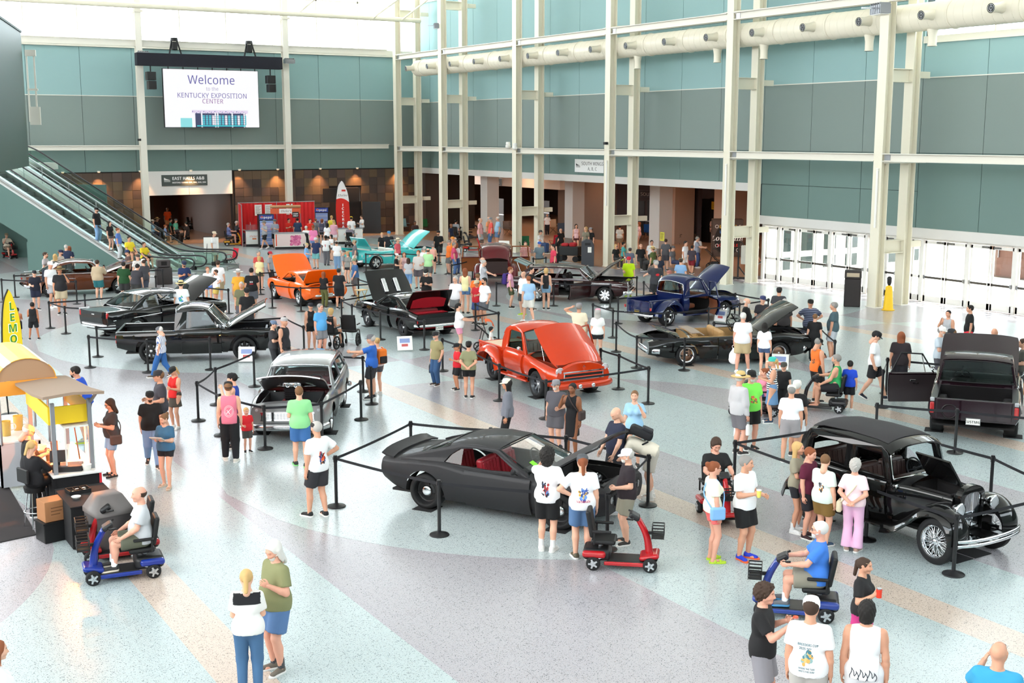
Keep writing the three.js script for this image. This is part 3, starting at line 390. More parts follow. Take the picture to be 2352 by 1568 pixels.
const LEGS = { s: [[.1, .02], [.1, 0]], a: [[.2, 0], [.2, .03]], q: [[.12, .12], [.11, -.06]], w: [[.09, .3], [.09, -.3]], v: [[.09, -.3], [.09, .3]], y: [[.09, .18], [.09, -.17]], z: [[.14, -.08], [.17, .16]] };
function skeleton(o) {
  const J = {}, fem = o.fem, sh = fem ? .165 : .19, hipw = fem ? .1 : .095, H = V(0, o.sit ?? .93, 0);
  if (o.sit) H.y = o.sit + .1;
  const Q = new THREE.Quaternion().setFromEuler(new THREE.Euler((o.lean ?? 0) * RAD, (o.twist ?? 0) * RAD, 0, 'YXZ')), T = v => v.applyQuaternion(Q).add(H);   // torso frame: origin at the hips
  J.T = T; J.Q = Q; J.H = H; J.neck = T(V(0, .52, -.015)); J.head = T(V(0, .69, .02));
  J.sh = [1, -1].map(s => T(V(s * sh * .94, .462, -.01))); J.hip = [1, -1].map(s => H.clone().add(V(s * hipw, -.01, 0)));
  J.el = []; J.wr = []; J.fd = []; const ls = o.legs ?? 's';
  [1, -1].forEach((s, i) => { const [u, w] = ARMS[o.arms?.[i] ?? 'd'], cv = d => V(d[0] * s, d[1], d[2]).normalize(), lq = i => (o.sit || Math.abs(o.lean ?? 0) < 30 ? Q : new THREE.Quaternion().setFromEuler(new THREE.Euler(0, (o.twist ?? 0) * RAD, 0))); J.el[i] = J.sh[i].clone().addScaledVector(cv(u).applyQuaternion(lq()), .285); J.fd[i] = cv(w).applyQuaternion(lq()); J.wr[i] = J.el[i].clone().addScaledVector(J.fd[i], .25); });
  J.kn = []; J.an = []; J.toe = [];
  [1, -1].forEach((s, i) => {
    let an; const d = LEGS[ls]?.[i] ?? [.12, 0];
    if (o.sit) { const kz = .43 - (ls === 'B' ? .12 : 0); J.kn[i] = V(s * (ls === 'A' ? .2 : .12), Math.max(H.y - .03, .46), kz); an = V(s * .12, .08 + (o.foot ?? 0), kz + (ls === 'F' ? .2 : ls === 'B' ? -.1 : .02)); }
    else { an = V(s * d[0], .075 + (d[1] < -.2 ? .06 : 0), d[1]); const hp = J.hip[i], v = an.clone().sub(hp), L = Math.min(v.length(), .859), a = (.44 ** 2 - .42 ** 2 + L * L) / (2 * L), h = Math.sqrt(Math.max(0, .44 ** 2 - a * a)), dir = v.normalize(), pole = V(0, 0, 1).addScaledVector(dir, -dir.z).normalize(); J.kn[i] = hp.clone().addScaledVector(dir, a).addScaledVector(pole, h); }
    J.an[i] = an;
  });
  return J;
}
function torsoPrims(o, J, g) {                                       // g: how far the cloth stands off
  const f = o.fat ?? .3, T = J.T, n = arr(V(0, 0, 1).applyQuaternion(J.Q)), fem = o.fem, w = fem ? .92 : 1, P = (x, y, z) => T(V(x, y, z));
  const L = [C3(P(-.07, .03, -.01), P(.07, .03, -.01), (fem ? .118 : .108) + .03 * f + g, undefined, { n, f: .86, k: .06 }), C3(P(0, .1, .005), P(0, .24, 0), .125 * w + .045 * f + g, .125 * w + .035 * f + g, { n, f: .8, k: .06 }),
    C3(P(-.075 * w, .35, 0), P(.075 * w, .35, 0), .112 + .015 * f + g, undefined, { n, f: .84, k: .06 }), C3(P(-.11 * w, .425, -.012), P(.11 * w, .425, -.012), .07 + g * .7, undefined, { k: .05 }), ...[-1, 1].map(s => C3(P(0, .5, -.02), P(s * .13 * w, .462, -.015), .05 + g * .5, .046 + g * .5, { k: .04 }))];
  if (f > .55) L.push(C3(P(0, .12, .03 + .05 * f), P(0, .17, .03 + .045 * f), .1 + .035 * f + g, undefined, { k: .07 }));
  if (fem) for (const s of [-1, 1]) L.push(C3(P(s * .068, .34, .09), P(s * .068, .33, .095), .058 + .015 * f + g * .6, undefined, { k: .04 }));
  return L;
}
function headGeo(kind, cell) {
  const p = (x, y, z) => V(x, y, z), X = [1, 0, 0], fem = kind !== 'm', jw = kind === 'c' ? .85 : 1;
  const g = surface([C3(p(0, .03, -.03), p(0, .025, .012), .088, .084, { n: X, f: .86, k: .03 }), C3(p(0, -.02, .03), p(0, -.078 * jw, .047), .058, fem ? .034 : .04, { n: X, f: 1.05, k: .03 }), C3(p(-.04, -.04, .005), p(.04, -.04, .005), .035, .035, { k: .03 }), C3(p(0, .005, .088), p(0, -.033, .107), .0115, .0155, { k: .012 }), C3(p(-.014, -.036, .094), p(.014, -.036, .094), .01, .01, { k: .012 }), C3(p(-.032, .03, .079), p(.032, .03, .079), .016, .016, { k: .015 }), C3(p(-.036, -.025, .062), p(-.03, -.03, .066), .026, .026, { k: .02 }), C3(p(.036, -.025, .062), p(.03, -.03, .066), .026, .026, { k: .02 }),
    C3(p(-.02, -.06, .084), p(.02, -.06, .084), .0105, .0105, { k: .01 }), C3(p(0, -.095 * jw, .066), p(0, -.095 * jw, .066), .018, .018, { k: .02 }), ...[-1, 1].flatMap(s => [C3(p(s * .078, .012, -.008), p(s * .077, -.022, -.002), .024, .014, { n: X, f: .45, k: .008 }), C3(p(s * .031, .008, .079), p(s * .031, .008, .079), .0145, .0145, { k: .006 })]), C3(p(0, -.06, -.02), p(0, -.19, -.045), .058, fem ? .05 : .058, { k: .03 })], cell);
  const P = g.attributes.position, c = new Float32Array(P.count * 3).fill(1);
  for (let i = 0; i < P.count; i++) { const x = Math.abs(P.getX(i)), y = P.getY(i), z = P.getZ(i); if (z < .05) continue; let k = null; const e = Math.hypot(x - .031, (y - .008) * 1.25, (z - .088)); if (e < .0105) k = e < .007 ? [.07, .05, .04] : [1.1, 1.1, 1.1]; else if (y > .022 && y < .034 && x > .014 && x < .05 && z > .07) k = [.35, .28, .22]; else if (Math.abs(y + .061) < .009 && x < .024 && z > .078) k = [.82, .5, .5]; if (k) { c[3 * i] = k[0]; c[3 * i + 1] = k[1]; c[3 * i + 2] = k[2]; } }
  g.setAttribute('color', new THREE.BufferAttribute(c, 3)); return g;
}
function handGeo(curl, seg) {                                        // wrist at the origin, fingers along z, palm down (-y), thumb towards +x
  const L = [], R = seg > 4 ? 10 : 7;
  L.push(new THREE.SphereGeometry(1, R, R - 2).scale(.042, .017, .052).translate(0, 0, .05), new THREE.SphereGeometry(1, R, R - 2).scale(.029, .02, .04).translate(0, 0, .012));
  [[.03, .066, .0085], [.0105, .074, .009], [-.0095, .069, .0085], [-.029, .053, .0075]].forEach(([x, l, r], i) => { let q = V(x, .001, .088 - Math.abs(x - .01) * .25), a = curl * .45; const P = [q.clone()]; for (const s of [.44, .32, .24]) { q = q.clone().add(V((x - .005) * .08, -sin(a) * l * s, cos(a) * l * s)); P.push(q); a += curl * (.85 + i * .05); } L.push(pipe(P, [r, r * .72], seg)); });
  L.push(pipe([V(.025, -.002, .025), V(.046, -.01, .05), V(.052, -.02 - curl * .008, .075), V(.05 - curl * .012, -.026 - curl * .014, .096)], [.0125, .0085], seg));
  return merge(L);
}
const geoCache = new Map(), cached = (k, f) => { if (!geoCache.has(k)) geoCache.set(k, f()); return geoCache.get(k); };
function shoeGeo(kind) {
  return cached('shoe' + kind, () => { const out = [[.038, -.08], [.046, -.03], [.043, .03], [.05, .09], [.046, .14], [.024, .178], [-.012, .183], [-.04, .14], [-.044, .08], [-.037, .03], [-.04, -.03], [-.036, -.08], [0, -.097]].map(p => [p[0], -p[1]]), sh = new THREE.Shape(curve2(out, 26, true).map(p => new THREE.Vector2(...p)));
    const sole = new THREE.ExtrudeGeometry(sh, { depth: kind === 'sandal' ? .02 : .016, bevelEnabled: true, bevelThickness: .006, bevelSize: .004, bevelSegments: 1 }).rotateX(-PI / 2).translate(0, .006, 0);
    const up = kind === 'sandal' ? merge([.0, .09].map(z => new THREE.TorusGeometry(.046, .011, 5, 12, PI).scale(1, .95, 1.8).translate(0, .02, z))) : surface([C3(V(0, .05, -.05), V(0, .038, .1), .046, .034, { k: .03 }), C3(V(0, .05, -.045), V(0, .085, -.045), .042, .04, { k: .02 }), C3(V(-.012, .03, .12), V(.012, .03, .125), .03, .03, { k: .02 })], .012, [[0, -1, 0, -.018], [0, 1, 0, kind === 'boot' ? .14 : .1]]);
    return [sole, up]; });
}
const SKINS = [0xe2ad92, 0xd59c7f, 0xc98a68, 0x8a5638, 0x5f3a26, 0xe0a48c, 0xb9724f].map(c => M(c, 0.55, 0, { vertexColors: true }));
const HAIRC = { k: 0x17120f, b: 0x3d291c, l: 0x7a5637, y: 0xcaa46a, w: 0xd9d5cf, g: 0x8d8985, r: 0x8a4a28, s: 0xb9b4ae };
function hairGeo(style, cell) {
  const n = [1, 0, 0], skull = (d, c = []) => [C3(V(0, .032, -.032), V(0, .03, .006), .094 + d, .088 + d, { n, f: .88 })], face = [[0, -.52, .85, .028], [0, -1, 0, .055]];
  switch (style) {
    case 'long': return surface([...skull(.006), C3(V(0, .0, -.055), V(0, -.2, -.085), .088, .075, { n: [0, 0, 1], f: .55, k: .04 }), C3(V(.075, .0, -.01), V(.07, -.16, -.01), .03, .026, { k: .03 }), C3(V(-.075, .0, -.01), V(-.07, -.16, -.01), .03, .026, { k: .03 })], cell, [[0, -.3, .95, .048]]);
    case 'verylong': return surface([...skull(.006), C3(V(0, .0, -.055), V(0, -.36, -.1), .09, .08, { n: [0, 0, 1], f: .5, k: .04 }), C3(V(.075, .0, -.02), V(.075, -.25, -.03), .03, .026, { k: .03 }), C3(V(-.075, .0, -.02), V(-.075, -.25, -.03), .03, .026, { k: .03 })], cell, [[0, -.3, .95, .048]]);
    case 'bun': return surface([...skull(.003), C3(V(0, .07, -.125), V(0, .085, -.13), .042, .04, { k: .02 })], cell, [[0, -.5, .85, .03], [0, -1, 0, .075]]);
    case 'pony': return surface([...skull(.003), C3(V(0, .045, -.115), V(0, -.16, -.15), .036, .026, { k: .02 })], cell, [[0, -.42, .88, .034]]);
    case 'curly': return surface([...skull(.022), C3(V(0, .07, .01), V(0, .075, .03), .07, .06, { k: .04 }), C3(V(0, -.02, -.06), V(0, -.05, -.06), .075, .06, { k: .04 })], cell, [[0, -.55, .82, .036]], (x, y, z) => .012 * sin(x * 95 + y * 30) * sin(y * 88) * sin(z * 92 + x * 20));
    case 'afro': return surface([...skull(.045), C3(V(0, -.06, -.05), V(0, -.1, -.05), .1, .085, { k: .05 })], cell, [[0, -.4, .9, .045]], (x, y, z) => .014 * sin(x * 80 + y * 30) * sin(y * 78) * sin(z * 82));
    case 'bald': return surface([...skull(.003)], cell, [[0, 1, 0, .035], [0, -.2, .95, -.005], [0, -1, 0, .055]]);
    case 'bob': return surface([...skull(.014), C3(V(0, -.01, -.05), V(0, -.07, -.05), .088, .082, { k: .03 })], cell, [[0, -.42, .9, .04], [0, -1, 0, .12]], (x, y, z) => .006 * sin(x * 110) * sin(y * 70 + z * 100));
    default: return surface([...skull(.008)], cell, face);
  }
}
function beardGeo(cell, big) { return surface([C3(V(0, -.045, .05), V(0, -.085, .055), .054, .043, { k: .02 }), C3(V(-.055, -.03, .02), V(.055, -.03, .02), .03, .03, { k: .02 }), ...(big ? [C3(V(0, -.1, .06), V(0, -.19, .055), .045, .025, { k: .03 })] : [])], cell, [[0, .95, .3, -.024], [0, 0, 1, .108]]); }
function hatParts(kind, c1, c2) {
  const dome = (r, h, y = .0) => lathe([[r, y], [r, y + .02], [r * .97, y + h * .6], [r * .8, y + h * .9], [r * .4, y + h], [0, y + h + .005]], 18).scale(.93, 1, 1.07);
  if (kind === 'cap' || kind === 'capback') { const bs = new THREE.Shape(); bs.moveTo(-.078, 0); bs.quadraticCurveTo(-.075, .095, 0, .105); bs.quadraticCurveTo(.075, .095, .078, 0); bs.quadraticCurveTo(0, .03, -.078, 0); const brim = new THREE.ExtrudeGeometry(bs, { depth: .006, bevelEnabled: false, curveSegments: 8 }).rotateX(PI / 2).translate(0, .04, .06); const r = kind === 'capback' ? PI : 0; return [['hat_crown', merge([dome(.103, .108, .026), ball(.008, 0, .138, 0)]), c1], ['hat_brim', brim.rotateX(kind === 'capback' ? .1 : .18).rotateY(r), c2 ?? c1]]; }
  if (kind === 'beanie' || kind === 'flat') return [['hat_crown', dome(.103, kind === 'flat' ? .07 : .1, .035), c1]];
  if (kind === 'visor') return [['hat_brim', hatParts('cap', c1)[1][1], c1], ['hat_band', lathe([[.097, .04], [.1, .06], [.097, .08]], 18), c1]];
  const w = kind === 'cowboy' ? .21 : .2; return [['hat_crown', dome(.098, kind === 'cowboy' ? .13 : .115, .045), c1], ['hat_brim', lathe([[.09, .052], [w * .7, .05], [w, kind === 'cowboy' ? .07 : .04], [w * .99, kind === 'cowboy' ? .078 : .05], [w * .7, .06], [.09, .062]], 22).scale(kind === 'cowboy' ? .85 : 1, 1, 1.05), c1], ['hat_band', lathe([[.1, .06], [.102, .075], [.1, .088]], 18).scale(.93, 1, 1.07), c2 ?? 0x2a2320]];
}
const CLOTH = {};
function cloth(spec) {                                              // 'f4f4f4' plain, or 'pattern:colour:colour'
  return CLOTH[spec] ??= (() => { const [a, b, c] = spec.split(':'); if (b === undefined) return M(parseInt(a, 16), 0.88);
    const t = print(128, 128, (x) => { x.fillStyle = '#' + b; x.fillRect(0, 0, 128, 128); x.fillStyle = '#' + c; const r = rng(3);
      if (a === 'hs') for (let i = 0; i < 4; i++) x.fillRect(0, i * 32, 128, 15); else if (a === 'vs') for (let i = 0; i < 4; i++) x.fillRect(i * 32, 0, 11, 128); else if (a === 'pl') { for (let i = 0; i < 3; i++) { x.globalAlpha = .6; x.fillRect(i * 43, 0, 22, 128); x.fillRect(0, i * 43, 128, 22); } } else for (let i = 0; i < 60; i++) { x.beginPath(); x.ellipse(r() * 128, r() * 128, 3 + r() * 6, 2 + r() * 5, r() * 3, 0, 7); x.fill(); } });
    t.wrapS = t.wrapT = THREE.RepeatWrapping; t.repeat.set(4.5, 4.5); return M(0xffffff, 0.88, 0, { map: t }); })();
}
const people = [];
function P(u, vTop, vFeet, dir, spec, label, group) {
  const o = { arms: 'dd', legs: 's', fat: .3, skin: 0, hd: [0, 0], shoe: '33302e' }; let h = 1.76, y0 = 0;
  for (const t of spec.split(' ')) { if (!t) continue; const [k, v] = t.split('='); if (v === undefined) { if (t === 'f') { o.fem = true; h = 1.65; } else if (t === 'c') { o.child = true; h = 1.3; } continue; } if (k === 'h') h = +v; else if (k === 'y') y0 = +v; else if (k === 'hd') o.hd = v.split(',').map(Number); else if (['fat', 'skin', 'lean', 'wide', 'twist', 'sit', 'foot', 'back'].includes(k)) o[k] = +v; else o[k] = v; }
  const scale0 = h / 1.76; let pos;
  if (o.sit) { pos = o.at ? spot(...o.at.split(',').map(Number)) : spot(u, vTop, y0 + o.sit + .9 * scale0); pos.y = y0; }
  else if (vFeet) { pos = spot(u, vFeet, y0); const d = sight(u, vTop), t = Math.hypot(pos.x, pos.z) / Math.hypot(d.x, d.z); if (!spec.includes('h=')) h = clamp(EYE + d.y * t - y0, o.child ? .8 : 1.5, 2.0); if (!o.lean) pos.addScaledVector(V(pos.x, 0, pos.z).normalize(), .09); } else { pos = spot(u, vTop, y0 + h); pos.y = y0; }
  const s = h / 1.76, dist = Math.hypot(pos.x, pos.z), lod = dist < 21 ? .0165 : dist < 36 ? .025 : .033;
  const d = V(pos.x, 0, pos.z).normalize(), r = V(-d.z, 0, d.x), f = d.clone().multiplyScalar(-cos(dir * RAD)).addScaledVector(r, sin(dir * RAD));
  const g = thing('person', label, 'person', pos, Math.atan2(f.x, f.z), group); g.scale.setScalar(s);
  if (o.sit) o.sit = o.sit / s;
  const J = skeleton(o), kind = o.child ? 'c' : o.fem ? 'f' : 'm', key = [lod, kind, o.arms, o.legs, o.fat, o.lean, o.twist, o.sit, o.foot].join(), hs = o.child ? 1.16 : 1;
  const hq = J.Q.clone().slerp(new THREE.Quaternion().setFromEuler(new THREE.Euler((o.lean ?? 0) * .4 * RAD, (o.twist ?? 0) * RAD, 0, 'YXZ')), .8).multiply(new THREE.Quaternion().setFromEuler(new THREE.Euler(o.hd[1] * RAD, o.hd[0] * RAD, 0, 'YXZ'))), hm = new THREE.Matrix4().compose(J.head, hq, V(hs, hs, hs));
  const ff = .5 + .5 * o.fat, limb = 1 + .12 * o.fat - (o.fem ? .06 : 0) - (o.child ? .1 : 0);
  const body = cached('body' + key + o.hd, () => {
    const L = torsoPrims(o, J, 0); L.push(C3(J.neck.clone().add(V(0, -.04, 0)), J.head.clone().add(V(0, -.05, -.02)), .062, .052, { k: .03 }));
    for (const i of [0, 1]) { L.push(C3(J.sh[i], J.sh[i].clone().lerp(J.el[i], .3), .053 * limb, .05 * limb, { k: .04 }), C3(J.sh[i].clone().lerp(J.el[i], .2), J.el[i], .05 * limb, .04 * limb, { k: .03 }), C3(J.el[i], J.el[i].clone().lerp(J.wr[i], .3), .039 * limb, .04 * limb, { k: .02 }), C3(J.el[i].clone().lerp(J.wr[i], .3), J.wr[i].clone().addScaledVector(J.fd[i], .02), .04 * limb, .029, { k: .02 }), C3(J.hip[i], J.kn[i], (.088 + .012 * o.fat) * limb, .056 * limb, { k: .05 }), C3(J.kn[i], J.kn[i].clone().lerp(J.an[i], .35).add(V(0, 0, -.012)), .054 * limb, .056 * limb, { k: .02 }), C3(J.kn[i].clone().lerp(J.an[i], .35).add(V(0, 0, -.012)), J.an[i], .056 * limb, .036, { k: .02 }), C3(J.an[i].clone().add(V(0, -.03, -.02)), J.an[i].clone().add(V(0, -.045, .12)), .034, .028, { k: .02 })); }
    const b = surface(L, lod), hd = cached('head' + kind + (lod < .02), () => headGeo(kind, lod < .02 ? .0075 : .013)).clone().applyMatrix4(hm), parts = [b, hd];
    [1, -1].forEach((sd, i) => { const z = J.fd[i].clone().normalize(), th = V(0, Math.abs(z.z) + .15, 1.05 - Math.abs(z.z)); th.addScaledVector(z, -th.dot(z)).normalize(); let yv = z.clone().cross(th); const palmOut = yv.x * sd > 0; if (!palmOut) yv.negate(); const m = new THREE.Matrix4().makeBasis(th, yv, z).setPosition(J.wr[i]); const hg = cached('hand' + (lod < .02) + /[fguseom]/.test(o.arms[i]), () => handGeo(/[fguseom]/.test(o.arms[i]) ? .95 : .45, lod < .02 ? 7 : 4)).clone().applyMatrix4(m); if (m.determinant() < 0) { const I = hg.attributes.position, Nn = hg.attributes.normal; for (let k = 0; k < I.count; k += 3) for (const A of [I, Nn]) { const a = [A.getX(k + 1), A.getY(k + 1), A.getZ(k + 1)]; A.setXYZ(k + 1, A.getX(k + 2), A.getY(k + 2), A.getZ(k + 2)); A.setXYZ(k + 2, ...a); } } parts.push(hg); });
    for (const q of parts) if (!q.attributes.color) q.setAttribute('color', new THREE.BufferAttribute(new Float32Array(q.attributes.position.count * 3).fill(1), 3));
    return merge(parts);
  });
  part('body', body, SKINS[o.skin], g);
  const top = o.tee ?? o.long ?? o.tank ?? o.dress ?? o.polo, kTop = o.tee ? 'tee' : o.polo ? 'tee' : o.long ? 'long' : o.tank ? 'tank' : o.dress ? 'tank' : null;
  if (top) {
    const gm = cached('top' + kTop + key + (o.tuck ?? '') + !!o.dress, () => {
      const loose = o.fem ? .012 : .022, L = torsoPrims(o, J, loose), up = V(0, 1, 0).applyQuaternion(J.Q), n = arr(V(0, 0, 1).applyQuaternion(J.Q));
      if (o.dress) { L.push(C3(J.T(V(0, .05, 0)), J.H.clone().add(V(0, -.42, o.sit ? .3 : 0)), .15 + .03 * o.fat, .19 + .03 * o.fat, { n: [0, 0, 1], f: .85, k: .05, end: 1 })); } else if (!o.tuck) L.push(C3(J.T(V(-.03, .06, .005)), J.T(V(-.03, -.06, .01)), .135 + .045 * o.fat + loose, .135 + .04 * o.fat + loose, { n, f: .84, k: .05, end: 1 }), C3(J.T(V(.03, .06, .005)), J.T(V(.03, -.06, .01)), .135 + .045 * o.fat + loose, .135 + .04 * o.fat + loose, { n, f: .84, k: .05, end: 1 }));
      if (kTop !== 'tank') for (const i of [0, 1]) { const e = J.sh[i].clone().lerp(J.el[i], kTop === 'long' ? 1 : .72); L.push(C3(J.sh[i], e, .056 * limb + .008, .064 * limb + .01, { k: .035, end: kTop !== 'long' })); if (kTop === 'long') L.push(C3(J.el[i], J.wr[i], .056 * limb, .042, { k: .02, end: 1 })); }
      const cuts = [[...arr(up), up.dot(J.T(V(0, .535, 0)))]]; if (kTop === 'tank') { const x = V(1, 0, 0).applyQuaternion(J.Q), w = o.fem ? .135 : .165; cuts.push([...arr(x), x.dot(J.T(V(w, 0, 0)))], [...arr(x.clone().negate()), -x.dot(J.T(V(-w, 0, 0)))]); }
      if (!o.dress) cuts.push([...arr(up.clone().negate()), -up.dot(J.T(V(0, o.tuck ? .06 : -.075 - (o.fem ? -.03 : 0), 0)))]);
      return planarUV(surface(L, lod * .95, cuts));
    });
    const sm = part(o.dress ? 'dress' : kTop === 'tank' ? 'tank_top' : 'shirt', gm, cloth(top), g); o.shirt = sm;
  }
  if (!o.pants && !o.skirt && !o.capri && !o.dress) o.shorts ??= '55535a';
  const low = o.shorts ?? o.pants ?? o.skirt ?? o.capri, kLow = o.shorts ? 'shorts' : o.pants ? 'pants' : o.capri ? 'capri' : 'skirt';
  if (low) {
    const gm = cached(kLow + key + (o.len ?? ''), () => {
      const c = .018, L = torsoPrims(o, J, .008).slice(0, 1), len = +(o.len ?? (o.fem ? .42 : .8)); L.push(C3(J.T(V(0, .03, 0)), J.T(V(0, .1, 0)), .125 + .035 * o.fat, .12 + .035 * o.fat, { n: arr(V(0, 0, 1).applyQuaternion(J.Q)), f: .84, k: .04 }));
      if (kLow === 'skirt') L.push(C3(J.H, J.H.clone().add(V(0, -.44 * len * 1.6, o.sit ? .25 : 0)), .15, .2, { n: [0, 0, 1], f: .85, k: .04, end: 1 }));
      else for (const i of [0, 1]) { const K = J.kn[i], h0 = J.hip[i], w = (o.fem ? .004 : .016); if (kLow === 'shorts') L.push(C3(h0, h0.clone().lerp(K, len), (.095 + .012 * o.fat) * limb + w, (.082 + .01 * o.fat) * limb + w * 1.6, { k: .045, end: 1 })); else { const e = kLow === 'capri' ? K.clone().lerp(J.an[i], .45) : J.an[i].clone().add(V(0, .01, 0)); L.push(C3(h0, K, (.093 + .012 * o.fat) * limb + w * .7, .077 * limb + w, { k: .045 }), C3(K, e, .075 * limb + w, (o.wide ? .1 : .058) + w * .6, { k: .03, end: 1 })); } }
      return planarUV(surface(L, lod * .95, [[0, 1, 0, J.H.y + .13]]));
    });
    part(kLow === 'capri' ? 'pants' : kLow, gm, cloth(low), g);
  }
  // shoes, socks
  if (o.shoe !== 'none') { const [kind2, col] = o.shoe.includes(':') ? o.shoe.split(':') : ['shoe', o.shoe]; const [sole, up] = shoeGeo(kind2);
    for (const i of [0, 1]) { const a = J.an[i], sg = new THREE.Group(); const back = a.y > .12 && !o.sit; const m = part('shoe', up, M(parseInt(col, 16), .7), g); m.position.set(a.x, a.y - .075, a.z + .03); m.rotation.set(back ? .45 : 0, (i ? -1 : 1) * (o.sit ? 5 : 14) * RAD, 0); part('shoe_sole', sole, M(parseInt(o.sole ?? (kind2 === 'sandal' ? col : 'e4e2de'), 16), .75), m); if (o.sock) part('sock', cyl(.043, .046, .13, a.x, a.y + .07, a.z, 10), M(parseInt(o.sock, 16), .9), g); } }
  const hp = (name, geo, mat) => { const m = part(name, geo, mat, g); m.position.copy(J.head); m.quaternion.copy(hq); m.scale.setScalar(hs); return m; };
  const hc = lod < .02 ? .0085 : lod < .03 ? .013 : .018;
  if (!o.hair && (o.cap || o.capback || o.straw || o.flat || o.cowboy)) o.hair = 'short,' + 'bgkls'[(people.length * 7) % 5];
  if (o.hair && !o.hair.startsWith('none')) { const [st, c] = o.hair.split(','); hp('hair', cached('hair' + st + hc, () => hairGeo(st, hc)), M(HAIRC[c ?? 'b'] ?? parseInt(c, 16), .75)); }
  if (o.beard) { const [c, big] = o.beard.split(','); hp('beard', cached('beard' + hc + !!big, () => beardGeo(hc, big)), M(HAIRC[c], .85)); }
  for (const k of ['cap', 'capback', 'straw', 'cowboy', 'flat', 'beanie', 'visor']) if (o[k]) { const [c1, c2] = o[k].split(',').map(x => parseInt(x, 16)); for (const [n, ge, c] of hatParts(k, c1, c2)) hp(n, ge, M(c, .85)); }
  if (o.glasses) { const c = parseInt(o.glasses, 16), up = o.gl === 'up' ? .055 : .008, zz = o.gl === 'up' ? .075 : .1; hp('glasses', merge([...[-1, 1].map(q => mv(cyl(.023, .023, .006, 0, 0, 0, 12, PI / 2), q * .03, up, zz)), box(.02, .005, .005, 0, up + .006, zz), ...[-1, 1].map(q => box(.004, .006, .1, q * .068, up + .008, zz - .055))]), M(c, .15)); }
  g.updateMatrixWorld(true);
  const at = (i, dx = 0, dy = 0, dz = 0) => J.wr[i].clone().addScaledVector(J.fd[i], .09).add(V(dx, dy, dz)).applyMatrix4(g.matrixWorld);
  const rec = { g, J, o, at, s, yaw: g.rotation.y, local: v => v.applyMatrix4(g.matrixWorld), label };
  people.push(rec); return rec;
}
// a printed picture on the front or back of a shirt: the cloth itself, lifted by the thickness of the ink
function shirtPrint(rec, tex, x0, x1, y0, y1, front = false) {
  const g = rec.o.shirt.geometry, p = g.attributes.position, ix = g.index, inv = rec.J.Q.clone().invert(), v = V(0, 0, 0), pos = [], uv = [], idx = [], map = new Map(), N = g.attributes.normal;
  const loc = i => v.fromBufferAttribute(p, i).sub(rec.J.H).applyQuaternion(inv);
  const ok = i => { const q = loc(i).clone(), n = V(N.getX(i), N.getY(i), N.getZ(i)).applyQuaternion(inv); return q.x > x0 && q.x < x1 && q.y > y0 && q.y < y1 && (front ? n.z > .25 : n.z < -.25); };
  const add = i => { if (!map.has(i)) { const q = loc(i).clone(); map.set(i, pos.length / 3); pos.push(p.getX(i) + N.getX(i) * .003, p.getY(i) + N.getY(i) * .003, p.getZ(i) + N.getZ(i) * .003); const u = (q.x - x0) / (x1 - x0); uv.push(front ? u : 1 - u, (q.y - y0) / (y1 - y0)); } return map.get(i); };
  for (let k = 0; k < ix.count; k += 3) { const t = [0, 1, 2].map(j => ix.getX(k + j)); if (t.every(ok)) idx.push(...t.map(add)); }
  if (!idx.length) return; const q = new THREE.BufferGeometry(); q.setAttribute('position', new THREE.Float32BufferAttribute(pos, 3)); q.setAttribute('uv', new THREE.Float32BufferAttribute(uv, 2)); q.setIndex(idx); q.computeVertexNormals();
  const m = M(0xffffff, .9, 0, { map: tex, transparent: true }); part('shirt_print', q, m, rec.o.shirt);
}
// ---------------------------------------------------------------- cars: a body skin lofted over cross sections, then glass, trim, wheels
function smooth1(pts) {                                              // monotone curve through [z, value]
  const n = pts.length, d = [], m = []; for (let i = 0; i < n - 1; i++) d.push((pts[i + 1][1] - pts[i][1]) / (pts[i + 1][0] - pts[i][0]));
  for (let i = 0; i < n; i++) m.push(i === 0 ? d[0] : i === n - 1 ? d[n - 2] : d[i - 1] * d[i] <= 0 ? 0 : 2 * d[i - 1] * d[i] / (d[i - 1] + d[i]));
  return z => { if (z <= pts[0][0]) return pts[0][1]; if (z >= pts[n - 1][0]) return pts[n - 1][1]; let i = 0; while (z > pts[i + 1][0]) i++; const h = pts[i + 1][0] - pts[i][0], t = (z - pts[i][0]) / h, t2 = t * t, t3 = t2 * t; return (2 * t3 - 3 * t2 + 1) * pts[i][1] + (t3 - 2 * t2 + t) * h * m[i] + (-2 * t3 + 3 * t2) * pts[i + 1][1] + (t3 - t2) * h * m[i + 1]; };
}
const paint = (c, o = {}) => M(c, o.r ?? 0.45, o.m ?? 0, { specularIntensity: o.r ? .5 : .12, clearcoat: o.cc ?? 1, clearcoatRoughness: 0.02, ...(o.x ?? {}) });
const TINT = M(0x9fb2b0, 0.02, 0, { transmission: 1, thickness: 0, ior: 1.5 }), DARKIN = M(0x1a1718, 0.8), LAMPGLASS = M(0xf2f6fa, 0.05, 0, { transmission: 0.6, thickness: 0, ior: 1.5, clearcoat: 1 }), REDGLASS = M(0xa80d12, 0.1, 0, { clearcoat: 1 });
const TOPN = 6, SHN = 3, SIDEN = 9, M1 = TOPN + SHN + SIDEN;         // points of a half section
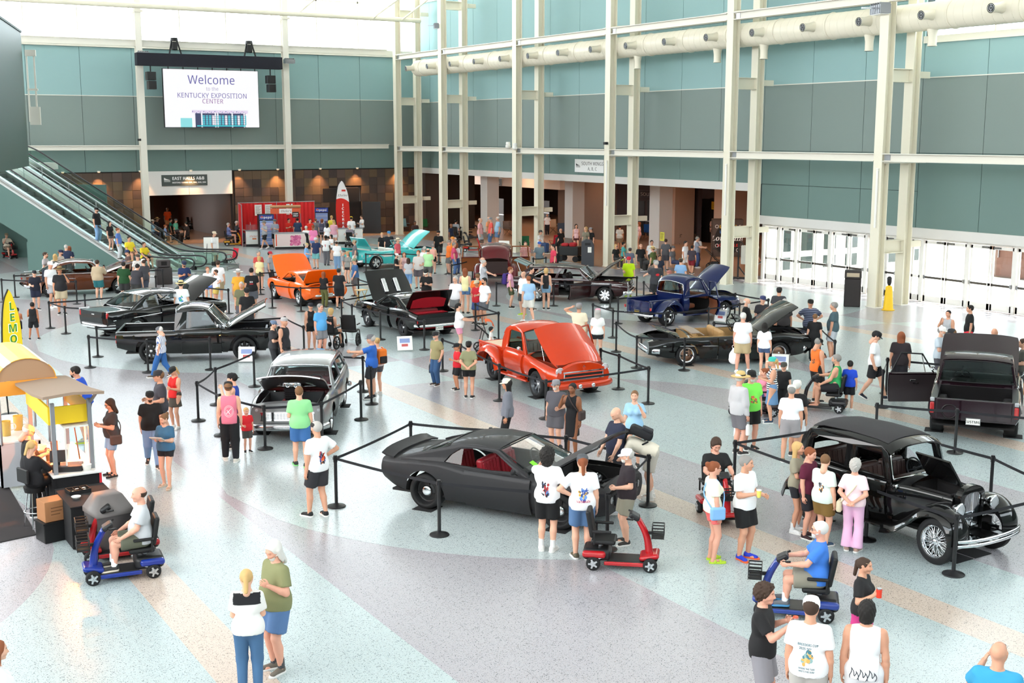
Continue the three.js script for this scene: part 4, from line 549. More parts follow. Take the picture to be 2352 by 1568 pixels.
class Car {
  constructor(name, label, cat, x, z, heading, s) {
    this.s = s; this.g = thing(name, label, cat, V(x, s.lift ?? 0, z), heading * RAD); this.g.scale.setScalar(s.scale ?? 1); const S = this;
    for (const k of ['W', 'belt', 'top', 'bot']) this[k] = smooth1(s[k]);
    const zs = new Set(); for (let i = 0; i <= 52; i++) zs.add(+lerp(s.zR, s.zF, i / 52).toFixed(4));
    for (const e of [s.cab?.[0], s.cab?.[1], s.hood?.[0], s.hood?.[1], s.trunk?.[0], s.trunk?.[1], ...(s.doors ?? []).flat().flatMap(d => [d - .005, d + .005]), ...(s.bed ?? [])]) if (e !== undefined) zs.add(+e.toFixed(4));
    for (const zw of [s.zf, s.zr]) for (let i = 0; i <= 20; i++) zs.add(+(zw + (s.arch) * cos(i / 20 * PI)).toFixed(4));
    this.zs = [...zs].filter(z => z >= s.zR && z <= s.zF).sort((a, b) => a - b);
    this.rows = this.zs.map(z => S.section(z));
  }
  bottom(z) { const s = this.s; let b = this.bot(z); for (const zw of [s.zf, s.zr]) { if ((zw === s.zr && s.skirtR) || (zw === s.zf && s.skirtF)) continue; const d = Math.abs(z - zw); if (d < s.arch) b = Math.max(b, Math.min(s.wr + (s.archLift ?? 0) + Math.sqrt(s.arch ** 2 - d * d), this.belt(z) - .12)); } return b; }
  half(z) {                                                          // centre, shoulder, flank down to the sill
    const s = this.s, W = this.W(z), b = this.belt(z), t = this.top(z), bo = this.bottom(z), sr = Math.min(s.sr ?? .1, W * .3), xs = W - sr, P = [];
    for (let j = 0; j < TOPN; j++) { const u = j / (TOPN - 1); P.push([xs * u, t + (b - t) * Math.pow(u, s.crownP ?? 2.4)]); }
    for (let j = 1; j <= SHN; j++) { const a = j / SHN * 75 * RAD; P.push([xs + sr * sin(a) * .96, b - sr * .8 * (1 - cos(a))]); }
    const y0 = P[P.length - 1][1], x0 = P[P.length - 1][0];
    for (let j = 1; j <= SIDEN; j++) { const v = j / SIDEN, y = lerp(y0, bo, v), h = clamp((y0 - y) / Math.max(.2, y0 - this.bot(z)), 0, 1); P.push([x0 + (W - x0) * Math.min(1, h * 4) + (s.bulge ?? .02) * sin(PI * h) - (s.tuck ?? .06) * Math.pow(h, 2.6), y]); }
    return P;
  }
  section(z) { const P = this.half(z); return [...P.slice(1).reverse().map(p => [-p[0], p[1], z]), ...P.map(p => [p[0], p[1], z])]; }
  body(mat) {
    const s = this.s, zs = this.zs, mid = M1 - 1, cell = (i, j) => { const z = (zs[i] + zs[i + 1]) / 2, k = j < mid ? mid - 1 - j : j - mid;   // k: cell number out from the centre
      const inR = (r) => r && z > r[0] && z < r[1];
      if (k < TOPN - 1 && (inR(s.cab) || inR(s.bed))) return true; if (s.hoodOpen !== undefined && k < (s.hoodJ ?? TOPN - 1) && inR(s.hood)) return true; if (s.trunkOpen !== undefined && k < (s.hoodJ ?? TOPN - 1) && inR(s.trunk)) return true;
      for (const d of s.doors ?? []) if (k >= TOPN + SHN - 2 && z > d[0] - .005 && z < d[1] + .005) return true; return false; };
    this.mat = mat; const cap = (row, flip) => { const n = row.length, c = [0, (row[mid][1] + row[0][1]) / 2, row[0][2]], g = []; for (let i = 0; i < n; i++) { const a = row[i], b = row[(i + 1) % n]; g.push(...(flip ? [...b, ...a, ...c] : [...a, ...b, ...c])); } const q = new THREE.BufferGeometry(); q.setAttribute('position', new THREE.Float32BufferAttribute(g, 3)); q.computeVertexNormals(); return q; };
    part('body_shell', merge([crease(skin(this.rows, false, cell), 40), ...(s.openEnds ? [] : [cap(this.rows[0], 1), cap(this.rows[this.rows.length - 1], 0)])]), mat, this.g);
    (s.doors ?? []).forEach((d, q) => { for (const side of [-1, 1]) { const idx = zs.map((z, i) => i).filter(i => zs[i] >= d[0] && zs[i] <= d[1]), rows = idx.map(i => { const r = this.rows[i], c = r.slice(mid).slice(TOPN + SHN - 2); return c.map(p => [p[0] * side, p[1], p[2]]); }); const open = s.doorOpen?.[q]?.[side < 0 ? 'R' : 'L'];
      const dg = thicken(rows, side < 0 ? .05 : -.05), m = part('door', dg, mat, this.g); if (s.handles !== false) { const r0 = rows[2], p = r0[2]; part('door_handle', rbox(.03, .025, .14, .01, p[0] + side * .02, p[1] - .02, p[2] + .02), s.handleMat ?? CHROME, m); } if (open) { const hx = rows[rows.length - 1][0]; part('door_trim', skin(rows.map(r => r.slice(1).map(p => [p[0] - side * .055, p[1], p[2]]))), s.trim ?? DARKIN, m); m.geometry.translate(-hx[0], 0, -hx[2]); for (const c of m.children) c.geometry.translate(-hx[0], 0, -hx[2]); m.position.set(hx[0], 0, hx[2]); m.rotation.y = side * -open * RAD; (this.openDoors ??= []).push(m); } } });
    // floor pan, wheel housings
    const w = this.W(0) - .1; part('floor_pan', merge([span(-w, w, s.pan ?? .26, (s.pan ?? .26) + .04, s.zR + .25, s.zF - .3), ...[s.zf, s.zr].map(zw => span(-w, w, .3, Math.min(.55, this.belt(zw) - .15), zw - .05, zw + .05))]), DARKIN, this.g);
    for (const zw of [s.zf, s.zr]) for (const k of [-1, 1]) { const W = this.W(zw); part('wheel_housing', mv(new THREE.CylinderGeometry(s.arch * .99, s.arch * .99, .3, 24, 1, true, 0, PI), k * (W - .18), s.wr + (s.archLift ?? 0), zw, 0, 0, PI / 2).rotateX(0), DARKIN, this.g).visible = true; }
    return this;
  }
  patch(z0, z1, mat, name, open, hinge, jn = TOPN - 1, t = .03) {    // hood or boot lid cut from the same skin
    const mid = M1 - 1, rows = this.zs.map((z, i) => [z, i]).filter(([z]) => z >= z0 && z <= z1).map(([z, i]) => this.rows[i].slice(mid - jn, mid + jn + 1).map(p => [...p]));
    const g = crease(thicken(rows, t), 40), hz = hinge === 'rear' ? z0 : z1, hy = this.top(hz); g.translate(0, -hy, -hz); const m = part(name, g, mat, this.g); m.position.set(0, hy + .005, hz); m.rotation.x = (hinge === 'rear' ? -1 : 1) * open * RAD; return m;
  }
  bay(z0, z1, lined, engine = true) {
    const s = this.s, w = this.W((z0 + z1) / 2) * .72, y = Math.min(this.top(z0), this.top(z1)) - .08, m = lined ?? DARKIN;
    const b = part('engine_bay', merge([span(-w, w, .34, .37, z0, z1), span(-w, -w + .02, .34, y, z0, z1), span(w - .02, w, .34, y, z0, z1), span(-w, w, .34, y, z0, z0 + .02), span(-w, w, .34, y, z1 - .02, z1)]), m, this.g); if (!engine) return b;
    const c = (z0 + z1) / 2 - .1; part('engine_block', merge([rbox(.5, .34, .62, .05, 0, .55, c), rbox(.2, .16, .3, .03, 0, .58, c + .42), box(.8, .4, .06, 0, y - .26, z1 - .14), cyl(.16, .16, .05, 0, .55, c + .45, 18, PI / 2)]), M(0x3a3a3e, .35, .7), b);
    for (const k of [-1, 1]) part('valve_cover', rbox(.14, .1, .56, .04, k * .24, .73, c, 0, 0, k * -.5), s.cover ?? CHROME, b);
    part('air_cleaner', merge([cyl(.19, .19, .09, 0, .82, c + .02, 22), cyl(.03, .03, .05, 0, .88, c + .02, 10)]), s.cleaner ?? CHROME, b);
    part('hose', merge([pipe([V(.1, .7, c + .35), V(.22, .72, c + .5), V(.25, .6, z1 - .18)], .025, 6, false, 8), pipe([V(-.3, .7, c - .2), V(-.42, .66, c + .1), V(-.4, .5, c + .4)], .02, 6, false, 8)]), BLACK, b); part('battery', rbox(.2, .17, .16, .02, w - .18, .5, z1 - .35), BLACKPLASTIC, b);
    return b;
  }
  // side frames with window openings, leaning inwards, and the roof between them
  cabin(o, mat) {
    const s = this.s, lean = o.lean ?? .28, y0 = o.y0, xAt = (z, y) => (o.x ?? this.W(0) - .09) - (o.taper ?? 0) * Math.max(0, -z - .2) ** 2 - Math.max(0, y - y0) * lean, t = .045;
    for (const k of [-1, 1]) { const g = extrude(o.outline, t, o.holes ?? [], .006, { steps: 1 }); const p = g.attributes.position; for (let i = 0; i < p.count; i++) { const z = p.getX(i), y = p.getY(i), d = p.getZ(i); p.setXYZ(i, k * (xAt(z, y) - d), y, z); } g.computeVertexNormals(); part(o.sideName ?? 'pillar_frame', crease(g, 30), o.frameMat ?? mat, this.g); }
    const roofRows = o.roof.map(([z, y], i) => { const w = xAt(z, y) + .006, n = 14; return Array.from({ length: n + 1 }, (_, j) => { const u = j / n * 2 - 1; return [w * u, y + (o.crown ?? .05) * (1 - Math.pow(Math.abs(u), 2.6)) - .012 * Math.pow(Math.abs(u), 12), z + (i === 0 ? .03 * (1 - u * u) : i === o.roof.length - 1 ? -.03 * (1 - u * u) : 0)]; }); });
    part('roof', crease(thicken(roofRows, -.03), 40), o.roofMat ?? mat, this.g);
    const pane = (name, a, b, bulge, m = TINT) => { const n = 10, rows = []; for (let i = 0; i <= 6; i++) { const v = i / 6, z = lerp(a[0], b[0], v), y = lerp(a[1], b[1], v), w = xAt(z, y) - .03; rows.push(Array.from({ length: n + 1 }, (_, j) => { const u = j / n * 2 - 1; return [w * u, y + (o.crown ?? .05) * (1 - u * u) * v, z + bulge * (1 - u * u)]; })); } const q = part(name, skin(rows), m, this.g); if (o.seal) part('glass_seal', pipe([...rows[0], ...rows.map(r => r[n]).slice(1), ...[...rows[6]].reverse().slice(1), ...rows.map(r => r[0]).reverse().slice(1, -1)].map(p => V(...p)), .014, 5, true), o.seal, q); return q; };
    if (o.ws) pane('windshield', o.ws[0], o.ws[1], o.wsBulge ?? .1, o.wsGlass ?? GLASS); if (o.bl) pane('rear_window', o.bl[0], o.bl[1], -(o.blBulge ?? .08), o.blGlass ?? TINT);
    for (const h of o.glass ?? []) for (const k of [-1, 1]) { if (h.side && h.side !== k) continue; const g = new THREE.ShapeGeometry(shapeOf(h.pts ?? h)); const p = g.attributes.position; for (let i = 0; i < p.count; i++) { const z = p.getX(i), y = p.getY(i); p.setXYZ(i, k * (xAt(z, y) - .022), y, z); } g.computeVertexNormals(); part('side_window', g, TINT, this.g); }
    this.xAt = xAt; return this;
  }
  wheels(kind, o = {}) {
    const s = this.s; for (const [zw, w] of [[s.zf, o.wf ?? .2], [s.zr, o.wrr ?? .24]]) for (const k of [-1, 1]) { const r = zw === s.zr ? o.rr ?? s.wr : s.wr, wh = wheel(r, w, kind, o); wh.position.set(k * ((o.track ?? this.W(zw) - w / 2 - .035)), r, zw); wh.rotation.y = k > 0 ? 0 : PI; if (zw === s.zf && o.steer) wh.rotation.y += o.steer; this.g.add(wh);
      if (o.mats !== false) part('floor_mat', box(.42, .012, .42, k * (this.W(zw) - .12), .006 - (s.lift ?? 0), zw), M(0x17171a, .9), this.g); } return this;
  }
  bumper(z, y, w, h, d, mat = CHROME, wrap = .2, bow = .06, name = 'bumper') { const pts = []; for (let i = 0; i <= 16; i++) { const u = i / 16 * 2 - 1; pts.push(V(w * u, 0, (-bow * u * u - wrap * Math.pow(Math.abs(u), 7)) * Math.sign(z))); } const g = pipe(pts, d, 10).scale(1, h / (2 * d), 1).translate(0, y, z); return part(name, g, mat, this.g); }
  headlight(x, y, z, r, mat = CHROME) { for (const k of [-1, 1]) { const h = part('headlight', mv(lathe([[r * .8, -.06], [r * 1.05, -.02], [r * 1.08, .02], [r * .98, .035], [r * .92, .02]], 22), k * x, y, z, PI / 2), mat, this.g); part('headlight_lens', mv(lathe([[r * .95, .01], [r * .7, .035], [0, .045]], 20), k * x, y, z, PI / 2), LAMPGLASS, h); } return this; }
  grille(x, y0, y1, z, n, m, mat = CHROME, vert = 0, frame = true) { const g = part('grille', box(2 * x, y1 - y0, .03, 0, (y0 + y1) / 2, z - .02), BLACK, this.g); for (let i = 0; i < n; i++) part('grille_bar', box(2 * x, .018, .03, 0, lerp(y0, y1, (i + .5) / n), z), mat, g); for (let i = 0; i < vert; i++) part('grille_bar', box(.016, y1 - y0, .03, lerp(-x, x, (i + .5) / vert), (y0 + y1) / 2, z + .004), mat, g); if (frame) part('grille_frame', merge([box(2 * x + .06, .03, .05, 0, y1, z), box(2 * x + .06, .03, .05, 0, y0, z), box(.03, y1 - y0, .05, -x, (y0 + y1) / 2, z), box(.03, y1 - y0, .05, x, (y0 + y1) / 2, z)]), mat, g); return this; }
  plate(text, y, z, bg = '#f0efe8', fg = '#222', yaw = PI) { const t = print(256, 128, x => { x.strokeStyle = '#888'; x.lineWidth = 6; x.strokeRect(4, 4, 248, 120); words(x, text, 72, 128, 70, fg, 'sans-serif', 'bold'); }, bg), p = part('licence_plate', box(.31, .155, .012, 0, y, z), STEEL, this.g); part('plate_print', plate(.305, .15, 0, y, z + Math.sign(z) * .009, 0, z < 0 ? PI : 0), M(0xffffff, .4, 0, { map: t }), p); return this; }
  strip(pts, r = .014, mat = CHROME, name = 'side_trim') { for (const k of [-1, 1]) part(name, pipe(pts.map(p => { const h = this.half(p[0]), y = p[1]; let x = h[h.length - 1][0]; for (let i = TOPN; i < h.length - 1; i++) if (h[i][1] >= y && h[i + 1][1] <= y) { x = lerp(h[i][0], h[i + 1][0], (h[i][1] - y) / (h[i][1] - h[i + 1][1] || 1)); break; } return V(k * (x + .004), y, p[0]); }), r, 6, false, 24), mat, this.g); return this; }
  seat(z, y, w, mat, n = 1, back = .5, name = 'seat') { for (let i = 0; i < n; i++) { const x = n === 1 ? 0 : (i ? 1 : -1) * w * .53, ww = n === 1 ? w : w * .48; const st = part(name, rbox(ww * 2, .18, .5, .07, x, y, z, 0, 0, 0, 3), mat, this.g); part('seat_back', rbox(ww * 2, back, .16, .07, x, y + back / 2 + .02, z - .27, -.2, 0, 0, 3), mat, st); const pl = []; const m = Math.max(3, Math.round(ww * 2 / .12)); for (let k = 0; k < m; k++) pl.push(rbox(ww * 2 / m - .02, back * .72, .03, .012, x - ww + (k + .5) * ww * 2 / m, y + back * .52 + .02, z - .185, -.2, 0, 0, 1)); part('seat_pleat', merge(pl), mat, st).userData.kind = 'stuff'; } return this; }
  dash(z, y, mat) { const w = this.W(z) - .14; const d = part('dashboard', rbox(2 * w, .2, .18, .05, 0, y, z), mat, this.g); const sw = part('steering_wheel', mv(merge([new THREE.TorusGeometry(.19, .014, 6, 24), box(.36, .02, .02), cyl(.04, .04, .03, 0, 0, 0, 12, PI / 2), cyl(.02, .02, .4, 0, 0, .2, 8, PI / 2)]), .36, y + .05, z - .28, -.45, 0, 0), BLACK, this.g); return this; }
  mirror(x, y, z, mat = CHROME) { for (const k of [-1, 1]) part('side_mirror', merge([mv(lathe([[0, -.03], [.045, -.02], [.06, .02], [.055, .03], [0, .03]], 14), k * (x + .1), y + .08, z, -PI / 2), pipe([V(k * x, y, z + .03), V(k * (x + .1), y + .06, z + .02)], .01, 6)]), mat, this.g); return this; }
  add(name, geo, mat) { return part(name, geo, mat, this.g); }
}
function wheel(r, w, kind, o) {
  const g = part('wheel', cached('tyre' + [r, w], () => mv(lathe([[r * .68, -w / 2], [r * .8, -w / 2 - .012], [r * .93, -w / 2], [r * .99, -w * .4], [r, -w * .3], [r, w * .3], [r * .99, w * .4], [r * .93, w / 2], [r * .8, w / 2 + .012], [r * .68, w / 2], [r * .66, 0], [r * .68, -w / 2]], 40), 0, 0, 0, 0, 0, -PI / 2)), RUBBER, new THREE.Group()); g.parent.remove(g);
  const R = r * .69, ax = (pts, seg = 32) => mv(lathe(pts, seg), 0, 0, 0, 0, 0, -PI / 2), rimMat = o.rim ?? CHROME, add = (n, ge, m) => part(n, ge, m, g);
  const deep = o.deep ?? .06;
  add('rim', cached('rim' + [r, w, deep], () => ax([[R, -w * .4], [R * .93, -w * .3], [R * .9, w / 2 - deep - .02], [R * .97, w / 2 - .01], [R * 1.02, w / 2 + .005], [R * .99, w / 2 - .015], [R * .9, w / 2 - deep]])), o.lip ?? rimMat);
  const dz = w / 2 - deep;
  if (kind === 'dog' || kind === 'disc') { add('wheel_disc', ax([[R * .92, dz - .01], [R * .8, dz - .025], [R * .5, dz + (kind === 'disc' ? .015 : -.005)], [R * .3, dz + .01], [0, dz + .02]]), rimMat); add('hub_cap', ax(kind === 'dog' ? [[R * .46, dz], [R * .45, dz + .035], [R * .3, dz + .055], [R * .12, dz + .06], [0, dz + .062]] : [[R * .14, dz + .02], [R * .1, dz + .045], [0, dz + .05]]), CHROME); if (kind === 'disc') add('trim_ring', ax([[R * 1.0, w / 2], [R * .9, w / 2 - .005], [R * .84, w / 2 - .03]]), CHROME); }
  else if (kind === 'wire') { const L = []; for (let i = 0; i < 40; i++) { const a = i / 40 * 2 * PI, b = a + (i % 2 ? .35 : -.35), h = i % 4 < 2 ? .03 : -.03; L.push(pipe([V(dz + h, cos(a) * R * .22, sin(a) * R * .22), V(dz - .03, cos(b) * R * .93, sin(b) * R * .93)], .0045, 4)); } add('wire_spokes', merge(L), CHROME).userData.kind = 'stuff'; add('hub_cap', ax([[R * .24, dz - .03], [R * .22, dz + .04], [R * .1, dz + .06], [0, dz + .065]]), CHROME); }
  else { const n = kind === 'five' ? 5 : kind === 'seven' ? 7 : 8; for (let i = 0; i < n; i++) { const a = i / n * 2 * PI, sp = extrude([[-.03, R * .16], [.03, R * .16], [kind === 'five' ? .045 : .022, R * .93], [kind === 'five' ? -.045 : -.022, R * .93]], .03, [], .004).translate(0, 0, 0); add('spoke', mv(sp, 0, 0, 0, 0, PI / 2).rotateX(a).translate(dz - .03, 0, 0), rimMat); } add('hub_cap', ax([[R * .22, dz - .02], [R * .2, dz + .015], [R * .1, dz + .03], [0, dz + .032]]), CHROME); add('brake_disc', ax([[R * .7, dz - .07], [R * .7, dz - .06], [R * .2, dz - .06]]), STEEL); }
  return g;
}
// pontoon or cycle fender: a crowned strip swept along a line in the side view
function fenderGeo(path, x0, x1, lip = .06, crown = .05, t = .02) {
  const c = curve2(path, 36), rows = c.map((p, i) => { const a = c[Math.max(0, i - 1)], b = c[Math.min(c.length - 1, i + 1)], tx = b[0] - a[0], ty = b[1] - a[1], l = Math.hypot(tx, ty), nz = -ty / l, ny = tx / l, s = path[0][0] < path[path.length - 1][0] ? 1 : -1; return Array.from({ length: 11 }, (_, j) => { const u = j / 10, d = s * (crown * (1 - Math.pow(2 * u - 1, 2)) - lip * Math.pow(u, 6) - .02 * Math.pow(1 - u, 4)); return [lerp(x0, x1, u), p[1] + ny * d, p[0] + nz * d]; }); });
  return rows;
}
// ---------------------------------------------------------------- the cars on show
const frameDoor = (m, pts, mat, r = .02) => part('door_window_frame', pipe(pts.map(p => V(...p)), r, 6), mat, m);
const shell60 = (o = {}) => ({ zR: -2.38, zF: 2.3, zf: 1.38, zr: -1.36, wr: .34, arch: .41, cab: [-1.5, .74], hood: [.92, 2.18], trunk: [-2.25, -1.62], doors: [[-.5, .86]], sr: .12, bulge: .035, tuck: .1,
  W: [[-2.38, .79], [-2.1, .88], [-1.36, .945], [0, .92], [1.38, .945], [2, .9], [2.3, .8]], belt: [[-2.38, .86], [-1.6, .93], [-1.0, .95], [-.4, .88], [.8, .87], [1.5, .87], [2.2, .83], [2.3, .78]], top: [[-2.38, .9], [-1.7, .96], [-.5, .95], [.75, .97], [1.6, .95], [2.2, .9], [2.3, .83]], bot: [[-2.38, .45], [-1.9, .3], [-.8, .22], [1, .22], [1.9, .28], [2.3, .36]], ...o });
const ROOF69 = { y0: .9, lean: .36, x: .86, crown: .045, outline: [[.78, .86], [.74, .93], [.1, 1.275], [-.35, 1.305], [-.75, 1.28], [-1.0, 1.2], [-1.75, .985], [-1.9, .93], [-1.9, .86]], holes: [[[.55, .93], [.06, 1.225], [-.35, 1.25], [-.68, 1.22], [-.86, 1.1], [-.98, .95], [-.9, .92], [0, .9]]], roof: [[.1, 1.28], [-.1, 1.3], [-.4, 1.308], [-.7, 1.295], [-.92, 1.245]], ws: [[.86, .95], [.12, 1.275]], bl: [[-1.62, .98], [-.92, 1.24]], wsBulge: .1 };
function camaro(name, label, x, z, hd, mat, o) {
  const c = new Car(name, label, 'car', x, z, hd, shell60(o.shell)); c.body(mat).cabin({ ...ROOF69, glass: o.glass, seal: o.seal }, mat);
  c.bumper(2.32, .47, .78, .09, .035, o.bump ?? mat, .22, .05); c.bumper(-2.4, .5, .78, .1, .035, o.bump ?? mat, .22, .04);
  c.grille(.5, .5, .66, 2.31, 6, 0, M(0x26262a, .5), 10, true).headlight(.62, .6, 2.27, .085, o.lampMat ?? CHROME);
  for (const k of [-1, 1]) part('tail_light', merge([0, 1, 2].map(i => rbox(.12, .1, .03, .01, k * (.36 + i * .135), .66, -2.375 + i * .012))), REDGLASS, c.g);
  c.add('spoiler', thicken([[-2.15, .935], [-2.32, .96], [-2.42, 1.0]].map(([z, y]) => Array.from({ length: 9 }, (_, j) => { const u = j / 4 - 1; return [u * .82, y - .05 * u ** 4, z + .06 * u * u]; })), .03), mat);
  c.seat(-.05, .42, .62, o.seat, 2, .58).seat(-.95, .42, .6, o.seat, 1, .48).dash(.62, .86, o.dash ?? BLACK).mirror(.9, .9, .55, o.bump ?? mat).wheels(o.wheel, o.w);
  return c;
}
{ // matt black coupe in front
  const mat = paint(0x2b2a2c, { r: .62, cc: .12 }), c = camaro('muscle_car', 'matt black muscle car with raised hood and red seats, nearest in front', 11.62, -19.2, 31.5, mat, { shell: { hoodOpen: 1, handleMat: BLACK, cover: M(0x77797c, .3, .8), cleaner: BLACK }, bump: mat, lampMat: BLACK, seat: M(0x8f1622, .4), wheel: 'dog', w: { rim: M(0x131315, .45), lip: M(0x1a1a1c, .4), wf: .22, wrr: .29, deep: .1 }, glass: [[[-.62, .93], [-.62, 1.22], [-.68, 1.22], [-.86, 1.1], [-.98, .95]]], seal: BLACK });
  c.patch(.92, 2.18, mat, 'hood', 33, 'rear'); const b = c.bay(.95, 2.15); part('valley_cover', merge([0, 1, 2, 3, 4, 5, 6].map(i => rbox(.44, .05, .035, .01, -.02, .8, 1.25 + i * .07))), M(0x9a9ca0, .25, .9), b);
  c.add('hood_prop', pipe([V(-.55, .9, 1.15), V(-.55, 1.22, 1.45)], .012, 6), BLACK); const st = c.add('windshield_sticker', plate(.13, .13, 0, 0, 0), M(0x7fe020, .6)); st.position.set(-.52, 1.05, .72); st.rotation.set(-1.02, -.1, 0);
}
{ // orange coupe behind
  const mat = paint(0xff6a10), c = camaro('muscle_car', 'bright orange muscle car with hood and boot lid raised, seen from behind', 19.4, -48.9, 181, mat, { shell: { hoodOpen: 1, trunkOpen: 1 }, bump: CHROME, seat: M(0x2a211c, .5), wheel: 'five', w: { wf: .22, wrr: .27 } });
  c.patch(.92, 2.18, mat, 'hood', 48, 'rear'); c.bay(.95, 2.15, paint(0xe05a0c)); c.patch(-2.25, -1.62, mat, 'boot_lid', 62, 'front'); c.bay(-2.2, -1.6, paint(0xd4560d), false); c.plate('CHROME', .52, -2.44);
}
{ // black coupe with the red boot
  const s = shell60({ zR: -2.5, zF: 2.42, zf: 1.46, zr: -1.46, hoodOpen: 1, trunkOpen: 1, trunk: [-2.36, -1.55], belt: [[-2.5, .88], [-1.6, .97], [-1, .95], [0, .9], [1.5, .9], [2.42, .82]], top: [[-2.5, .9], [-1.7, .98], [0, .96], [.75, .98], [1.6, .95], [2.42, .86]], hood: [.92, 2.3], W: [[-2.5, .86], [-2, .93], [0, .95], [1.5, .95], [2.42, .88]] });
  const mat = paint(0x0b0b0d), c = new Car('muscle_car', 'glossy black coupe with red-lined boot standing open', 'car', 19.54, -39.6, 180, s); c.body(mat).cabin({ ...ROOF69, outline: [[.78, .86], [.74, .93], [.1, 1.285], [-.35, 1.32], [-.8, 1.3], [-1.75, .985], [-1.8, .9], [-1.8, .86]], roof: [[.1, 1.285], [-.1, 1.31], [-.4, 1.322], [-.7, 1.312], [-.9, 1.27]], bl: [[-1.5, .99], [-.9, 1.26]], seal: CHROME, glass: [[[-.3, .91], [-.3, 1.25], [-.68, 1.22], [-.86, 1.1], [-.98, .95]]] }, mat);
  const red = M(0xb01024, .7); c.patch(.92, 2.3, mat, 'hood', 52, 'rear'); c.bay(.95, 2.25); const lid = c.patch(-2.36, -1.55, mat, 'boot_lid', 58, 'front'); part('boot_lining', box(1.3, .02, .74, 0, -.045, -.42), red, lid); c.bay(-2.34, -1.5, red, false);
  c.grille(.8, .58, .74, -2.5, 4, 0, M(0x2a2a2d, .4, .6), 0); c.bumper(-2.54, .5, .88, .1, .04, CHROME, .15, .04); c.bumper(2.46, .5, .88, .1, .04, CHROME, .15, .05); for (const k of [-1, 1]) part('tail_light', rbox(.1, .16, .05, .02, k * .8, .66, -2.5), REDGLASS, c.g); c.headlight(.72, .7, 2.4, .085).grille(.55, .62, .76, 2.42, 4, 0).plate('CLASSIC', .4, -2.52);
  c.seat(-.05, .44, .62, M(0x8c1420, .5), 2, .5).seat(-.95, .44, .6, M(0x8c1420, .5), 1, .45).dash(.62, .88, BLACK).mirror(.92, .92, .5, CHROME).wheels('five', { rim: M(0x55565a, .35, .8), wf: .2, wrr: .27 }); for (const k of [-1, 1]) part('hood_scoop', rbox(.16, .09, .6, .04, k * .24, .03, .62), CHROME, c.g.children.find(q => q.name === 'hood'));
}
function pickup(name, label, x, z, hd, mat, o) {                     // slab-sided pickup
  const s = { zR: -2.42, zF: 2.35, zf: 1.4, zr: -1.42, wr: .37, arch: .45, archLift: .02, cab: [-.6, .66], bed: [-2.36, -.68], hood: [.82, 2.22], doors: [[-.5, .72]], sr: .07, bulge: .03, tuck: .08, crownP: 3.2, pan: .3,
    W: [[-2.42, .97], [-1.8, .99], [0, .985], [1.4, 1.0], [2.1, .98], [2.35, .9]], belt: [[-2.42, .98], [-.7, .98], [-.6, 1.0], [.7, 1.0], [2.35, .98]], top: [[-2.42, .99], [-.7, .99], [-.6, 1.03], [.6, 1.06], [1.2, 1.1], [2.35, 1.05]], bot: [[-2.42, .5], [-1.9, .36], [-.6, .28], [1, .28], [2, .34], [2.35, .44]], ...o.shell };
  const c = new Car(name, label, 'truck', x, z, hd, s); c.body(mat);
  c.cabin({ y0: 1.0, lean: .2, x: .9, crown: .05, outline: [[.86, .98], [.78, 1.05], [.3, 1.6], [.15, 1.66], [-.5, 1.66], [-.66, 1.5], [-.7, .98]], holes: [[[.6, 1.04], [.26, 1.55], [-.32, 1.56], [-.36, 1.04]]], roof: [[.32, 1.6], [.12, 1.665], [-.2, 1.69], [-.48, 1.67], [-.62, 1.58]], ws: [[.86, 1.06], [.33, 1.6]], bl: [[-.69, 1.08], [-.63, 1.55]], blBulge: .06, glass: o.glass ?? [[[.6, 1.04], [.26, 1.55], [-.32, 1.56], [-.36, 1.04]]], seal: o.seal ?? BLACK }, mat);
  c.add('rear_cab_wall', span(-.86, .86, .6, 1.08, -.7, -.66), mat); const bm = o.bedMat ?? M(0x0f0f10, .35);
  c.add('bed_floor', span(-.82, .82, .52, .55, -2.36, -.68), bm); for (const k of [-1, 1]) c.add('bed_side', merge([span(k * .8, k * .82, .5, .96, -2.36, -.68), span(k * .8, k * .92, .955, .985, -2.38, -.66), rbox(.22, .3, .9, .06, k * .72, .66, -1.42)]), bm); c.add('bed_front', span(-.84, .84, .5, .98, -.72, -.68), bm);
  c.add('tailgate', merge([rbox(1.62, .46, .06, .02, 0, .76, -2.42)]), mat); for (let i = 0; i < 9; i++) part('bed_rib', box(.02, .012, 1.6, -.64 + i * .16, .556, -1.5), bm, c.g);
  for (const k of [-1, 1]) { part('tail_light', rbox(.1, .26, .06, .03, k * .9, .76, -2.42), REDGLASS, c.g); part('reverse_light', rbox(.1, .1, .05, .03, k * .9, .95, -2.41), LAMPGLASS, c.g); }
  c.grille(.72, .62, .82, 2.35, 3, 0, o.grill ?? CHROME, 8).headlight(.76, .73, 2.32, .09); c.bumper(2.44, .46, .92, .14, .05, o.bump ?? CHROME, .1, .04); if (o.rearBump !== false) c.bumper(-2.5, .48, .9, .12, .04, o.bump ?? CHROME, .08, .02);
  c.seat(-.2, .62, .78, o.seat ?? M(0x201c1c, .6), 1, .5).dash(.62, .98, BLACK).mirror(.98, 1.05, .62).wheels(o.wheel ?? 'five', o.w ?? {}); return c;
}
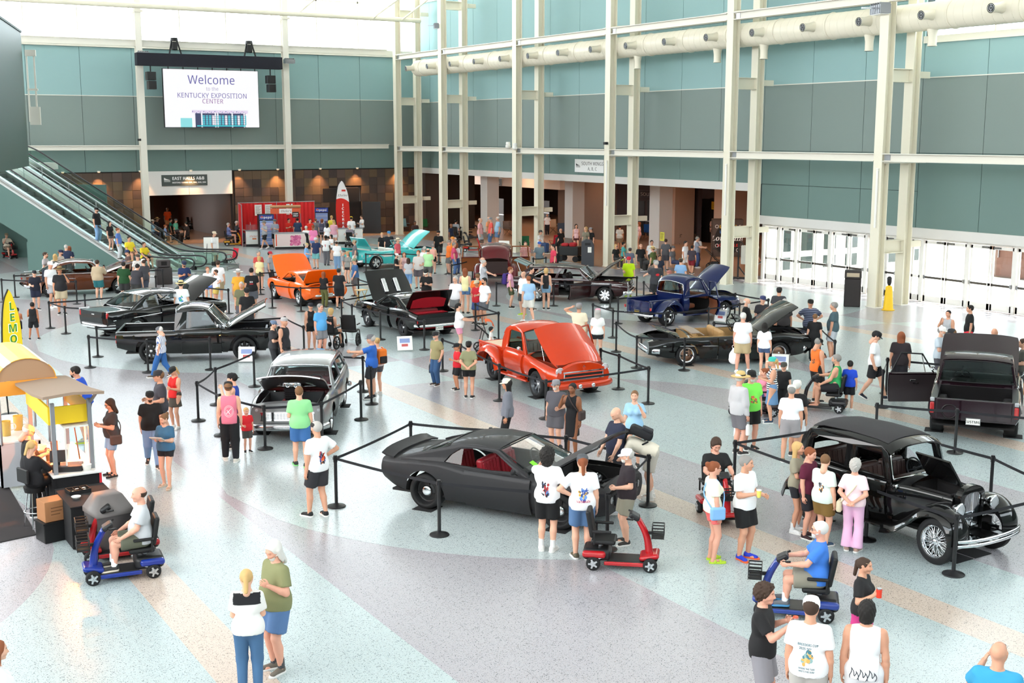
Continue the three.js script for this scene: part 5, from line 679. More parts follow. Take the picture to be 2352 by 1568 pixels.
{ const mat = paint(0x1f0d16, { m: .2 }), c = pickup('pickup_truck', 'very dark purple pickup seen from behind, driver door open', 25.05, -19.4, 127, mat, { shell: { hoodOpen: 1, doorOpen: [{ L: 68 }], trim: M(0x1d1115, .6) }, rearBump: false, bedMat: M(0x0c090b, .3), wheel: 'five', w: { wf: .24, wrr: .28 }, seat: M(0x2b2320, .6), glass: [{ side: -1, pts: [[.6, 1.04], [.26, 1.55], [-.32, 1.56], [-.36, 1.04]] }] });
  c.patch(.82, 2.22, mat, 'hood', 35, 'rear'); c.bay(.85, 2.2); c.plate('CUSTM68', .5, -2.455); const d = c.openDoors[0]; frameDoor(d, [[0, 1.0, -.08], [-.1, 1.5, -.42], [-.1, 1.53, -.95], [0, 1.0, -1.16]], BLACK, .022); part('vent_window', pipe([V(-.02, 1.02, -.3), V(-.1, 1.5, -.44)], .012, 6), CHROME, d); part('window_crank', merge([cyl(.02, .02, .05, -.08, .75, -.5, 8, 0, 0, PI / 2), box(.012, .02, .14, -.1, .75, -.56)]), CHROME, d); part('trim_emblem', rbox(.012, .04, .14, .01, -.085, .82, -.62), CHROME, d);
  c.add('tailgate_emblem', mv(new THREE.TorusGeometry(.16, .02, 6, 24), .52, .7, -2.455), M(0x14090f, .2, .3)); }
{ const mat = paint(0x0c0b0c), c = pickup('pickup_truck', 'glossy black slab-sided pickup with raised hood on the left', 11.5, -38.0, 68, mat, { shell: { hoodOpen: 1 }, w: { rim: M(0x101012, .4), lip: M(0x17171a, .3), wf: .24, wrr: .28 }, wheel: 'eight', rearBump: false, seal: CHROME });
  c.patch(.82, 2.22, mat, 'hood', 30, 'rear'); c.bay(.85, 2.2, M(0x101018, .3)); c.add('bed_rail_trim', merge([-1, 1].map(k => span(k * .88, k * .94, .985, 1.0, -2.4, -.68)).concat([span(-.94, .94, .985, 1.0, -2.42, -2.38)])), CHROME); }
function fenderTruck(name, label, x, z, hd, mat, o) {               // older pickup: cab, separate box, round rear fenders, running boards
  const s = { zR: -.68, zF: 2.3, zf: 1.38, zr: -1.42, wr: .36, arch: .43, archLift: .02, cab: [-.6, .6], hood: [.78, 2.2], doors: [[-.44, .6]], sr: .16, bulge: .03, tuck: .1, crownP: 2.2, pan: .34,
    W: [[-.68, .76], [-.5, .82], [.4, .85], [.8, .9], [1.4, .95], [1.95, .93], [2.3, .8]], belt: [[-.68, 1.08], [.5, 1.06], [1.2, 1.0], [2.3, .86]], top: [[-.68, 1.1], [.5, 1.12], [.8, 1.2], [1.5, 1.2], [2.3, 1.02]], bot: [[-.68, .42], [.6, .42], [1.0, .36], [2.3, .4]], ...o.shell };
  const c = new Car(name, label, 'truck', x, z, hd, s), R = o.roofH ?? 1.72; c.body(mat);
  c.cabin({ y0: 1.06, lean: .17, x: .8, crown: .09, outline: [[.68, 1.02], [.62, 1.12], [.34, R - .14], [.2, R - .05], [-.1, R], [-.42, R - .03], [-.6, R - .14], [-.7, 1.3], [-.7, 1.02]], holes: [[[.5, 1.11], [.26, R - .13], [-.3, R - .11], [-.38, R - .16], [-.4, 1.11]]], roof: [[.36, R - .1], [.2, R - .03], [-.1, R + .015], [-.4, R - .01], [-.6, R - .1], [-.68, R - .25]], ws: [[.74, 1.13], [.36, R - .11]], wsBulge: o.wrap ?? .12, bl: [[-.7, 1.16], [-.68, R - .22]], blBulge: .05, glass: o.glass ?? [[[.5, 1.11], [.26, R - .13], [-.3, R - .11], [-.4, 1.11]]], seal: o.seal ?? BLACK }, mat);
  c.add('rear_cab_wall', merge([span(-.72, .72, .5, 1.18, -.72, -.68)]), mat);
  const bm = o.bedMat ?? mat; for (const k of [-1, 1]) { c.add('bed_side', merge([span(k * .62, k * .655, .5, .98, -2.34, -.78), mv(new THREE.CylinderGeometry(.03, .03, 1.58, 10), k * .64, .99, -1.56, PI / 2), box(.04, .4, .06, k * .66, .72, -.95), box(.04, .4, .06, k * .66, .72, -2.25)]), mat);
    c.add('rear_fender', crease(thicken(fenderGeo([[-.72, .42], [-.86, .72], [-1.12, .92], [-1.45, .97], [-1.8, .88], [-2.05, .66], [-2.14, .42]], k * .64, k * (o.fw ?? .95), .14, .03), .02 * k), 50), mat); c.add('running_board', rbox(.2, .05, 1.6, .02, k * .84, .36, .1), mat); }
  c.add('bed_floor', span(-.62, .62, .55, .58, -2.32, -.78), o.floorMat ?? bm); c.add('bed_front', span(-.64, .64, .5, .98, -.82, -.78), mat); const tg = c.add('tailgate', merge([rbox(1.28, .46, .04, .01, 0, .74, -2.35)]), mat); for (const y of [.6, .74, .88]) part('tailgate_rib', rbox(1.2, .025, .02, .008, 0, y, -2.375), mat, tg);
  c.wheels(o.wheel, o.w); c.dash(.58, 1.0, o.seat).seat(-.22, .66, .66, o.seat, 1, .52); return c;
}
{ const mat = paint(0xc8380c, { m: .25 }), cream = M(0xd8b99a, .6), c = fenderTruck('pickup_truck', 'burnt orange pickup with its hood tipped forward and a cream bed cover', 18.2, -28.6, -2, mat, { shell: { hoodOpen: 1, doorOpen: [{ L: 62 }], trim: mat, handleMat: CHROME }, wheel: 'eight', w: { rim: M(0x8a8d92, .3, .9), wf: .24, wrr: .3, deep: .09 }, seat: M(0x7d7668, .7), floorMat: cream, glass: [{ side: -1, pts: [[.5, 1.11], [.26, 1.59], [-.3, 1.61], [-.4, 1.11]] }] });
  c.patch(.78, 2.2, mat, 'hood', 31, 'front', 5, .035); c.bay(.8, 2.15, M(0x7a2208, .4)); c.add('bed_cover', rbox(1.24, .03, 1.5, .01, 0, .95, -1.56), cream); const d = c.openDoors[0]; frameDoor(d, [[0, 1.06, -.06], [-.1, 1.6, -.3], [-.1, 1.62, -.86], [0, 1.06, -1.0]], mat, .03);
  for (const y of [.66, .76]) c.add('grille_bar', rbox(1.2, .035, .05, .015, 0, y, 2.32), mat); c.grille(.6, .6, .8, 2.31, 0, 0).headlight(.7, .82, 2.26, .11); c.bumper(2.42, .44, .9, .17, .06, mat, .12, .05); for (const k of [-.2, .2]) c.add('fog_light', mv(lathe([[.05, -.02], [.06, .02], [.04, .04], [0, .045]], 16), k, .44, 2.48, PI / 2), CHROME); c.add('hood_emblem', extrude([[-.05, 0], [0, .06], [.05, 0], [0, .025]], .012).translate(0, .9, 2.33), CHROME); c.mirror(.82, 1.12, .5); c.add('hood_strut', merge([-1, 1].map(k => pipe([V(k * .6, .95, 1.3), V(k * .6, 1.35, 1.15)], .012, 6))), CHROME); c.add('step_plate', box(.16, .01, .5, -.84, .39, .1), CHROME); }
{ const mat = paint(0x0c1c4c, { m: .2 }), brown = M(0x6e3a1f, .6), c = fenderTruck('pickup_truck', 'deep blue rounded pickup, brown-trimmed door open, hood up', 29.5, -36.2, 94, mat, { shell: { hoodOpen: 1, doorOpen: [{ R: 66 }], trim: brown, handleMat: CHROME, scale: .96 }, roofH: 1.76, wheel: 'five', w: { wf: .2, wrr: .24 }, seat: brown, seal: CHROME, glass: [{ side: 1, pts: [[.5, 1.11], [.26, 1.63], [-.3, 1.65], [-.4, 1.11]] }], bedMat: M(0x0b1738, .4) });
  c.patch(.78, 2.2, mat, 'hood', 46, 'rear', 4, .03); c.bay(.8, 2.15); const d = c.openDoors[0]; frameDoor(d, [[0, 1.06, -.06], [.1, 1.62, -.3], [.1, 1.66, -.86], [0, 1.06, -1.0]], mat, .03); c.bumper(2.42, .45, .85, .12, .045, CHROME, .15, .06); c.bumper(-2.46, .45, .82, .1, .04, CHROME, .12, .03); c.plate('YV4U5', .55, -2.4, '#2a2413', '#d8b23a'); c.headlight(.68, .82, 2.24, .1).grille(.5, .56, .82, 2.31, 5, 0); for (const k of [-1, 1]) c.add('tail_light', rbox(.08, .12, .06, .02, k * .74, .7, -2.36), REDGLASS); }
// fifties sedans share a high-crowned shell
const shell55 = (o = {}) => ({ zR: -2.5, zF: 2.4, zf: 1.46, zr: -1.46, wr: .34, arch: .41, cab: [-1.55, .7], hood: [.86, 2.25], trunk: [-2.36, -1.62], doors: [[-.5, .8]], sr: .13, bulge: .03, tuck: .07, crownP: 2.2, pan: .28,
  W: [[-2.5, .84], [-2, .93], [0, .94], [1.46, .95], [2.1, .93], [2.4, .86]], belt: [[-2.5, .98], [-1.8, .99], [-1, .93], [.7, .93], [1.6, .95], [2.4, .86]], top: [[-2.5, .95], [-1.7, 1.03], [0, 1.0], [.7, 1.04], [1.6, 1.05], [2.4, .92]], bot: [[-2.5, .44], [-1.9, .34], [-.6, .26], [1.2, .26], [2, .32], [2.4, .4]], ...o });
const ROOF55 = { y0: .95, lean: .3, x: .86, crown: .06, outline: [[.78, .92], [.7, 1.0], [.34, 1.4], [.1, 1.45], [-.6, 1.47], [-1.0, 1.4], [-1.5, 1.12], [-1.66, 1.0], [-1.7, .92]], holes: [[[.54, .99], [.3, 1.36], [-.5, 1.42], [-.92, 1.34], [-1.16, 1.14], [-1.2, .99]]], roof: [[.36, 1.4], [.1, 1.455], [-.3, 1.48], [-.7, 1.465], [-1.02, 1.39]], ws: [[.86, 1.03], [.37, 1.4]], wsBulge: .16, bl: [[-1.6, 1.05], [-1.02, 1.39]], blBulge: .14 };
{ const mat = paint(0x08090d), c = new Car('classic_coupe', 'black two-door with a long chrome side spear and chrome rear bumper', 'car', 11.85, -44.2, 110, shell55({ hoodOpen: 1, zR: -2.6 })); c.body(mat).cabin({ ...ROOF55, seal: CHROME, glass: [[[-.5, .99], [-.5, 1.42], [-.92, 1.34], [-1.16, 1.14], [-1.2, .99]]] }, mat); c.patch(.86, 2.25, mat, 'hood', 36, 'rear'); c.bay(.9, 2.2);
  c.bumper(-2.66, .47, .94, .16, .06, CHROME, .26, .04); c.bumper(2.5, .47, .94, .16, .06, CHROME, .2, .05); c.strip([[-2.4, .68], [-1, .74], [.9, .84]], .018); c.strip([[.9, .84], [.6, .78], [.2, .72]], .012); for (const k of [-1, 1]) { c.add('tail_light', rbox(.1, .2, .08, .04, k * .8, .86, -2.58), REDGLASS); c.add('tail_fin_trim', rbox(.06, .05, .4, .02, k * .82, .99, -2.42), CHROME); } c.add('boot_handle', rbox(.16, .03, .03, .01, 0, .86, -2.61), CHROME); c.headlight(.72, .78, 2.37, .1).grille(.6, .56, .72, 2.4, 4, 0).seat(-.1, .5, .64, M(0x14141c, .5), 2, .5).seat(-1, .5, .64, M(0x14141c, .5), 1, .45).dash(.6, .94, mat).wheels('disc', { rim: CHROME }); }
{ const mat = paint(0x5a2a12, { m: .3 }), c = new Car('classic_coupe', 'copper brown hardtop coupe in front of the green escalator wall', 'car', 11.9, -56.6, 88, shell55({ zR: -2.45, zF: 2.3, hoodOpen: 1, top: [[-2.45, .9], [-1.7, .98], [0, .98], [.7, 1.0], [1.6, .98], [2.3, .86]], belt: [[-2.45, .92], [-1.5, .96], [0, .92], [1.6, .92], [2.3, .84]] })); c.body(mat).cabin({ ...ROOF55, seal: CHROME, glass: [[[-.5, .99], [-.5, 1.42], [-.92, 1.34], [-1.16, 1.14], [-1.2, .99]]] }, mat); c.patch(.86, 2.25, mat, 'hood', 20, 'rear'); c.bay(.9, 2.2); c.bumper(-2.54, .5, .9, .13, .05, CHROME, .2, .04); c.bumper(2.4, .5, .9, .13, .05, CHROME, .2, .05); c.strip([[-2.3, .98], [-1.2, .99], [.5, .95]], .014); c.headlight(.7, .74, 2.27, .09).grille(.6, .56, .7, 2.3, 4, 0).seat(-.1, .48, .64, M(0x3a2018, .5), 2, .5).seat(-1, .48, .64, M(0x3a2018, .5), 1, .45).dash(.6, .92, mat).wheels('eight', {}); for (const k of [-1, 1]) c.add('tail_light', rbox(.2, .08, .05, .03, k * .6, .72, -2.46), REDGLASS); }
{ const mat = paint(0x8b8c8d, { r: .3, m: .55 }), c = new Car('station_wagon', 'silver grey two-door wagon facing us, blown engine showing under the hood', 'car', 11.0, -28.1, -30, shell55({ hoodOpen: 1, W: [[-2.5, .82], [-2, .89], [0, .9], [1.46, .91], [2.1, .89], [2.4, .82]], cover: M(0x7a1018, .3) }));
  c.body(mat).cabin({ ...ROOF55, taper: .01, outline: [[.78, .92], [.7, 1.0], [.36, 1.38], [.12, 1.43], [-.8, 1.46], [-1.7, 1.42], [-2.0, 1.3], [-2.25, 1.0], [-2.25, .92]], holes: [[[.54, .99], [.32, 1.34], [-.42, 1.39], [-.6, .99]], [[-.7, .99], [-.54, 1.39], [-1.6, 1.36], [-1.98, 1.0]]], roof: [[.38, 1.38], [.12, 1.435], [-.5, 1.465], [-1.2, 1.455], [-1.7, 1.42], [-1.95, 1.33]], bl: [[-2.22, 1.02], [-1.97, 1.33]], blBulge: .06, seal: CHROME, glass: [[[-.7, .99], [-.54, 1.39], [-1.6, 1.36], [-1.98, 1.0]]] }, mat);
  c.patch(.86, 2.25, mat, 'hood', 24, 'rear'); const b = c.bay(.9, 2.2, M(0x4a4b4d, .4, .3)); part('blower', merge([rbox(.34, .3, .42, .05, 0, .98, 1.52), ...[0, 1, 2, 3, 4].map(i => box(.36, .02, .44, 0, .9 + i * .05, 1.52))]), M(0x202024, .3, .6), b); part('blower_intake', rbox(.42, .14, .36, .04, 0, 1.2, 1.52), CHROME, b); for (const k of [-.09, .09]) part('throttle_ring', mv(new THREE.TorusGeometry(.05, .012, 6, 16), k, 1.2, 1.72), CHROME, b); for (const k of [-1, 1]) part('header_pipe', merge([0, 1, 2].map(i => pipe([V(k * .3, .7, 1.3 + i * .16), V(k * .48, .68, 1.34 + i * .16), V(k * .5, .5, 1.3 + i * .16)], .035, 7, false, 8))), CHROME, b);
  c.grille(.58, .53, .7, 2.41, 7, 0, CHROME, 16).headlight(.7, .76, 2.36, .1); c.bumper(2.5, .38, .9, .16, .06, M(0xbfc0c2, .2, 1), .2, .05); c.bumper(-2.56, .42, .9, .14, .05, CHROME, .2, .04); c.strip([[-2.3, .7], [0, .7], [.8, .86]], .01); c.seat(-.05, .5, .62, M(0x4b1318, .5), 2, .5).seat(-1, .5, .62, M(0x4b1318, .5), 1, .45).dash(.6, .95, M(0x5b1a20, .5)).wheels('five', { wf: .2, wrr: .26 }); }
{ const mat = paint(0x2c0a0e, { m: .2 }), c = new Car('station_wagon', 'dark burgundy two-door wagon with door, hood and liftgate open', 'car', 29.4, -43.35, 44, shell55({ hoodOpen: 1, doorOpen: [{ R: 62, L: 50 }], trim: DARKIN }));
  c.body(mat).cabin({ ...ROOF55, outline: [[.78, .92], [.7, 1.0], [.36, 1.38], [.12, 1.43], [-.8, 1.46], [-1.7, 1.42], [-2.0, 1.3], [-2.25, 1.0], [-2.25, .92]], holes: [[[.54, .99], [.32, 1.34], [-.42, 1.39], [-.6, .99]], [[-.7, .99], [-.54, 1.39], [-1.6, 1.36], [-1.98, 1.0]]], roof: [[.38, 1.38], [.12, 1.435], [-.5, 1.465], [-1.2, 1.455], [-1.7, 1.42]], seal: CHROME, glass: [] }, mat);
  c.add('liftgate', thicken([0, 1, 2].map(i => Array.from({ length: 7 }, (_, j) => { const u = j / 3 - 1; return [u * .62, 1.42 + i * .12 + .03 * (1 - u * u), -1.95 - i * .3]; })), .03), CHROME); c.add('liftgate_strut', merge([-1, 1].map(k => pipe([V(k * .6, 1.05, -2.2), V(k * .6, 1.6, -2.4)], .014, 6))), CHROME);
  c.patch(.86, 2.25, mat, 'hood', 38, 'rear'); c.bay(.9, 2.2); c.bumper(2.5, .45, .94, .18, .07, CHROME, .22, .05); c.bumper(-2.6, .42, .94, .16, .06, CHROME, .25, .04); c.strip([[.9, .84], [1.6, .82], [2.2, .8]], .012); c.strip([[-2.3, .72], [-.6, .74]], .012); c.headlight(.72, .78, 2.37, .1).grille(.6, .56, .72, 2.4, 4, 0).seat(-.05, .5, .62, M(0x151316, .5), 2, .62).seat(-1, .5, .62, M(0x151316, .5), 1, .45).dash(.6, .95, mat).wheels('eight', { wf: .22, wrr: .26 }); }
function ragtop(name, label, x, z, hd, mat, o) { const c = new Car(name, label, 'car', x, z, hd, shell55({ hoodOpen: 1, trunkOpen: 1, cab: [-1.3, .62], ...o.shell })); c.body(mat); const w = c.W(0) - .14; for (const k of [-1, 1]) c.add('door_trim', span(k * w, k * (w + .03), .35, .88, -1.3, .62), o.trim); c.add('rear_bulkhead', span(-w, w, .35, .9, -1.33, -1.3), o.trim);
  c.add('windshield_frame', pipe([V(-.76, 1.0, .66), V(-.66, 1.34, .42), V(0, 1.38, .46), V(.66, 1.34, .42), V(.76, 1.0, .66)], .022, 6), o.frame ?? CHROME); c.add('windshield', skin([[[-.74, 1.0, .68], [0, 1.02, .8], [.74, 1.0, .68]], [[-.64, 1.33, .43], [0, 1.37, .47], [.64, 1.33, .43]]]), GLASS);
  c.seat(.0, .5, .68, o.trim, 2, .5).seat(-.85, .5, .68, o.trim, 1, .46).dash(.55, .95, o.dash ?? mat); c.patch(.86, 2.25, mat, 'hood', o.hood, 'rear'); c.bay(.9, 2.2); c.patch(-2.36, -1.62, mat, 'boot_lid', o.boot, 'front'); c.bay(-2.3, -1.62, DARKIN, false); c.bumper(-2.6, .46, .94, .17, .06, CHROME, .25, .04); c.bumper(2.5, .46, .94, .17, .06, CHROME, .22, .05); c.headlight(.72, .78, 2.37, .1).grille(.6, .56, .72, 2.4, 4, 0); return c; }
{ const mat = paint(0x0d0b0b), c = ragtop('convertible', 'long low black convertible with tan interior, hood and tail raised', 25.35, -29.06, 67, mat, { trim: M(0xb08a58, .6), frame: BLACK, hood: 36, boot: 24, shell: { zR: -2.62, zF: 2.5, trunk: [-2.45, -1.4], belt: [[-2.62, .72], [-2, .84], [-1, .86], [.7, .9], [1.6, .93], [2.5, .84]], top: [[-2.62, .74], [-2, .9], [-1.3, .95], [0, .94], [.7, 1.0], [1.6, 1.03], [2.5, .92]], bot: [[-2.62, .34], [-1.8, .22], [1, .18], [2, .24], [2.5, .36]], arch: .37, wr: .33, W: [[-2.62, .8], [-2, .93], [0, .96], [1.46, .97], [2.1, .95], [2.5, .86]] } }); c.wheels('disc', { rim: M(0x8a6a58, .35, .8), wf: .19, wrr: .19 }).strip([[-2.2, .62], [0, .6], [1, .62]], .01); c.add('seat_cover', thicken([[-1.28, .98], [-1.0, .99], [-.85, .9]].map(([z, y]) => [[-.7, y, z], [0, y + .03, z], [.7, y, z]]), .03), M(0x9a8a7c, .7)); }
{ const teal = paint(0x3fc4c4, { r: .3 }), white = M(0xe4e2dc, .5), c = ragtop('convertible', 'turquoise and white convertible with boot lid and hood raised', 28.6, -59.8, 97, teal, { trim: white, hood: 40, boot: 58, dash: teal, shell: {} }); c.wheels('five', { wf: .2, wrr: .24 }); for (const k of [-1, 1]) { const rows = [-2.35, -1.9, -1.5, -1, -.4].map((z, i) => { const a = c.half(z), n = TOPN + SHN + 1; return [[k * (a[n][0] + .006), a[n][1], z], [k * (a[n + 2][0] + .006), a[n + 2][1] + i * .012, z]]; }); c.add('white_side_panel', skin(rows), paint(0xe6e0da)); } c.strip([[-2.3, .6], [-1.9, .7], [-.3, .82], [1, .86]], .012); c.add('boot_well_cover', rbox(1.3, .08, .5, .03, 0, .99, -1.52), white); for (const k of [-1, 1]) c.add('tail_fin', extrude([[-2.55, .95], [-2.55, 1.08], [-1.8, .99]], .06).rotateY(-PI / 2).translate(k * .8 + .03, 0, 0), teal); }
// thirties sedans: narrow body, separate fenders, upright radiator
function sedan30(name, label, x, z, hd, mat, o) {
  const s = { zR: -1.92, zF: 1.34, zf: 1.36, zr: -1.3, wr: .36, arch: .01, cab: [-1.74, .34], hood: [.6, 1.3], doors: [[-.55, .28]], sr: .06, bulge: .02, tuck: .05, crownP: 2, pan: .4, W: [[-1.92, .5], [-1.7, .64], [-1, .73], [-.2, .74], [.35, .68], [.6, .56], [1.34, .36]], belt: [[-1.92, .98], [-1.2, 1.06], [.3, 1.04], [.6, 1.02], [1.34, .98]], top: [[-1.92, 1.0], [0, 1.06], [.5, 1.12], [1.34, 1.09]], bot: [[-1.92, .5], [-1.2, .42], [.4, .42], [1.34, .5]], ...o.shell };
  const c = new Car(name, label, 'car', x, z, hd, s); c.body(mat);
  c.cabin({ y0: 1.04, lean: .07, x: .7, taper: .05, crown: .1, sideName: 'side_frame', outline: [[.36, 1.0], [.36, 1.08], [.24, 1.5], [.1, 1.58], [-1.3, 1.6], [-1.6, 1.55], [-1.8, 1.38], [-1.88, 1.1], [-1.86, 1.0]], holes: [[[.22, 1.1], [.12, 1.46], [-.44, 1.48], [-.46, 1.1]], [[-.68, 1.1], [-.66, 1.48], [-1.38, 1.47], [-1.5, 1.4], [-1.54, 1.1]]], roof: [[.3, 1.5], [.2, 1.565], [-.1, 1.61], [-.7, 1.63], [-1.3, 1.61], [-1.6, 1.55], [-1.8, 1.38], [-1.88, 1.1]], ws: [[.38, 1.1], [.27, 1.5]], wsBulge: .02, glass: o.glass ?? [], seal: CHROME }, mat);
  const fr = [[1.78, .38], [1.76, .6], [1.6, .8], [1.36, .87], [1.05, .78], [.75, .55], [.5, .4], [.3, .36]], rr = [[-.9, .36], [-.98, .6], [-1.15, .8], [-1.38, .86], [-1.65, .78], [-1.88, .58], [-1.98, .38]];
  for (const k of [-1, 1]) { const f = fenderGeo(fr, k * .42, k * .9, .1, .05); c.add('front_fender', crease(thicken(f, -.02 * k), 50), mat); c.add('rear_fender', crease(thicken(fenderGeo(rr, k * .58, k * .92, .1, .05), .02 * k), 50), mat); c.add('running_board', merge([rbox(.24, .04, 1.3, .015, k * .78, .36, -.32), span(k * .66, k * .68, .34, .5, -.95, .4)]), mat); c.add('frame_rail', span(k * .36, k * .42, .38, .5, -1.9, 1.7), mat); }
  const rs = new THREE.Shape(); rs.moveTo(-.25, .46); rs.lineTo(-.3, .98); rs.quadraticCurveTo(-.28, 1.12, 0, 1.14); rs.quadraticCurveTo(.28, 1.12, .3, .98); rs.lineTo(.25, .46); const hole = new THREE.Path(); hole.moveTo(-.19, .5); hole.lineTo(-.22, .95); hole.quadraticCurveTo(-.2, 1.04, 0, 1.05); hole.quadraticCurveTo(.2, 1.04, .22, .95); hole.lineTo(.19, .5); rs.holes.push(hole); c.add('radiator_shell', extrude(rs, .1, [], .015).translate(0, 0, 1.36), mat); const gr = c.add('radiator_grille', span(-.2, .2, .5, 1.04, 1.38, 1.4), M(0x55585c, .4, .7)); for (let i = 0; i < 19; i++) part('grille_bar', box(.008, .53, .02, -.19 + i * .021, .77, 1.45), CHROME, gr); part('grille_centre', box(.02, .54, .03, 0, .77, 1.46), CHROME, gr);
  c.add('lamp_bar', pipe([V(-.62, .62, 1.5), V(0, .7, 1.52), V(.62, .62, 1.5)], .018, 8, false, 12), CHROME); for (const k of [-1, 1]) { const h = c.add('headlight', mv(lathe([[0, -.16], [.06, -.13], [.1, -.05], [.115, .0], [.12, .02], [.105, .03]], 22), k * .44, .84, 1.56, PI / 2), CHROME); part('headlight_lens', mv(lathe([[.105, .02], [.07, .045], [0, .055]], 20), k * .44, .84, 1.56, PI / 2), LAMPGLASS, h); }
  for (const y of [.4, .47]) c.bumper(1.98, y, .8, .05, .022, CHROME, .06, .1); c.add('bumper_bracket', merge([-1, 1].map(k => span(k * .34, k * .38, .4, .46, 1.6, 1.92))), CHROME); c.add('front_axle', merge([pipe([V(-.66, .34, 1.36), V(-.3, .28, 1.36), V(.3, .28, 1.36), V(.66, .34, 1.36)], .025, 7), box(.4, .05, .5, 0, .42, 1.6)]), mat);
  c.wheels(o.wheel ?? 'wire', { track: .72, wf: .16, wrr: .2, rr: .38, ...o.w }); return c;
}
{ const mat = paint(0x0a0a0b), brown = M(0x3c2620, .45), c = sedan30('vintage_sedan', 'black vintage sedan with wire wheels and black cloth roof at right', 16.6, -14.3, 2, mat, { shell: { hoodOpen: 1, hoodJ: 5 } }); c.g.scale.set(1, 1.07, 1);
  c.add('roof_insert', thicken([[.14, 1.6], [-.1, 1.633], [-.7, 1.655], [-1.3, 1.635], [-1.55, 1.585]].map(([z, y]) => Array.from({ length: 11 }, (_, j) => { const u = j / 5 - 1; return [u * .55, y + .1 * (1 - Math.pow(Math.abs(u * .84), 2.6)) - .012, z]; })), -.012), M(0x2d2b2d, .95)); c.seat(-.2, .62, .6, brown, 2, .52).seat(-1.25, .62, .58, brown, 1, .55).dash(.28, 1.0, brown); c.bay(.5, 1.3);
  const pts = [[-.42, 0], [.42, 0], [.42, .46], [-.42, .5]], hd = c.add('hood_side', extrude(pts, .025, [], .004), mat); hd.rotation.set(0, PI / 2, 0); const hq = new THREE.Group(); hd.position.set(-.12, 1.14, .98); hd.rotation.set(-.62, PI / 2 - .2, .0, 'YXZ'); for (let i = 0; i < 22; i++) part('louvre', box(.012, .3, .02, -.36 + i * .034, .24, .03), mat, hd); part('hood_handle', rbox(.14, .02, .03, .008, 0, .1, .04), CHROME, hd);
  c.add('hood_top', thicken([.55, .8, 1.05, 1.34].map(z => { const w = c.W(z) * .55; return [[-.02, c.top(z) + .03, z], [w * .6, c.top(z) + .01, z], [w * 1.6, c.belt(z), z]]; }), .02), mat); for (const k of [-1, 1]) c.add('cowl_lamp', mv(lathe([[0, -.06], [.03, -.04], [.042, 0], [.036, .02], [0, .03]], 14), k * .66, 1.0, .46, PI / 2), CHROME); }
{ const mat = paint(0x5a0b14), wood = M(0x8a4a1c, .6), c = sedan30('panel_truck', 'dark red thirties panel car with wooden-trimmed doors standing open', 29.9, -50.9, 150, mat, { shell: { doorOpen: [{ R: 75, L: 75 }], trim: wood, scale: 1.1 }, wheel: 'eight' }); for (const [i, d] of c.openDoors.entries()) { const k = i ? -1 : 1; frameDoor(d, [[0, 1.04, -.03], [k * -.03, 1.5, -.06], [k * -.03, 1.52, -.74], [0, 1.04, -.8]], wood, .035); } c.add('rear_trim', span(-.5, .5, .55, 1.05, -1.95, -1.9), M(0x2a1410, .7)); c.add('tail_board', rbox(1.2, .06, .35, .02, 0, .42, -2.1), BLACK); c.seat(-.2, .6, .56, M(0x38201a, .6), 1, .5); }
// ---------------------------------------------------------------- the people: place along the line of sight, way they face, clothes, what singles each out
// near the front
P(565, 1305, 0, 176, 'f h=1.66 fat=.4 tee=e6e3df pants=456a90 shoe=33363c hair=pony,y arms=ff hd=0,12', 'woman in white and black colour-block top and jeans, back to us, at bottom left');
P(640, 1243, 1546, -58, 'fat=.95 tee=83845c shorts=5878a4 shoe=6b6258 hair=long,w arms=ed sock=4a4a4e beard=w skin=5 hd=10,25', 'white-bearded man in olive tee and denim shorts looking down beside the jeans woman');
P(733, 968, 1190, -142, 'fat=.45 tee=f2f1f0 shorts=2e2d31 shoe=141416 flat=2f2c2b skin=1 arms=dh beard=b legs=q', 'man in white printed tee and dark flat cap, hand on hip, left of black car');
P(692, 887, 1074, 178, 'fat=.45 tee=90d894 shorts=3a6ca8 shoe=26302a sole=7fd67f hair=short,l arms=sd legs=q', 'man in mint green tee and blue shorts by the silver wagon');
P(531, 877, 1063, 176, 'fat=.35 tank=e0788f pants=17161a shoe=d9d2c6 capback=18181a legs=q', 'man in pink tank top and black trousers, round white print on back');
P(569, 938, 1040, 14, 'c tee=d8202a shorts=4a4744 shoe=15151a hair=short,y skin=5 arms=ds', 'blond toddler in red tee in front of the silver grille');
P(541, 857, 1030, -100, 'tank=1f3f9a pants=2a2a2e shoe=222226 capback=131316 hair=short,k arms=ud', 'young man in blue tank top and black backwards cap behind the pink tank top');
P(352, 898, 1072, 4, 'fat=.7 tee=121214 pants=7d9cc4 shoe=3a2c24 cap=141414 glasses=f0a028 gl=up beard=b legs=w arms=ij', 'bearded man in black tee and light jeans, orange goggles on his cap');
P(385, 950, 1120, -28, 'f fat=.65 tee=3c6a8c shorts=1c1c22 shoe=sandal:cdb9a4 hair=bun,l arms=ff hd=-20,15 legs=q', 'woman in teal blue tee and black shorts reading papers as she walks');
P(365, 849, 0, -78, 'h=1.8 fat=.5 tee=3c3a42 shorts=3f4046 shoe=2a2a2c cap=2b2a2e arms=ss skin=1', 'man in charcoal button shirt and cap behind the man with goggles');
P(405, 842, 985, -40, 'f tank=d8221f skirt=4a4038 shoe=e8e4de cap=1a1a1a hair=pony,y arms=fd hd=-10,20 skin=1', 'woman in red strap top and dark patterned skirt with black cap');
P(373, 750, 868, -112, 'fat=.4 tee=vs:f1f1f4:4b64a0 pants=2c5f9c shoe=5a4a3c cap=6d6e72 hair=short,w arms=pp legs=w hd=0,25', 'elderly man in blue and white striped shirt walking past the black pickup');
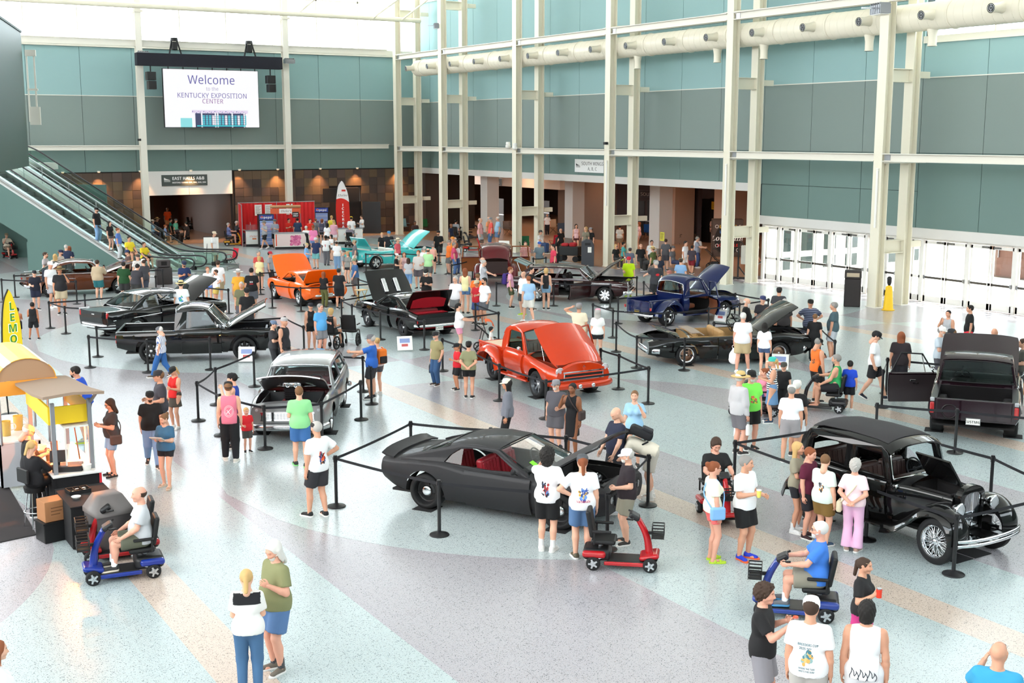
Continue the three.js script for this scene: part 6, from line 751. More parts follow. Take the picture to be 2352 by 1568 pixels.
P(263, 915, 1094, -72, 'f fat=.7 tee=3f3b3c shorts=8aa8c8 len=.7 shoe=sandal:1c1a1c hair=long,b glasses=2a2020 arms=ff hd=0,20', 'brown-haired woman in charcoal tee and denim shorts near the lemonade stand');
P(201, 836, 1015, -104, 'fat=.9 tee=1c50c8 shorts=2e2c3a shoe=9aa095 sole=c8e040 hair=short,k arms=sd lean=14 skin=1 beard=k', 'big man in royal blue tee leaning at the lemonade stand counter');
P(62, 972, 0, 95, 'h=1.75 fat=.6 polo=1b1a1e pants=1b1a1e shoe=111111 hair=bald,w arms=ff hd=0,30 glasses=555555 skin=5', 'balding vendor in black and red polo working inside the lemonade stand');
P(72, 1013, 0, 130, 'f h=1.62 sit=.74 fat=.5 long=17161a pants=17161a shoe=c9c4be hair=pony,y arms=gg hd=0,15 foot=.28', 'blonde vendor in black jacket seated on the bar stool');
P(336, 1136, 0, -84, 'h=1.78 sit=.52 fat=.7 tee=bfc1c5 shorts=5d5f50 shoe=2c2a2a sole=d8cbb8 sock=f0f0f0 hair=bald,b arms=kk foot=.15 at=331,1318 skin=5', 'man in light grey tee driving the blue scooter at lower left');
P(-12, 1468, 0, 100, 'f h=1.65 tee=eeeeee shorts=333333 shoe=333333 hair=long,r', 'brown-haired person in white tee cut off at the lower left corner');
P(1756, 1337, 0, 78, 'h=1.75 fat=.35 tee=1a191b shorts=8f8c92 hair=curly,b arms=em skin=5', 'curly-haired young man in black tee and grey shorts, foreground right');
const breed = P(1864, 1370, 0, 172, 'h=1.78 fat=.5 tee=f0efee shorts=b8b4ae cap=f4f3f1 hair=short,b skin=1', 'man in white cap and white tee printed Breeders Cup on the back');
const flame = P(1993, 1376, 0, 176, 'h=1.78 fat=.35 tank=ececec shorts=e4e4e6 hair=bob,k skin=1', 'dark-haired young man in white sleeveless shirt with flames at the hem');
P(1972, 1282, 1540, 72, 'f fat=.4 tee=201f21 shorts=c83a80 len=.6 shoe=sandal:1a1617 hair=pony,b glasses=b59a80 gl=up arms=de legs=y skin=1', 'woman in black tee and pink shorts holding a red can');
P(2296, 1470, 0, 172, 'h=1.82 fat=.7 tee=3a9cc8 hair=none glasses=151515 gl=up arms=ud skin=1', 'bald man in turquoise tee at the bottom right edge');
P(1884, 1218, 0, -88, 'h=1.8 sit=.5 fat=.6 tee=3f7cd6 shorts=8b8678 shoe=66686e sole=4a90c0 sock=ececec hair=short,w beard=w glasses=777777 arms=gg foot=.16 at=1876,1415 skin=5', 'white-haired man in bright blue tee riding the blue scooter at right');
P(1633, 1060, 1293, 112, 'f fat=.2 tee=f1efd6 shorts=f4706e len=.5 shoe=sandal:b4d430 hair=bun,r skin=5 glasses=333333', 'woman in pale yellow tee and coral shorts with a blue sling bag');
P(1706, 1047, 1286, 52, 'fat=.45 tee=f2f2f3 shorts=141416 shoe=2038c0 sole=e06030 hair=short,g arms=sf skin=1 hd=20,0', 'grey-haired man in white tee and black shorts holding a yellow drink');
P(1641, 1004, 0, 18, 'h=1.78 sit=.52 fat=.35 tee=161618 shorts=26262a shoe=18181a hair=bob,b arms=gg hd=0,30 foot=.14 at=1640,1180 skin=5', 'young man in black tee driving the red scooter, looking down');
P(1824, 1015, 1225, 72, 'f fat=.15 tee=98927e shorts=23242a len=.5 shoe=e8e8e8 sock=e8e8e8 hair=verylong,y arms=cc skin=1', 'long-haired blonde in olive top, arms crossed, by the vintage sedan');
P(1852, 1028, 1238, 62, 'fat=.4 polo=5a1230 shorts=1e1c24 shoe=301418 hair=short,r skin=5 hd=0,10', 'man in maroon polo between the blonde and the man with a phone');
const mint = P(1886, 1045, 1256, 142, 'fat=.75 tee=dce8e0 shorts=80622f len=.7 shoe=3a5068 hair=short,l beard=r glasses=333333 arms=fd hd=20,20', 'man in pale mint tee and brown shorts photographing the vintage sedan');
P(1955, 1055, 1270, 168, 'f fat=.5 tee=f0d4da pants=e8b8d8 wide=1 shoe=b08f80 hair=curly,s arms=bb skin=5', 'grey-curled woman in pink top and pink trousers, hands behind her back');
P(1694, 855, 1045, 132, 'fat=.45 long=c2c0c2 shorts=706d72 shoe=35302f straw=d8b878 skin=5 hair=short,w', 'man in straw hat and grey long-sleeved shirt carrying a white bottle');
P(1720, 850, 1033, 24, 'fat=.7 tee=82ee5c shorts=151517 shoe=1b1b1d cap=1b1a18 beard=w skin=5', 'man in neon green printed tee holding a white shopping bag');
P(1812, 885, 1062, 178, 'fat=.6 tee=f3f3f5 shorts=9c9698 tuck=1 shoe=8b7d62 cap=efe9d8 hair=short,g legs=z skin=1', 'man in white tee and grey shorts with a black belt, back to us');
P(1824, 874, 1050, 160, 'fat=.6 tee=191719 shorts=eeeef0 shoe=3a3030 cap=e8e4dc hair=short,w skin=1', 'person in black tee, white cap and white shorts behind the belted man');
P(1771, 820, 972, -84, 'f tank=hs:e9e9ea:26282c skirt=6286ac len=.6 shoe=26384c cap=3fb8a8,efe6d0 hair=pony,y arms=ff skin=1', 'girl in striped tank and denim skirt with a turquoise cap');
P(1750, 842, 0, -70, 'c h=1.35 sit=.5 tee=ef8ea4 shorts=4a5a80 shoe=999999 hair=bun,r arms=gg at=1752,955', 'red-haired child in pink on a small scooter beside the striped girl');
P(1801, 832, 0, -14, 'h=1.55 c tee=1b1a1c pants=19191b shoe=222222 cap=46443e', 'boy in black printed tee and dark grey cap behind the striped girl');
const orangeTank = P(1873, 777, 925, 132, 'fat=.55 tank=e8732c shorts=161618 shoe=1a1a1c cap=161616 arms=fd skin=1 hd=0,25', 'man in orange sleeveless shirt and black cap looking at his phone');
P(1917, 832, 0, -98, 'h=1.78 sit=.55 fat=.6 tank=2f9c58 shorts=1d1b20 shoe=d0937a hair=short,g beard=g arms=kg foot=.1 at=1917,945 glasses=e8e0d0 skin=1', 'bearded man in green tank top seated on a small black scooter');
P(1948, 813, 945, 172, 'h=1.5 c fat=.1 tee=1d48c8 shorts=17181c shoe=dddddd hair=short,k skin=1', 'boy in royal blue tee and black shorts behind the green tank top');
P(2004, 760, 918, 84, 'fat=.35 tee=f2f2f4 shorts=1a1a1e shoe=1c2634 cap=1a1a1c,1a1a1c arms=pp legs=w hd=0,25', 'man in white tee and black shorts walking right with head down');
P(2071, 760, 0, 176, 'h=1.78 fat=.5 tee=2a2226 pants=242228 shoe=222222 hair=verylong,r skin=1', 'long-haired person in dark tee standing behind the open purple door');
P(2163, 749, 0, 62, 'h=1.76 fat=.6 tee=c4d0da cap=ece8e4 arms=cc beard=w', 'man in pale blue tee and white cap, arms crossed, behind the purple hood');
P(2188, 754, 0, -80, 'h=1.76 fat=.4 tee=8a8c90 cap=2b2c30 beard=k', 'dark-bearded man in grey tee and dark cap behind the purple hood');
P(2179, 711, 0, -20, 'f h=1.63 tank=b4b4b8 shorts=17171a shoe=333333 hair=pony,k arms=du skin=1', 'woman in light grey strap top on the phone near the glass doors');
P(2222, 700, 822, -78, 'fat=.5 tee=161618 shorts=f03a4c shoe=eeeeee hair=short,k skin=1', 'man in black tee and red shorts near the glass doors');
P(2285, 752, 0, 174, 'h=1.8 fat=.75 tee=f1efee shorts=6d604c hair=none beard=w glasses=222222 arms=hd skin=1', 'bald man in white tee with a sunset print right of the purple hood');
P(2352, 776, 0, -85, 'h=1.75 fat=.5 tee=5a5a54 shorts=444444 hair=short,b arms=se', 'person in grey tee holding a small dog at the right edge');
P(2349, 818, 912, -60, 'f tank=1a1a1c skirt=ededf0 len=.6 shoe=e2ddd6 hair=long,r arms=ff skin=1', 'woman in black top and white skirt at the right edge');
// around the middle cars
const bagMan = P(1703, 717, 857, 172, 'fat=.8 tee=efeef0 shorts=c4b088 shoe=eeeef0 hair=short,w legs=z skin=5', 'white-haired man in white shirt and khaki cargo shorts with a plastic bag');
P(1753, 740, 862, 168, 'f fat=.3 tee=f2f0f4 shorts=4a5e84 len=.4 shoe=dddddd hair=verylong,k', 'long dark-haired woman in white tee and denim shorts by the black convertible');
P(1868, 720, 832, 172, 'fat=.3 tee=131315 pants=151517 shoe=1a1a1a hair=short,l', 'young man in black tee with a small green print on the back');
P(1911, 693, 826, -104, 'fat=.65 tee=4a6068 shorts=c8ccd4 shoe=e0e0e2 hair=short,g skin=1', 'stocky man in slate teal tee and pale shorts right of the convertible');
P(1857, 687, 812, 8, 'fat=.55 tee=hs:2b3148:8288a0 pants=19191c shoe=1a1a1a cap=1a1c18 arms=hh skin=1', 'man in navy striped polo and black cap, hands on hips');
P(1802, 684, 0, 4, 'h=1.74 fat=.5 tee=4c4748 shorts=1c1c1e shoe=222222 hair=short,s skin=1 hd=0,25 lean=8', 'man in dark grey tee peering down behind the raised black hood');
P(1790, 659, 0, 174, 'h=1.78 fat=.55 tee=3a3b40 shorts=2a2a2c shoe=222222 cap=131315 skin=1', 'man in grey tee with yellow print and black cap near the glass doors');
P(1715, 683, 0, 78, 'h=1.72 fat=.6 tee=131214 pants=1a1a1c shoe=222222 hair=bald,w beard=w,1', 'man with a long white beard in black tee');
P(1752, 678, 0, 26, 'h=1.77 fat=.5 tee=2f2d33 pants=2a2a2c shoe=222222 cap=363c64', 'man in dark shirt with red side panel and blue cap by the convertible');
P(1166, 868, 0, -92, 'h=1.66 fat=.15 long=72747e pants=131316 shoe=222222 cap=e5dcc8 hair=long,k skin=2', 'person in grey hooded shirt and cream cap left of the grey tee man');
P(1277, 872, 1036, -24, 'fat=.8 tee=55535a shorts=5c5a60 shoe=d8d8da cap=8d8a8e beard=w glasses=333333 arms=sd hd=-10,0', 'bearded man in grey tee and grey shorts behind the matt black car');
P(1314, 880, 1052, -26, 'f fat=.25 dress=121115 shoe=e8e4e0 hair=short,k arms=du skin=3', 'woman in a long black dress with a dark shoulder bag');
P(1417, 934, 0, -58, 'h=1.8 fat=.65 tee=23283e shorts=2c2d34 shoe=333333 hair=none arms=ii hd=0,35', 'bald man in navy tee looking down at the raised black hood');
P(1458, 895, 0, -6, 'f h=1.65 fat=.2 tee=9cc6e4 shorts=151518 shoe=222222 hair=pony,l arms=ud', 'woman in light blue tee with a hand to her mouth');
const bend = P(1497, 985, 1146, -92, 'h=1.78 lean=68 fat=.5 tee=e4dac8 shorts=c9c2b6 shoe=dedcd6 sock=e4e2de hair=short,y arms=kk hd=0,-10', 'blond man in cream tee bending forward with a black backpack');
const curlyTee = P(1256, 1031, 1270, 168, 'fat=.2 tee=f3f2f3 shorts=131315 shoe=e6e4e0 sock=e9e9e9 hair=afro,k capback=222226 arms=oe', 'man with bushy black curls in white printed tee and black shorts');
const usTee = P(1336, 1046, 1287, 186, 'fat=.4 tee=f2f1f3 shorts=54749c shoe=5b5442 cap=55575c hair=pony,r arms=hd', 'ponytailed man in white tee with a blue racing print by the red scooter');
const darkShirt = P(1439, 1032, 1252, -74, 'fat=.65 tee=2a2026 shorts=8d8878 shoe=33302e cap=efedea arms=sd beard=w', 'man in dark patterned shirt and white cap holding a drink');
P(1003, 762, 886, -48, 'fat=.4 tee=948a62 pants=2f5078 shoe=443c38 cap=222224 beard=s arms=pd', 'man in khaki tee and jeans standing alone in mid floor');
P(1051, 787, 897, -66, 'h=1.45 c tee=cc1a28 shorts=151518 shoe=222226 cap=1b1b1f skin=2 arms=fd', 'boy in red tee and black cap beside the olive shirt woman');
P(1077, 784, 916, 172, 'f fat=.75 tee=8b8a68 shorts=141416 len=.55 shoe=222224 capback=1f1f22 hair=short,k arms=bb skin=1', 'woman in olive shirt and black shorts, hands behind her back');
const packGirl = P(868, 775, 908, -148, 'f fat=.45 tee=e7d6d4 shorts=5a5a62 len=.5 shoe=c8c4c0 hair=bun,y arms=hd', 'blonde woman with an orange and black backpack');
P(853, 767, 0, -104, 'h=1.74 fat=.5 tee=2a62b8 shorts=333338 shoe=26262a cap=68686c arms=or skin=1', 'man in blue tee pointing left beside the orange backpack');
P(716, 695, 806, 14, 'f fat=.4 tank=161619 shorts=161619 len=.5 shoe=sandal:222222 cap=1f2028 skin=1', 'woman in black tank top and shorts beside the blue tee man');
P(738, 697, 818, 42, 'fat=.85 tee=58a4dc shorts=7f7f84 shoe=sandal:5a3a2a hair=short,g arms=sd skin=5', 'heavy man in sky blue tee left of the empty wheelchair');
P(762, 710, 0, 150, 'f h=1.62 sit=.5 tank=1c1a1c shorts=333333 shoe=333333 hair=bob,y arms=ks at=762,800 skin=1', 'blonde woman in black top seated in the wheelchair');
P(1053, 695, 0, 96, 'f h=1.63 fat=.7 tee=f0efee shorts=e396b0 len=.55 shoe=dddddd hair=pony,k arms=gg', 'dark-haired woman in white tee and pink shorts pushing the stroller');
P(626, 735, 0, 70, 'f h=1.65 fat=.35 tee=37363a pants=2c2c30 shoe=222222 cap=6a7c96 hair=short,k arms=cc', 'woman in charcoal tee and blue cap beside the black pickup nose');
P(651, 728, 0, 60, 'h=1.74 fat=.4 tank=26262a pants=28282c shoe=222222 beanie=b4b0b0 skin=1', 'person in black sleeveless top and grey headscarf by the black pickup');
P(566, 660, 0, 4, 'h=1.78 fat=.55 tee=151518 shorts=26262a shoe=222222 cap=1c1c1e skin=1 hd=0,10', 'man in black tee and black cap walking towards us behind the black pickup');
P(554, 646, 0, -12, 'h=1.75 fat=.5 tee=6b6a4e shoe=333333 hair=short,s skin=1', 'grey-haired man in olive tee behind the man in black cap');
P(577, 614, 0, 172, 'h=1.82 fat=.7 tee=141417 shorts=5c5e66 shoe=222222 hair=short,k skin=1', 'big man in black tee with red and white lettering on the back');
P(547, 618, 0, -8, 'h=1.75 fat=.65 tee=e0a030 shorts=c9a070 shoe=555555 straw=ece8e0 skin=1', 'man in yellow shirt and white hat with a black cross strap');
P(1330, 695, 0, 172, 'h=1.8 fat=.75 tee=e9dcc0 pants=3a5c94 shoe=555555 cap=8f8c92 arms=nd skin=1', 'man in cream tee rubbing his neck behind the orange pickup');
P(1373, 708, 0, 176, 'f h=1.65 fat=.35 tee=ecebe8 shorts=1c1c1f shoe=222222 cap=f2a0b8 hair=verylong,s', 'long grey-haired woman in white tee and pink cap behind the orange pickup');
// left middle
P(422, 598, 0, 14, 'h=1.78 fat=.45 tee=20305a pants=7c8fb0 cap=2c3550 beard=k arms=ff skin=2 hd=0,15', 'man in navy tee reading a paper by the dark waste bin');
P(415, 644, 0, 172, 'h=1.8 fat=.6 tee=eef0f4 shorts=77777a straw=dcc890', 'man in straw hat and white tee with a bright blue print');
P(416, 660, 735, 2, 'f fat=.3 tank=8f908c shorts=4a6a98 len=.4 shoe=555555 cap=22304c arms=uf skin=1', 'woman in grey sleeveless top with a cross-body bag by the black coupe');
P(447, 645, 732, 160, 'f fat=.35 tee=4a6484 pants=48648c hair=verylong,g arms=fd', 'long grey-haired woman in denim blue dress shirt');
P(480, 612, 700, 10, 'f fat=.4 tee=efeef0 shorts=6a8ee0 len=.5 shoe=eeeeee hair=pony,r', 'woman in white tee and light blue shorts near the escalator foot');
P(500, 597, 0, 172, 'h=1.8 fat=.5 tee=f3f2f2 shorts=b0a080 cap=1d1d20', 'man in white tee with a back print and black cap near the escalator foot');
P(499, 629, 702, -70, 'fat=.35 tee=f2f2f4 shorts=c8ad58 hair=short,b beard=b arms=hd skin=1', 'man in white tee and tan shorts, hand on hip, near the escalator foot');
P(84, 624, 712, 12, 'h=1.6 fat=.5 tee=1a1d2c shorts=1c2238 shoe=1a1a1c cap=22242a arms=ds', 'boy in navy tee and shorts in front of the copper coupe');
P(121, 600, 708, 40, 'fat=.35 polo=eeeef0 shorts=b8b8bc shoe=efefef cap=f4f4f4 skin=1', 'man in white polo and white cap with a dark backpack');
P(143, 612, 722, 4, 'fat=.75 tee=212024 shorts=b8a88c shoe=222222 straw=8a7248 arms=ud skin=2', 'man in black tee and brown hat touching his chest');
P(44, 707, 780, 170, 'c h=1.1 shorts=17171a shoe=3a66b0 hair=short,k arms=ff skin=6', 'shirtless boy in black shorts by the yellow flag');
P(79, 694, 781, 176, 'c h=1.3 tank=17171a shorts=17171a shoe=26262a hair=short,k arms=sd legs=a skin=6', 'boy in black tank top and shorts beside the shirtless boy');
P(103, 578, 0, 70, 'h=1.78 fat=.4 tee=b4acac hair=short,b beard=r glasses=222222 arms=cd', 'red-bearded man in grey tee in front of the green wall');
P(126, 582, 0, 174, 'f h=1.65 tee=d8c8b4 hair=verylong,y', 'long-haired blonde in beige seen from behind by the green wall');
P(138, 573, 0, 62, 'h=1.8 fat=.5 tee=c9bfb4 cap=1e2a4a beard=k arms=hd', 'bearded man in cream tee and blue cap by the green wall');
P(151, 561, 0, 170, 'h=1.76 fat=.45 tee=26304c pants=444444 hair=short,s', 'grey-haired man in navy at the back of the green wall group');
P(159, 564, 0, 150, 'f h=1.66 fat=.4 tee=1e2a48 pants=444444 hair=long,r', 'woman with wavy red hair in navy holding a white cup');
P(228, 596, 690, 158, 'fat=.75 long=b8a488 shorts=246a70 shoe=333333 hair=short,b arms=dm', 'big man in tan sweater and teal shorts filming with a phone');
P(283, 600, 0, 174, 'h=1.78 fat=.6 tee=1f4a26 shorts=333333 shoe=333333 hair=short,k', 'man in dark green printed tee leaning at the copper coupe');
P(309, 604, 0, 150, 'h=1.76 fat=.6 tee=36343a shorts=333333 shoe=333333 hair=short,k lean=18 arms=ii', 'man in charcoal tie-dye tee bending to the copper coupe');
P(329, 594, 0, -150, 'h=1.78 fat=.5 tee=46464c pants=4a5060 shoe=333333 cap=e4dcd2 arms=id', 'man in grey tee and cream cap at the copper coupe');
P(293, 573, 0, -70, 'h=1.76 fat=.6 tee=5a4440 pants=444444 shoe=333333 cap=384468', 'man in brown shirt and blue cap at the foot of the stairs');
P(316, 583, 0, 20, 'h=1.74 fat=.5 tee=sp:e0dcd8:a09890 pants=444444 shoe=333333 cap=5a4a40', 'man in white patterned shirt at the foot of the stairs');
// on the escalator and the stairs
P(225, 476, 556, 50, 'y=1.66 fat=.6 tee=131316 pants=7fa4cc shoe=222222 cap=151515 beard=b', 'bearded man in black tee and light jeans riding the escalator');
P(255, 509, 577, 40, 'f y=1.25 fat=.4 tee=151517 shorts=6a6258 hair=long,k', 'dark-haired woman in black tee riding the escalator');
P(274, 523, 596, 74, 'y=.85 fat=.6 tee=5c7cc0 pants=c8ccd0 hair=short,r arms=pd', 'man in blue tee and pale trousers at the foot of the escalator');
P(330, 556, 0, 40, 'h=1.75 sit=.45 y=.35 tee=e8cc28 shorts=26262a hair=short,b arms=kk skin=1', 'man in yellow tee sitting on the stairs');
P(296, 543, 0, 30, 'h=1.7 sit=.45 y=.9 tee=e9d030 shorts=8a6a50 hair=short,k arms=kk skin=1', 'person in yellow sitting higher on the stairs');
P(14, 537, 0, 24, 'h=1.76 sit=.5 tee=d8ccb8 shorts=8a7a66 shoe=555555 cap=8a7a60 arms=gu at=18,592', 'man in cream tee on a red scooter under the escalator');
// ---------------------------------------------------------------- the crowd towards the back of the hall
// around the orange, black and turquoise cars
P(593, 575, 0, 30, 'h=1.74 tee=d2504c hair=short,g', 'man in coral red tee behind the raised orange hood');
P(598, 588, 668, 150, 'f fat=.4 tee=e8dca4 shorts=5a5a44 hair=bob,y', 'short-haired blonde in pale yellow tee by the orange hood');
P(622, 577, 660, 70, 'tee=a3a4aa pants=2b2b30 cap=c02838', 'man in grey tee and red cap by the orange hood');
P(705, 565, 625, 84, 'fat=.6 tee=84b8ea pants=40506a cap=d8c08a arms=ds', 'man in light blue tee and tan cap behind the orange car');
P(727, 545, 618, -20, 'fat=.4 tee=26335a shorts=74b4b8 cap=d8d8d8', 'man in navy polo and aqua shorts behind the orange car');
P(750, 540, 611, 158, 'tee=f4f2f2 pants=6c6a70 hair=short,k skin=4', 'man in white jersey with a red number one on the back');
P(775, 553, 622, 172, 'fat=.4 tee=f3f2f4 pants=7c9cc0 cap=eeeeee', 'man in white tee, white cap and jeans behind the orange boot lid');
P(762, 541, 600, -60, 'f tee=f0eef0 hair=long,k arms=ff', 'woman in white by the orange car with arms folded up');
P(790, 574, 650, 84, 'fat=.4 tee=9aa0a8 shorts=d8d4cc cap=56585c', 'man in grey tee and charcoal cap beside the orange boot lid');
P(800, 577, 652, -40, 'f fat=.3 tee=8c8c88 shorts=26262a cap=c8a070 hair=pony,r', 'woman in grey tee with a ponytail beside the orange boot lid');
P(816, 551, 622, -84, 'fat=.5 tee=6e7076 shorts=e2dfd8 cap=b8ac90 arms=ds', 'man in grey tee and cream shorts at the turquoise tail');
P(817, 593, 682, -70, 'fat=.5 tee=3b6494 shorts=5e5c5e cap=7e8a70 arms=id', 'man in steel blue tee and olive cap right of the orange car');
P(780, 616, 710, 172, 'fat=.5 tee=1b1c20 shorts=17171a cap=4a4e44 skin=1', 'man in black tee with a colourful round print by the orange car');
P(745, 642, 708, 150, 'f fat=.35 tee=161518 pants=6a6a3c hair=long,r arms=fd', 'woman in black tee and olive trousers at the orange tail');
P(877, 533, 0, 4, 'f h=1.62 tee=17171a shorts=222222 hair=pony,y', 'girl in black tee behind the turquoise convertible');
P(893, 530, 0, 10, 'h=1.78 fat=.6 tee=1c1e26 shorts=222222 cap=4a8cc0', 'man in black polo and blue cap behind the turquoise convertible');
P(914, 547, 622, 60, 'fat=.5 tee=dc5f6c shorts=ded8cc straw=eadfc4', 'man in pink tee and cream straw hat beside the turquoise convertible');
P(911, 585, 655, 78, 'fat=.3 tee=1d1c1e pants=3a3840 cap=f2f2f2 beard=b arms=ds', 'man in black vest and white cap in front of the turquoise car');
P(929, 592, 652, 10, 'f dress=d0a8a8 hair=long,r', 'woman in pale floral dress in front of the turquoise car');
P(939, 596, 668, 176, 'f fat=.4 tee=b8bac0 capri=7098c8 hair=verylong,b', 'woman with very long brown hair and a green sling strap');
P(962, 574, 664, -14, 'fat=.4 tee=cfc9c4 shorts=5a5258 beard=s hair=short,r arms=sd', 'man in pale grey tee holding a white cup');
P(973, 590, 640, -100, 'fat=.5 tee=78787c shorts=4a4a50 cap=8a8c90', 'man in mid grey tee and cap next to the white cup man');
P(979, 617, 0, -20, 'h=1.76 fat=.25 tee=141416 pants=1a1a1c cap=1e1e20,f0e8d8 arms=ff hd=0,25', 'young man in black tee reading his phone behind the red boot');
P(894, 628, 0, -20, 'h=1.74 fat=.5 tee=efeef0 shorts=777777 cap=8a8a88', 'man in white tee and grey cap behind the raised black hood');
P(975, 565, 0, 170, 'h=1.74 fat=.4 tee=f0f0f2 shorts=777777 hair=short,s', 'man in white shirt at the turquoise hood');
P(983, 569, 0, 172, 'h=1.72 fat=.5 tee=b8eaac shorts=666666 hair=bald,b', 'man in pale green tee with a brown strap at the turquoise hood');
P(995, 560, 630, 165, 'f fat=.4 tank=f0b4a4 shorts=1a1a1c shoe=222222 hair=bun,g', 'woman in peach tank top and black shorts at the turquoise nose');
P(1007, 529, 0, -12, 'h=1.8 fat=.7 tee=151517 shorts=2a2a2c cap=201c20,d07828 beard=b arms=sd', 'big bearded man in black tee holding a cup by the turquoise hood');
P(1032, 551, 0, -60, 'h=1.74 fat=.4 tee=f07a2c shorts=666666 cap=9a9088', 'man in orange tee left of the rose pink polo');
P(1039, 543, 0, 30, 'h=1.74 fat=.4 tee=ef9438 shorts=666666 cap=d88830', 'man in amber cap beside the orange tee');
P(1043, 556, 632, 96, 'fat=.75 tee=d04c70 pants=5878ac hair=short,g', 'man in rose pink tee and jeans by the belt corner');
P(1049, 557, 630, 150, 'f tee=f0ecec pants=4a5f90 hair=long,r', 'red-haired woman in white with a yellow bag');
P(1050, 543, 0, -140, 'h=1.72 fat=.7 tee=46464a hair=bald,s lean=15', 'man in dark grey tee leaning over the mobility scooters');
P(1046, 633, 0, -30, 'h=1.76 fat=.6 tee=f2f1f4 shorts=777777 hair=short,s', 'grey-haired man in white polo left of the yellow top woman');
P(1069, 615, 722, 172, 'f fat=.2 tank=ece4ae shorts=5a80b0 len=.4 shoe=333333 hair=long,r arms=md', 'woman in pale yellow top taking a photo, back to us');
P(1097, 626, 0, 168, 'h=1.78 fat=.6 tee=f2742a shorts=777777 cap=2a2a2c skin=1', 'man in bright orange printed tee and black cap');
P(1096, 643, 745, -40, 'fat=.4 tee=b81c28 shorts=3a4e7c cap=cfc4a4 skin=2 arms=pp sock=eeeeee', 'man in dark red tee and khaki cap');
P(1113, 637, 748, -50, 'fat=.35 tee=f2f2f4 shorts=5a5c62 hair=short,k beard=k skin=1 arms=ps', 'man in white tee with a dark stripe beside the dark red tee');
P(1108, 590, 0, 84, 'h=1.74 fat=.4 tee=f0f0f2 shorts=777777 hair=bald,s', 'man in white shirt at the dark red panel car');
P(1111, 596, 0, 78, 'h=1.75 fat=.45 tee=b4b4ba shorts=777777 hair=short,s arms=dr', 'man in light grey tee reaching to the dark red panel car');
const purpleBag = P(1172, 612, 708, 88, 'fat=.2 tee=e0a0b8 shorts=4a4e32 shoe=151515 hair=short,r glasses=333333', 'young man in pink tee with a purple backpack');
P(1214, 633, 742, -160, 'fat=.45 tee=a8ccf0 shorts=e0dcd4 shoe=e4e4e6 hair=short,r legs=w', 'man in pale blue polo and white shorts walking away');
P(1220, 612, 0, 70, 'h=1.76 fat=.5 tee=16161a shorts=333333 hair=short,k arms=dr', 'man in black tee with a backpack at the burgundy wagon');
P(1203, 622, 0, -40, 'h=1.74 fat=.5 tee=ecebee shorts=444444 hair=bald,g shoe=b8d820', 'balding man in white behind the pale blue polo');
P(1254, 615, 712, 172, 'f fat=.5 tank=1c1b1e shorts=86a8c4 len=.45 shoe=222222 hair=bob,y', 'short-haired blonde in black tank top by the burgundy wagon');
P(1207, 553, 0, 4, 'h=1.78 fat=.5 tee=pl:e8dccc:9a2a30 pants=444444 hair=short,b beard=g', 'man in red and cream plaid shirt behind the dark red panel car');
P(1239, 554, 0, 6, 'h=1.72 fat=.4 tee=70808a shorts=c0b090 cap=3a66b8 arms=sd', 'man in slate tee and blue cap holding a white paper');
P(1271, 560, 0, -70, 'h=1.76 tee=e0405c shorts=1a1a1c hair=short,k', 'man in hot pink tee beside the black-shirted man');
P(1279, 563, 608, 80, 'tee=19181b pants=17171a hair=long,k', 'long-haired man in black tee beside the hot pink tee');
// before the concourse
P(1055, 477, 516, 10, 'fat=.4 tank=8a96b4 cap=8a8a8c', 'man in blue-grey vest standing at the dark elevator door');
P(1084, 477, 524, -40, 'fat=.5 tee=f0ecea shorts=66626a hair=short,k skin=2 arms=fd', 'man in white tee on his phone right of the elevator door');
P(1103, 500, 575, 78, 'fat=.5 tee=e8a8ac shorts=b4b4b8 hair=bald,g', 'man in light pink polo, first of four talking by the white pillar');
P(1123, 497, 567, 60, 'fat=.5 tee=f4a070 shorts=6a6a6c hair=bald,s', 'man in peach tee, second of four talking by the white pillar');
P(1128, 499, 572, -84, 'fat=.4 tee=f46058 pants=4a6c9c cap=8a8c90', 'man in coral tee and jeans facing away from the light blue shirt');
P(1144, 497, 568, -70, 'fat=.6 tee=a8d0ee shorts=6a8cb8 hair=short,w', 'white-haired man in light blue shirt, last of four by the pillar');
P(1257, 494, 540, -10, 'fat=.5 tee=f2f0f0 pants=1e1e26 hair=bald,w beard=w', 'white-bearded man in white shirt and black braces');
P(1241, 529, 0, 60, 'h=1.76 sit=.45 fat=.8 tee=ecebe8 pants=38507c cap=4c4c4e arms=kc', 'heavy man in white tee sitting near the A-frame sign');
P(1288, 525, 0, -150, 'h=1.74 sit=.45 tee=1f1e22 pants=333333 hair=none', 'bald man in black seated with his back to us');
P(1323, 514, 580, 10, 'f fat=.2 tank=f2c8cc shorts=5a3030 hair=long,k', 'dark-haired woman in pale pink top in the walkway');
P(1325, 490, 545, 140, 'fat=.5 tee=84b0e8 hair=bald,g', 'man in light blue tee beside the second pillar');
P(1345, 520, 592, -30, 'f fat=.3 tee=86806e shorts=e0d8cc hair=long,y', 'woman in taupe top and cream shorts beside the black tee');
P(1357, 522, 592, -50, 'fat=.4 tee=1a1a1c shorts=b0a898 shoe=151515 cap=98989c', 'man in black tee and beige shorts walking in the concourse');
P(1423, 517, 576, 172, 'fat=.5 tee=d4d0c8 shorts=8f7a60 hair=short,k skin=2', 'man in stone shirt and brown shorts walking away by the column');
P(1467, 509, 575, -84, 'f fat=.5 tee=sp:f0c8c8:c08890 shorts=b8b0c8 len=.4 hair=long,r', 'woman in pink floral top walking left by the bright pillar');
P(1415, 561, 0, 30, 'f h=1.62 sit=.4 fat=.5 tee=161616 pants=333333 hair=long,y glasses=222222', 'blonde in black seated beside the empty lime chair');
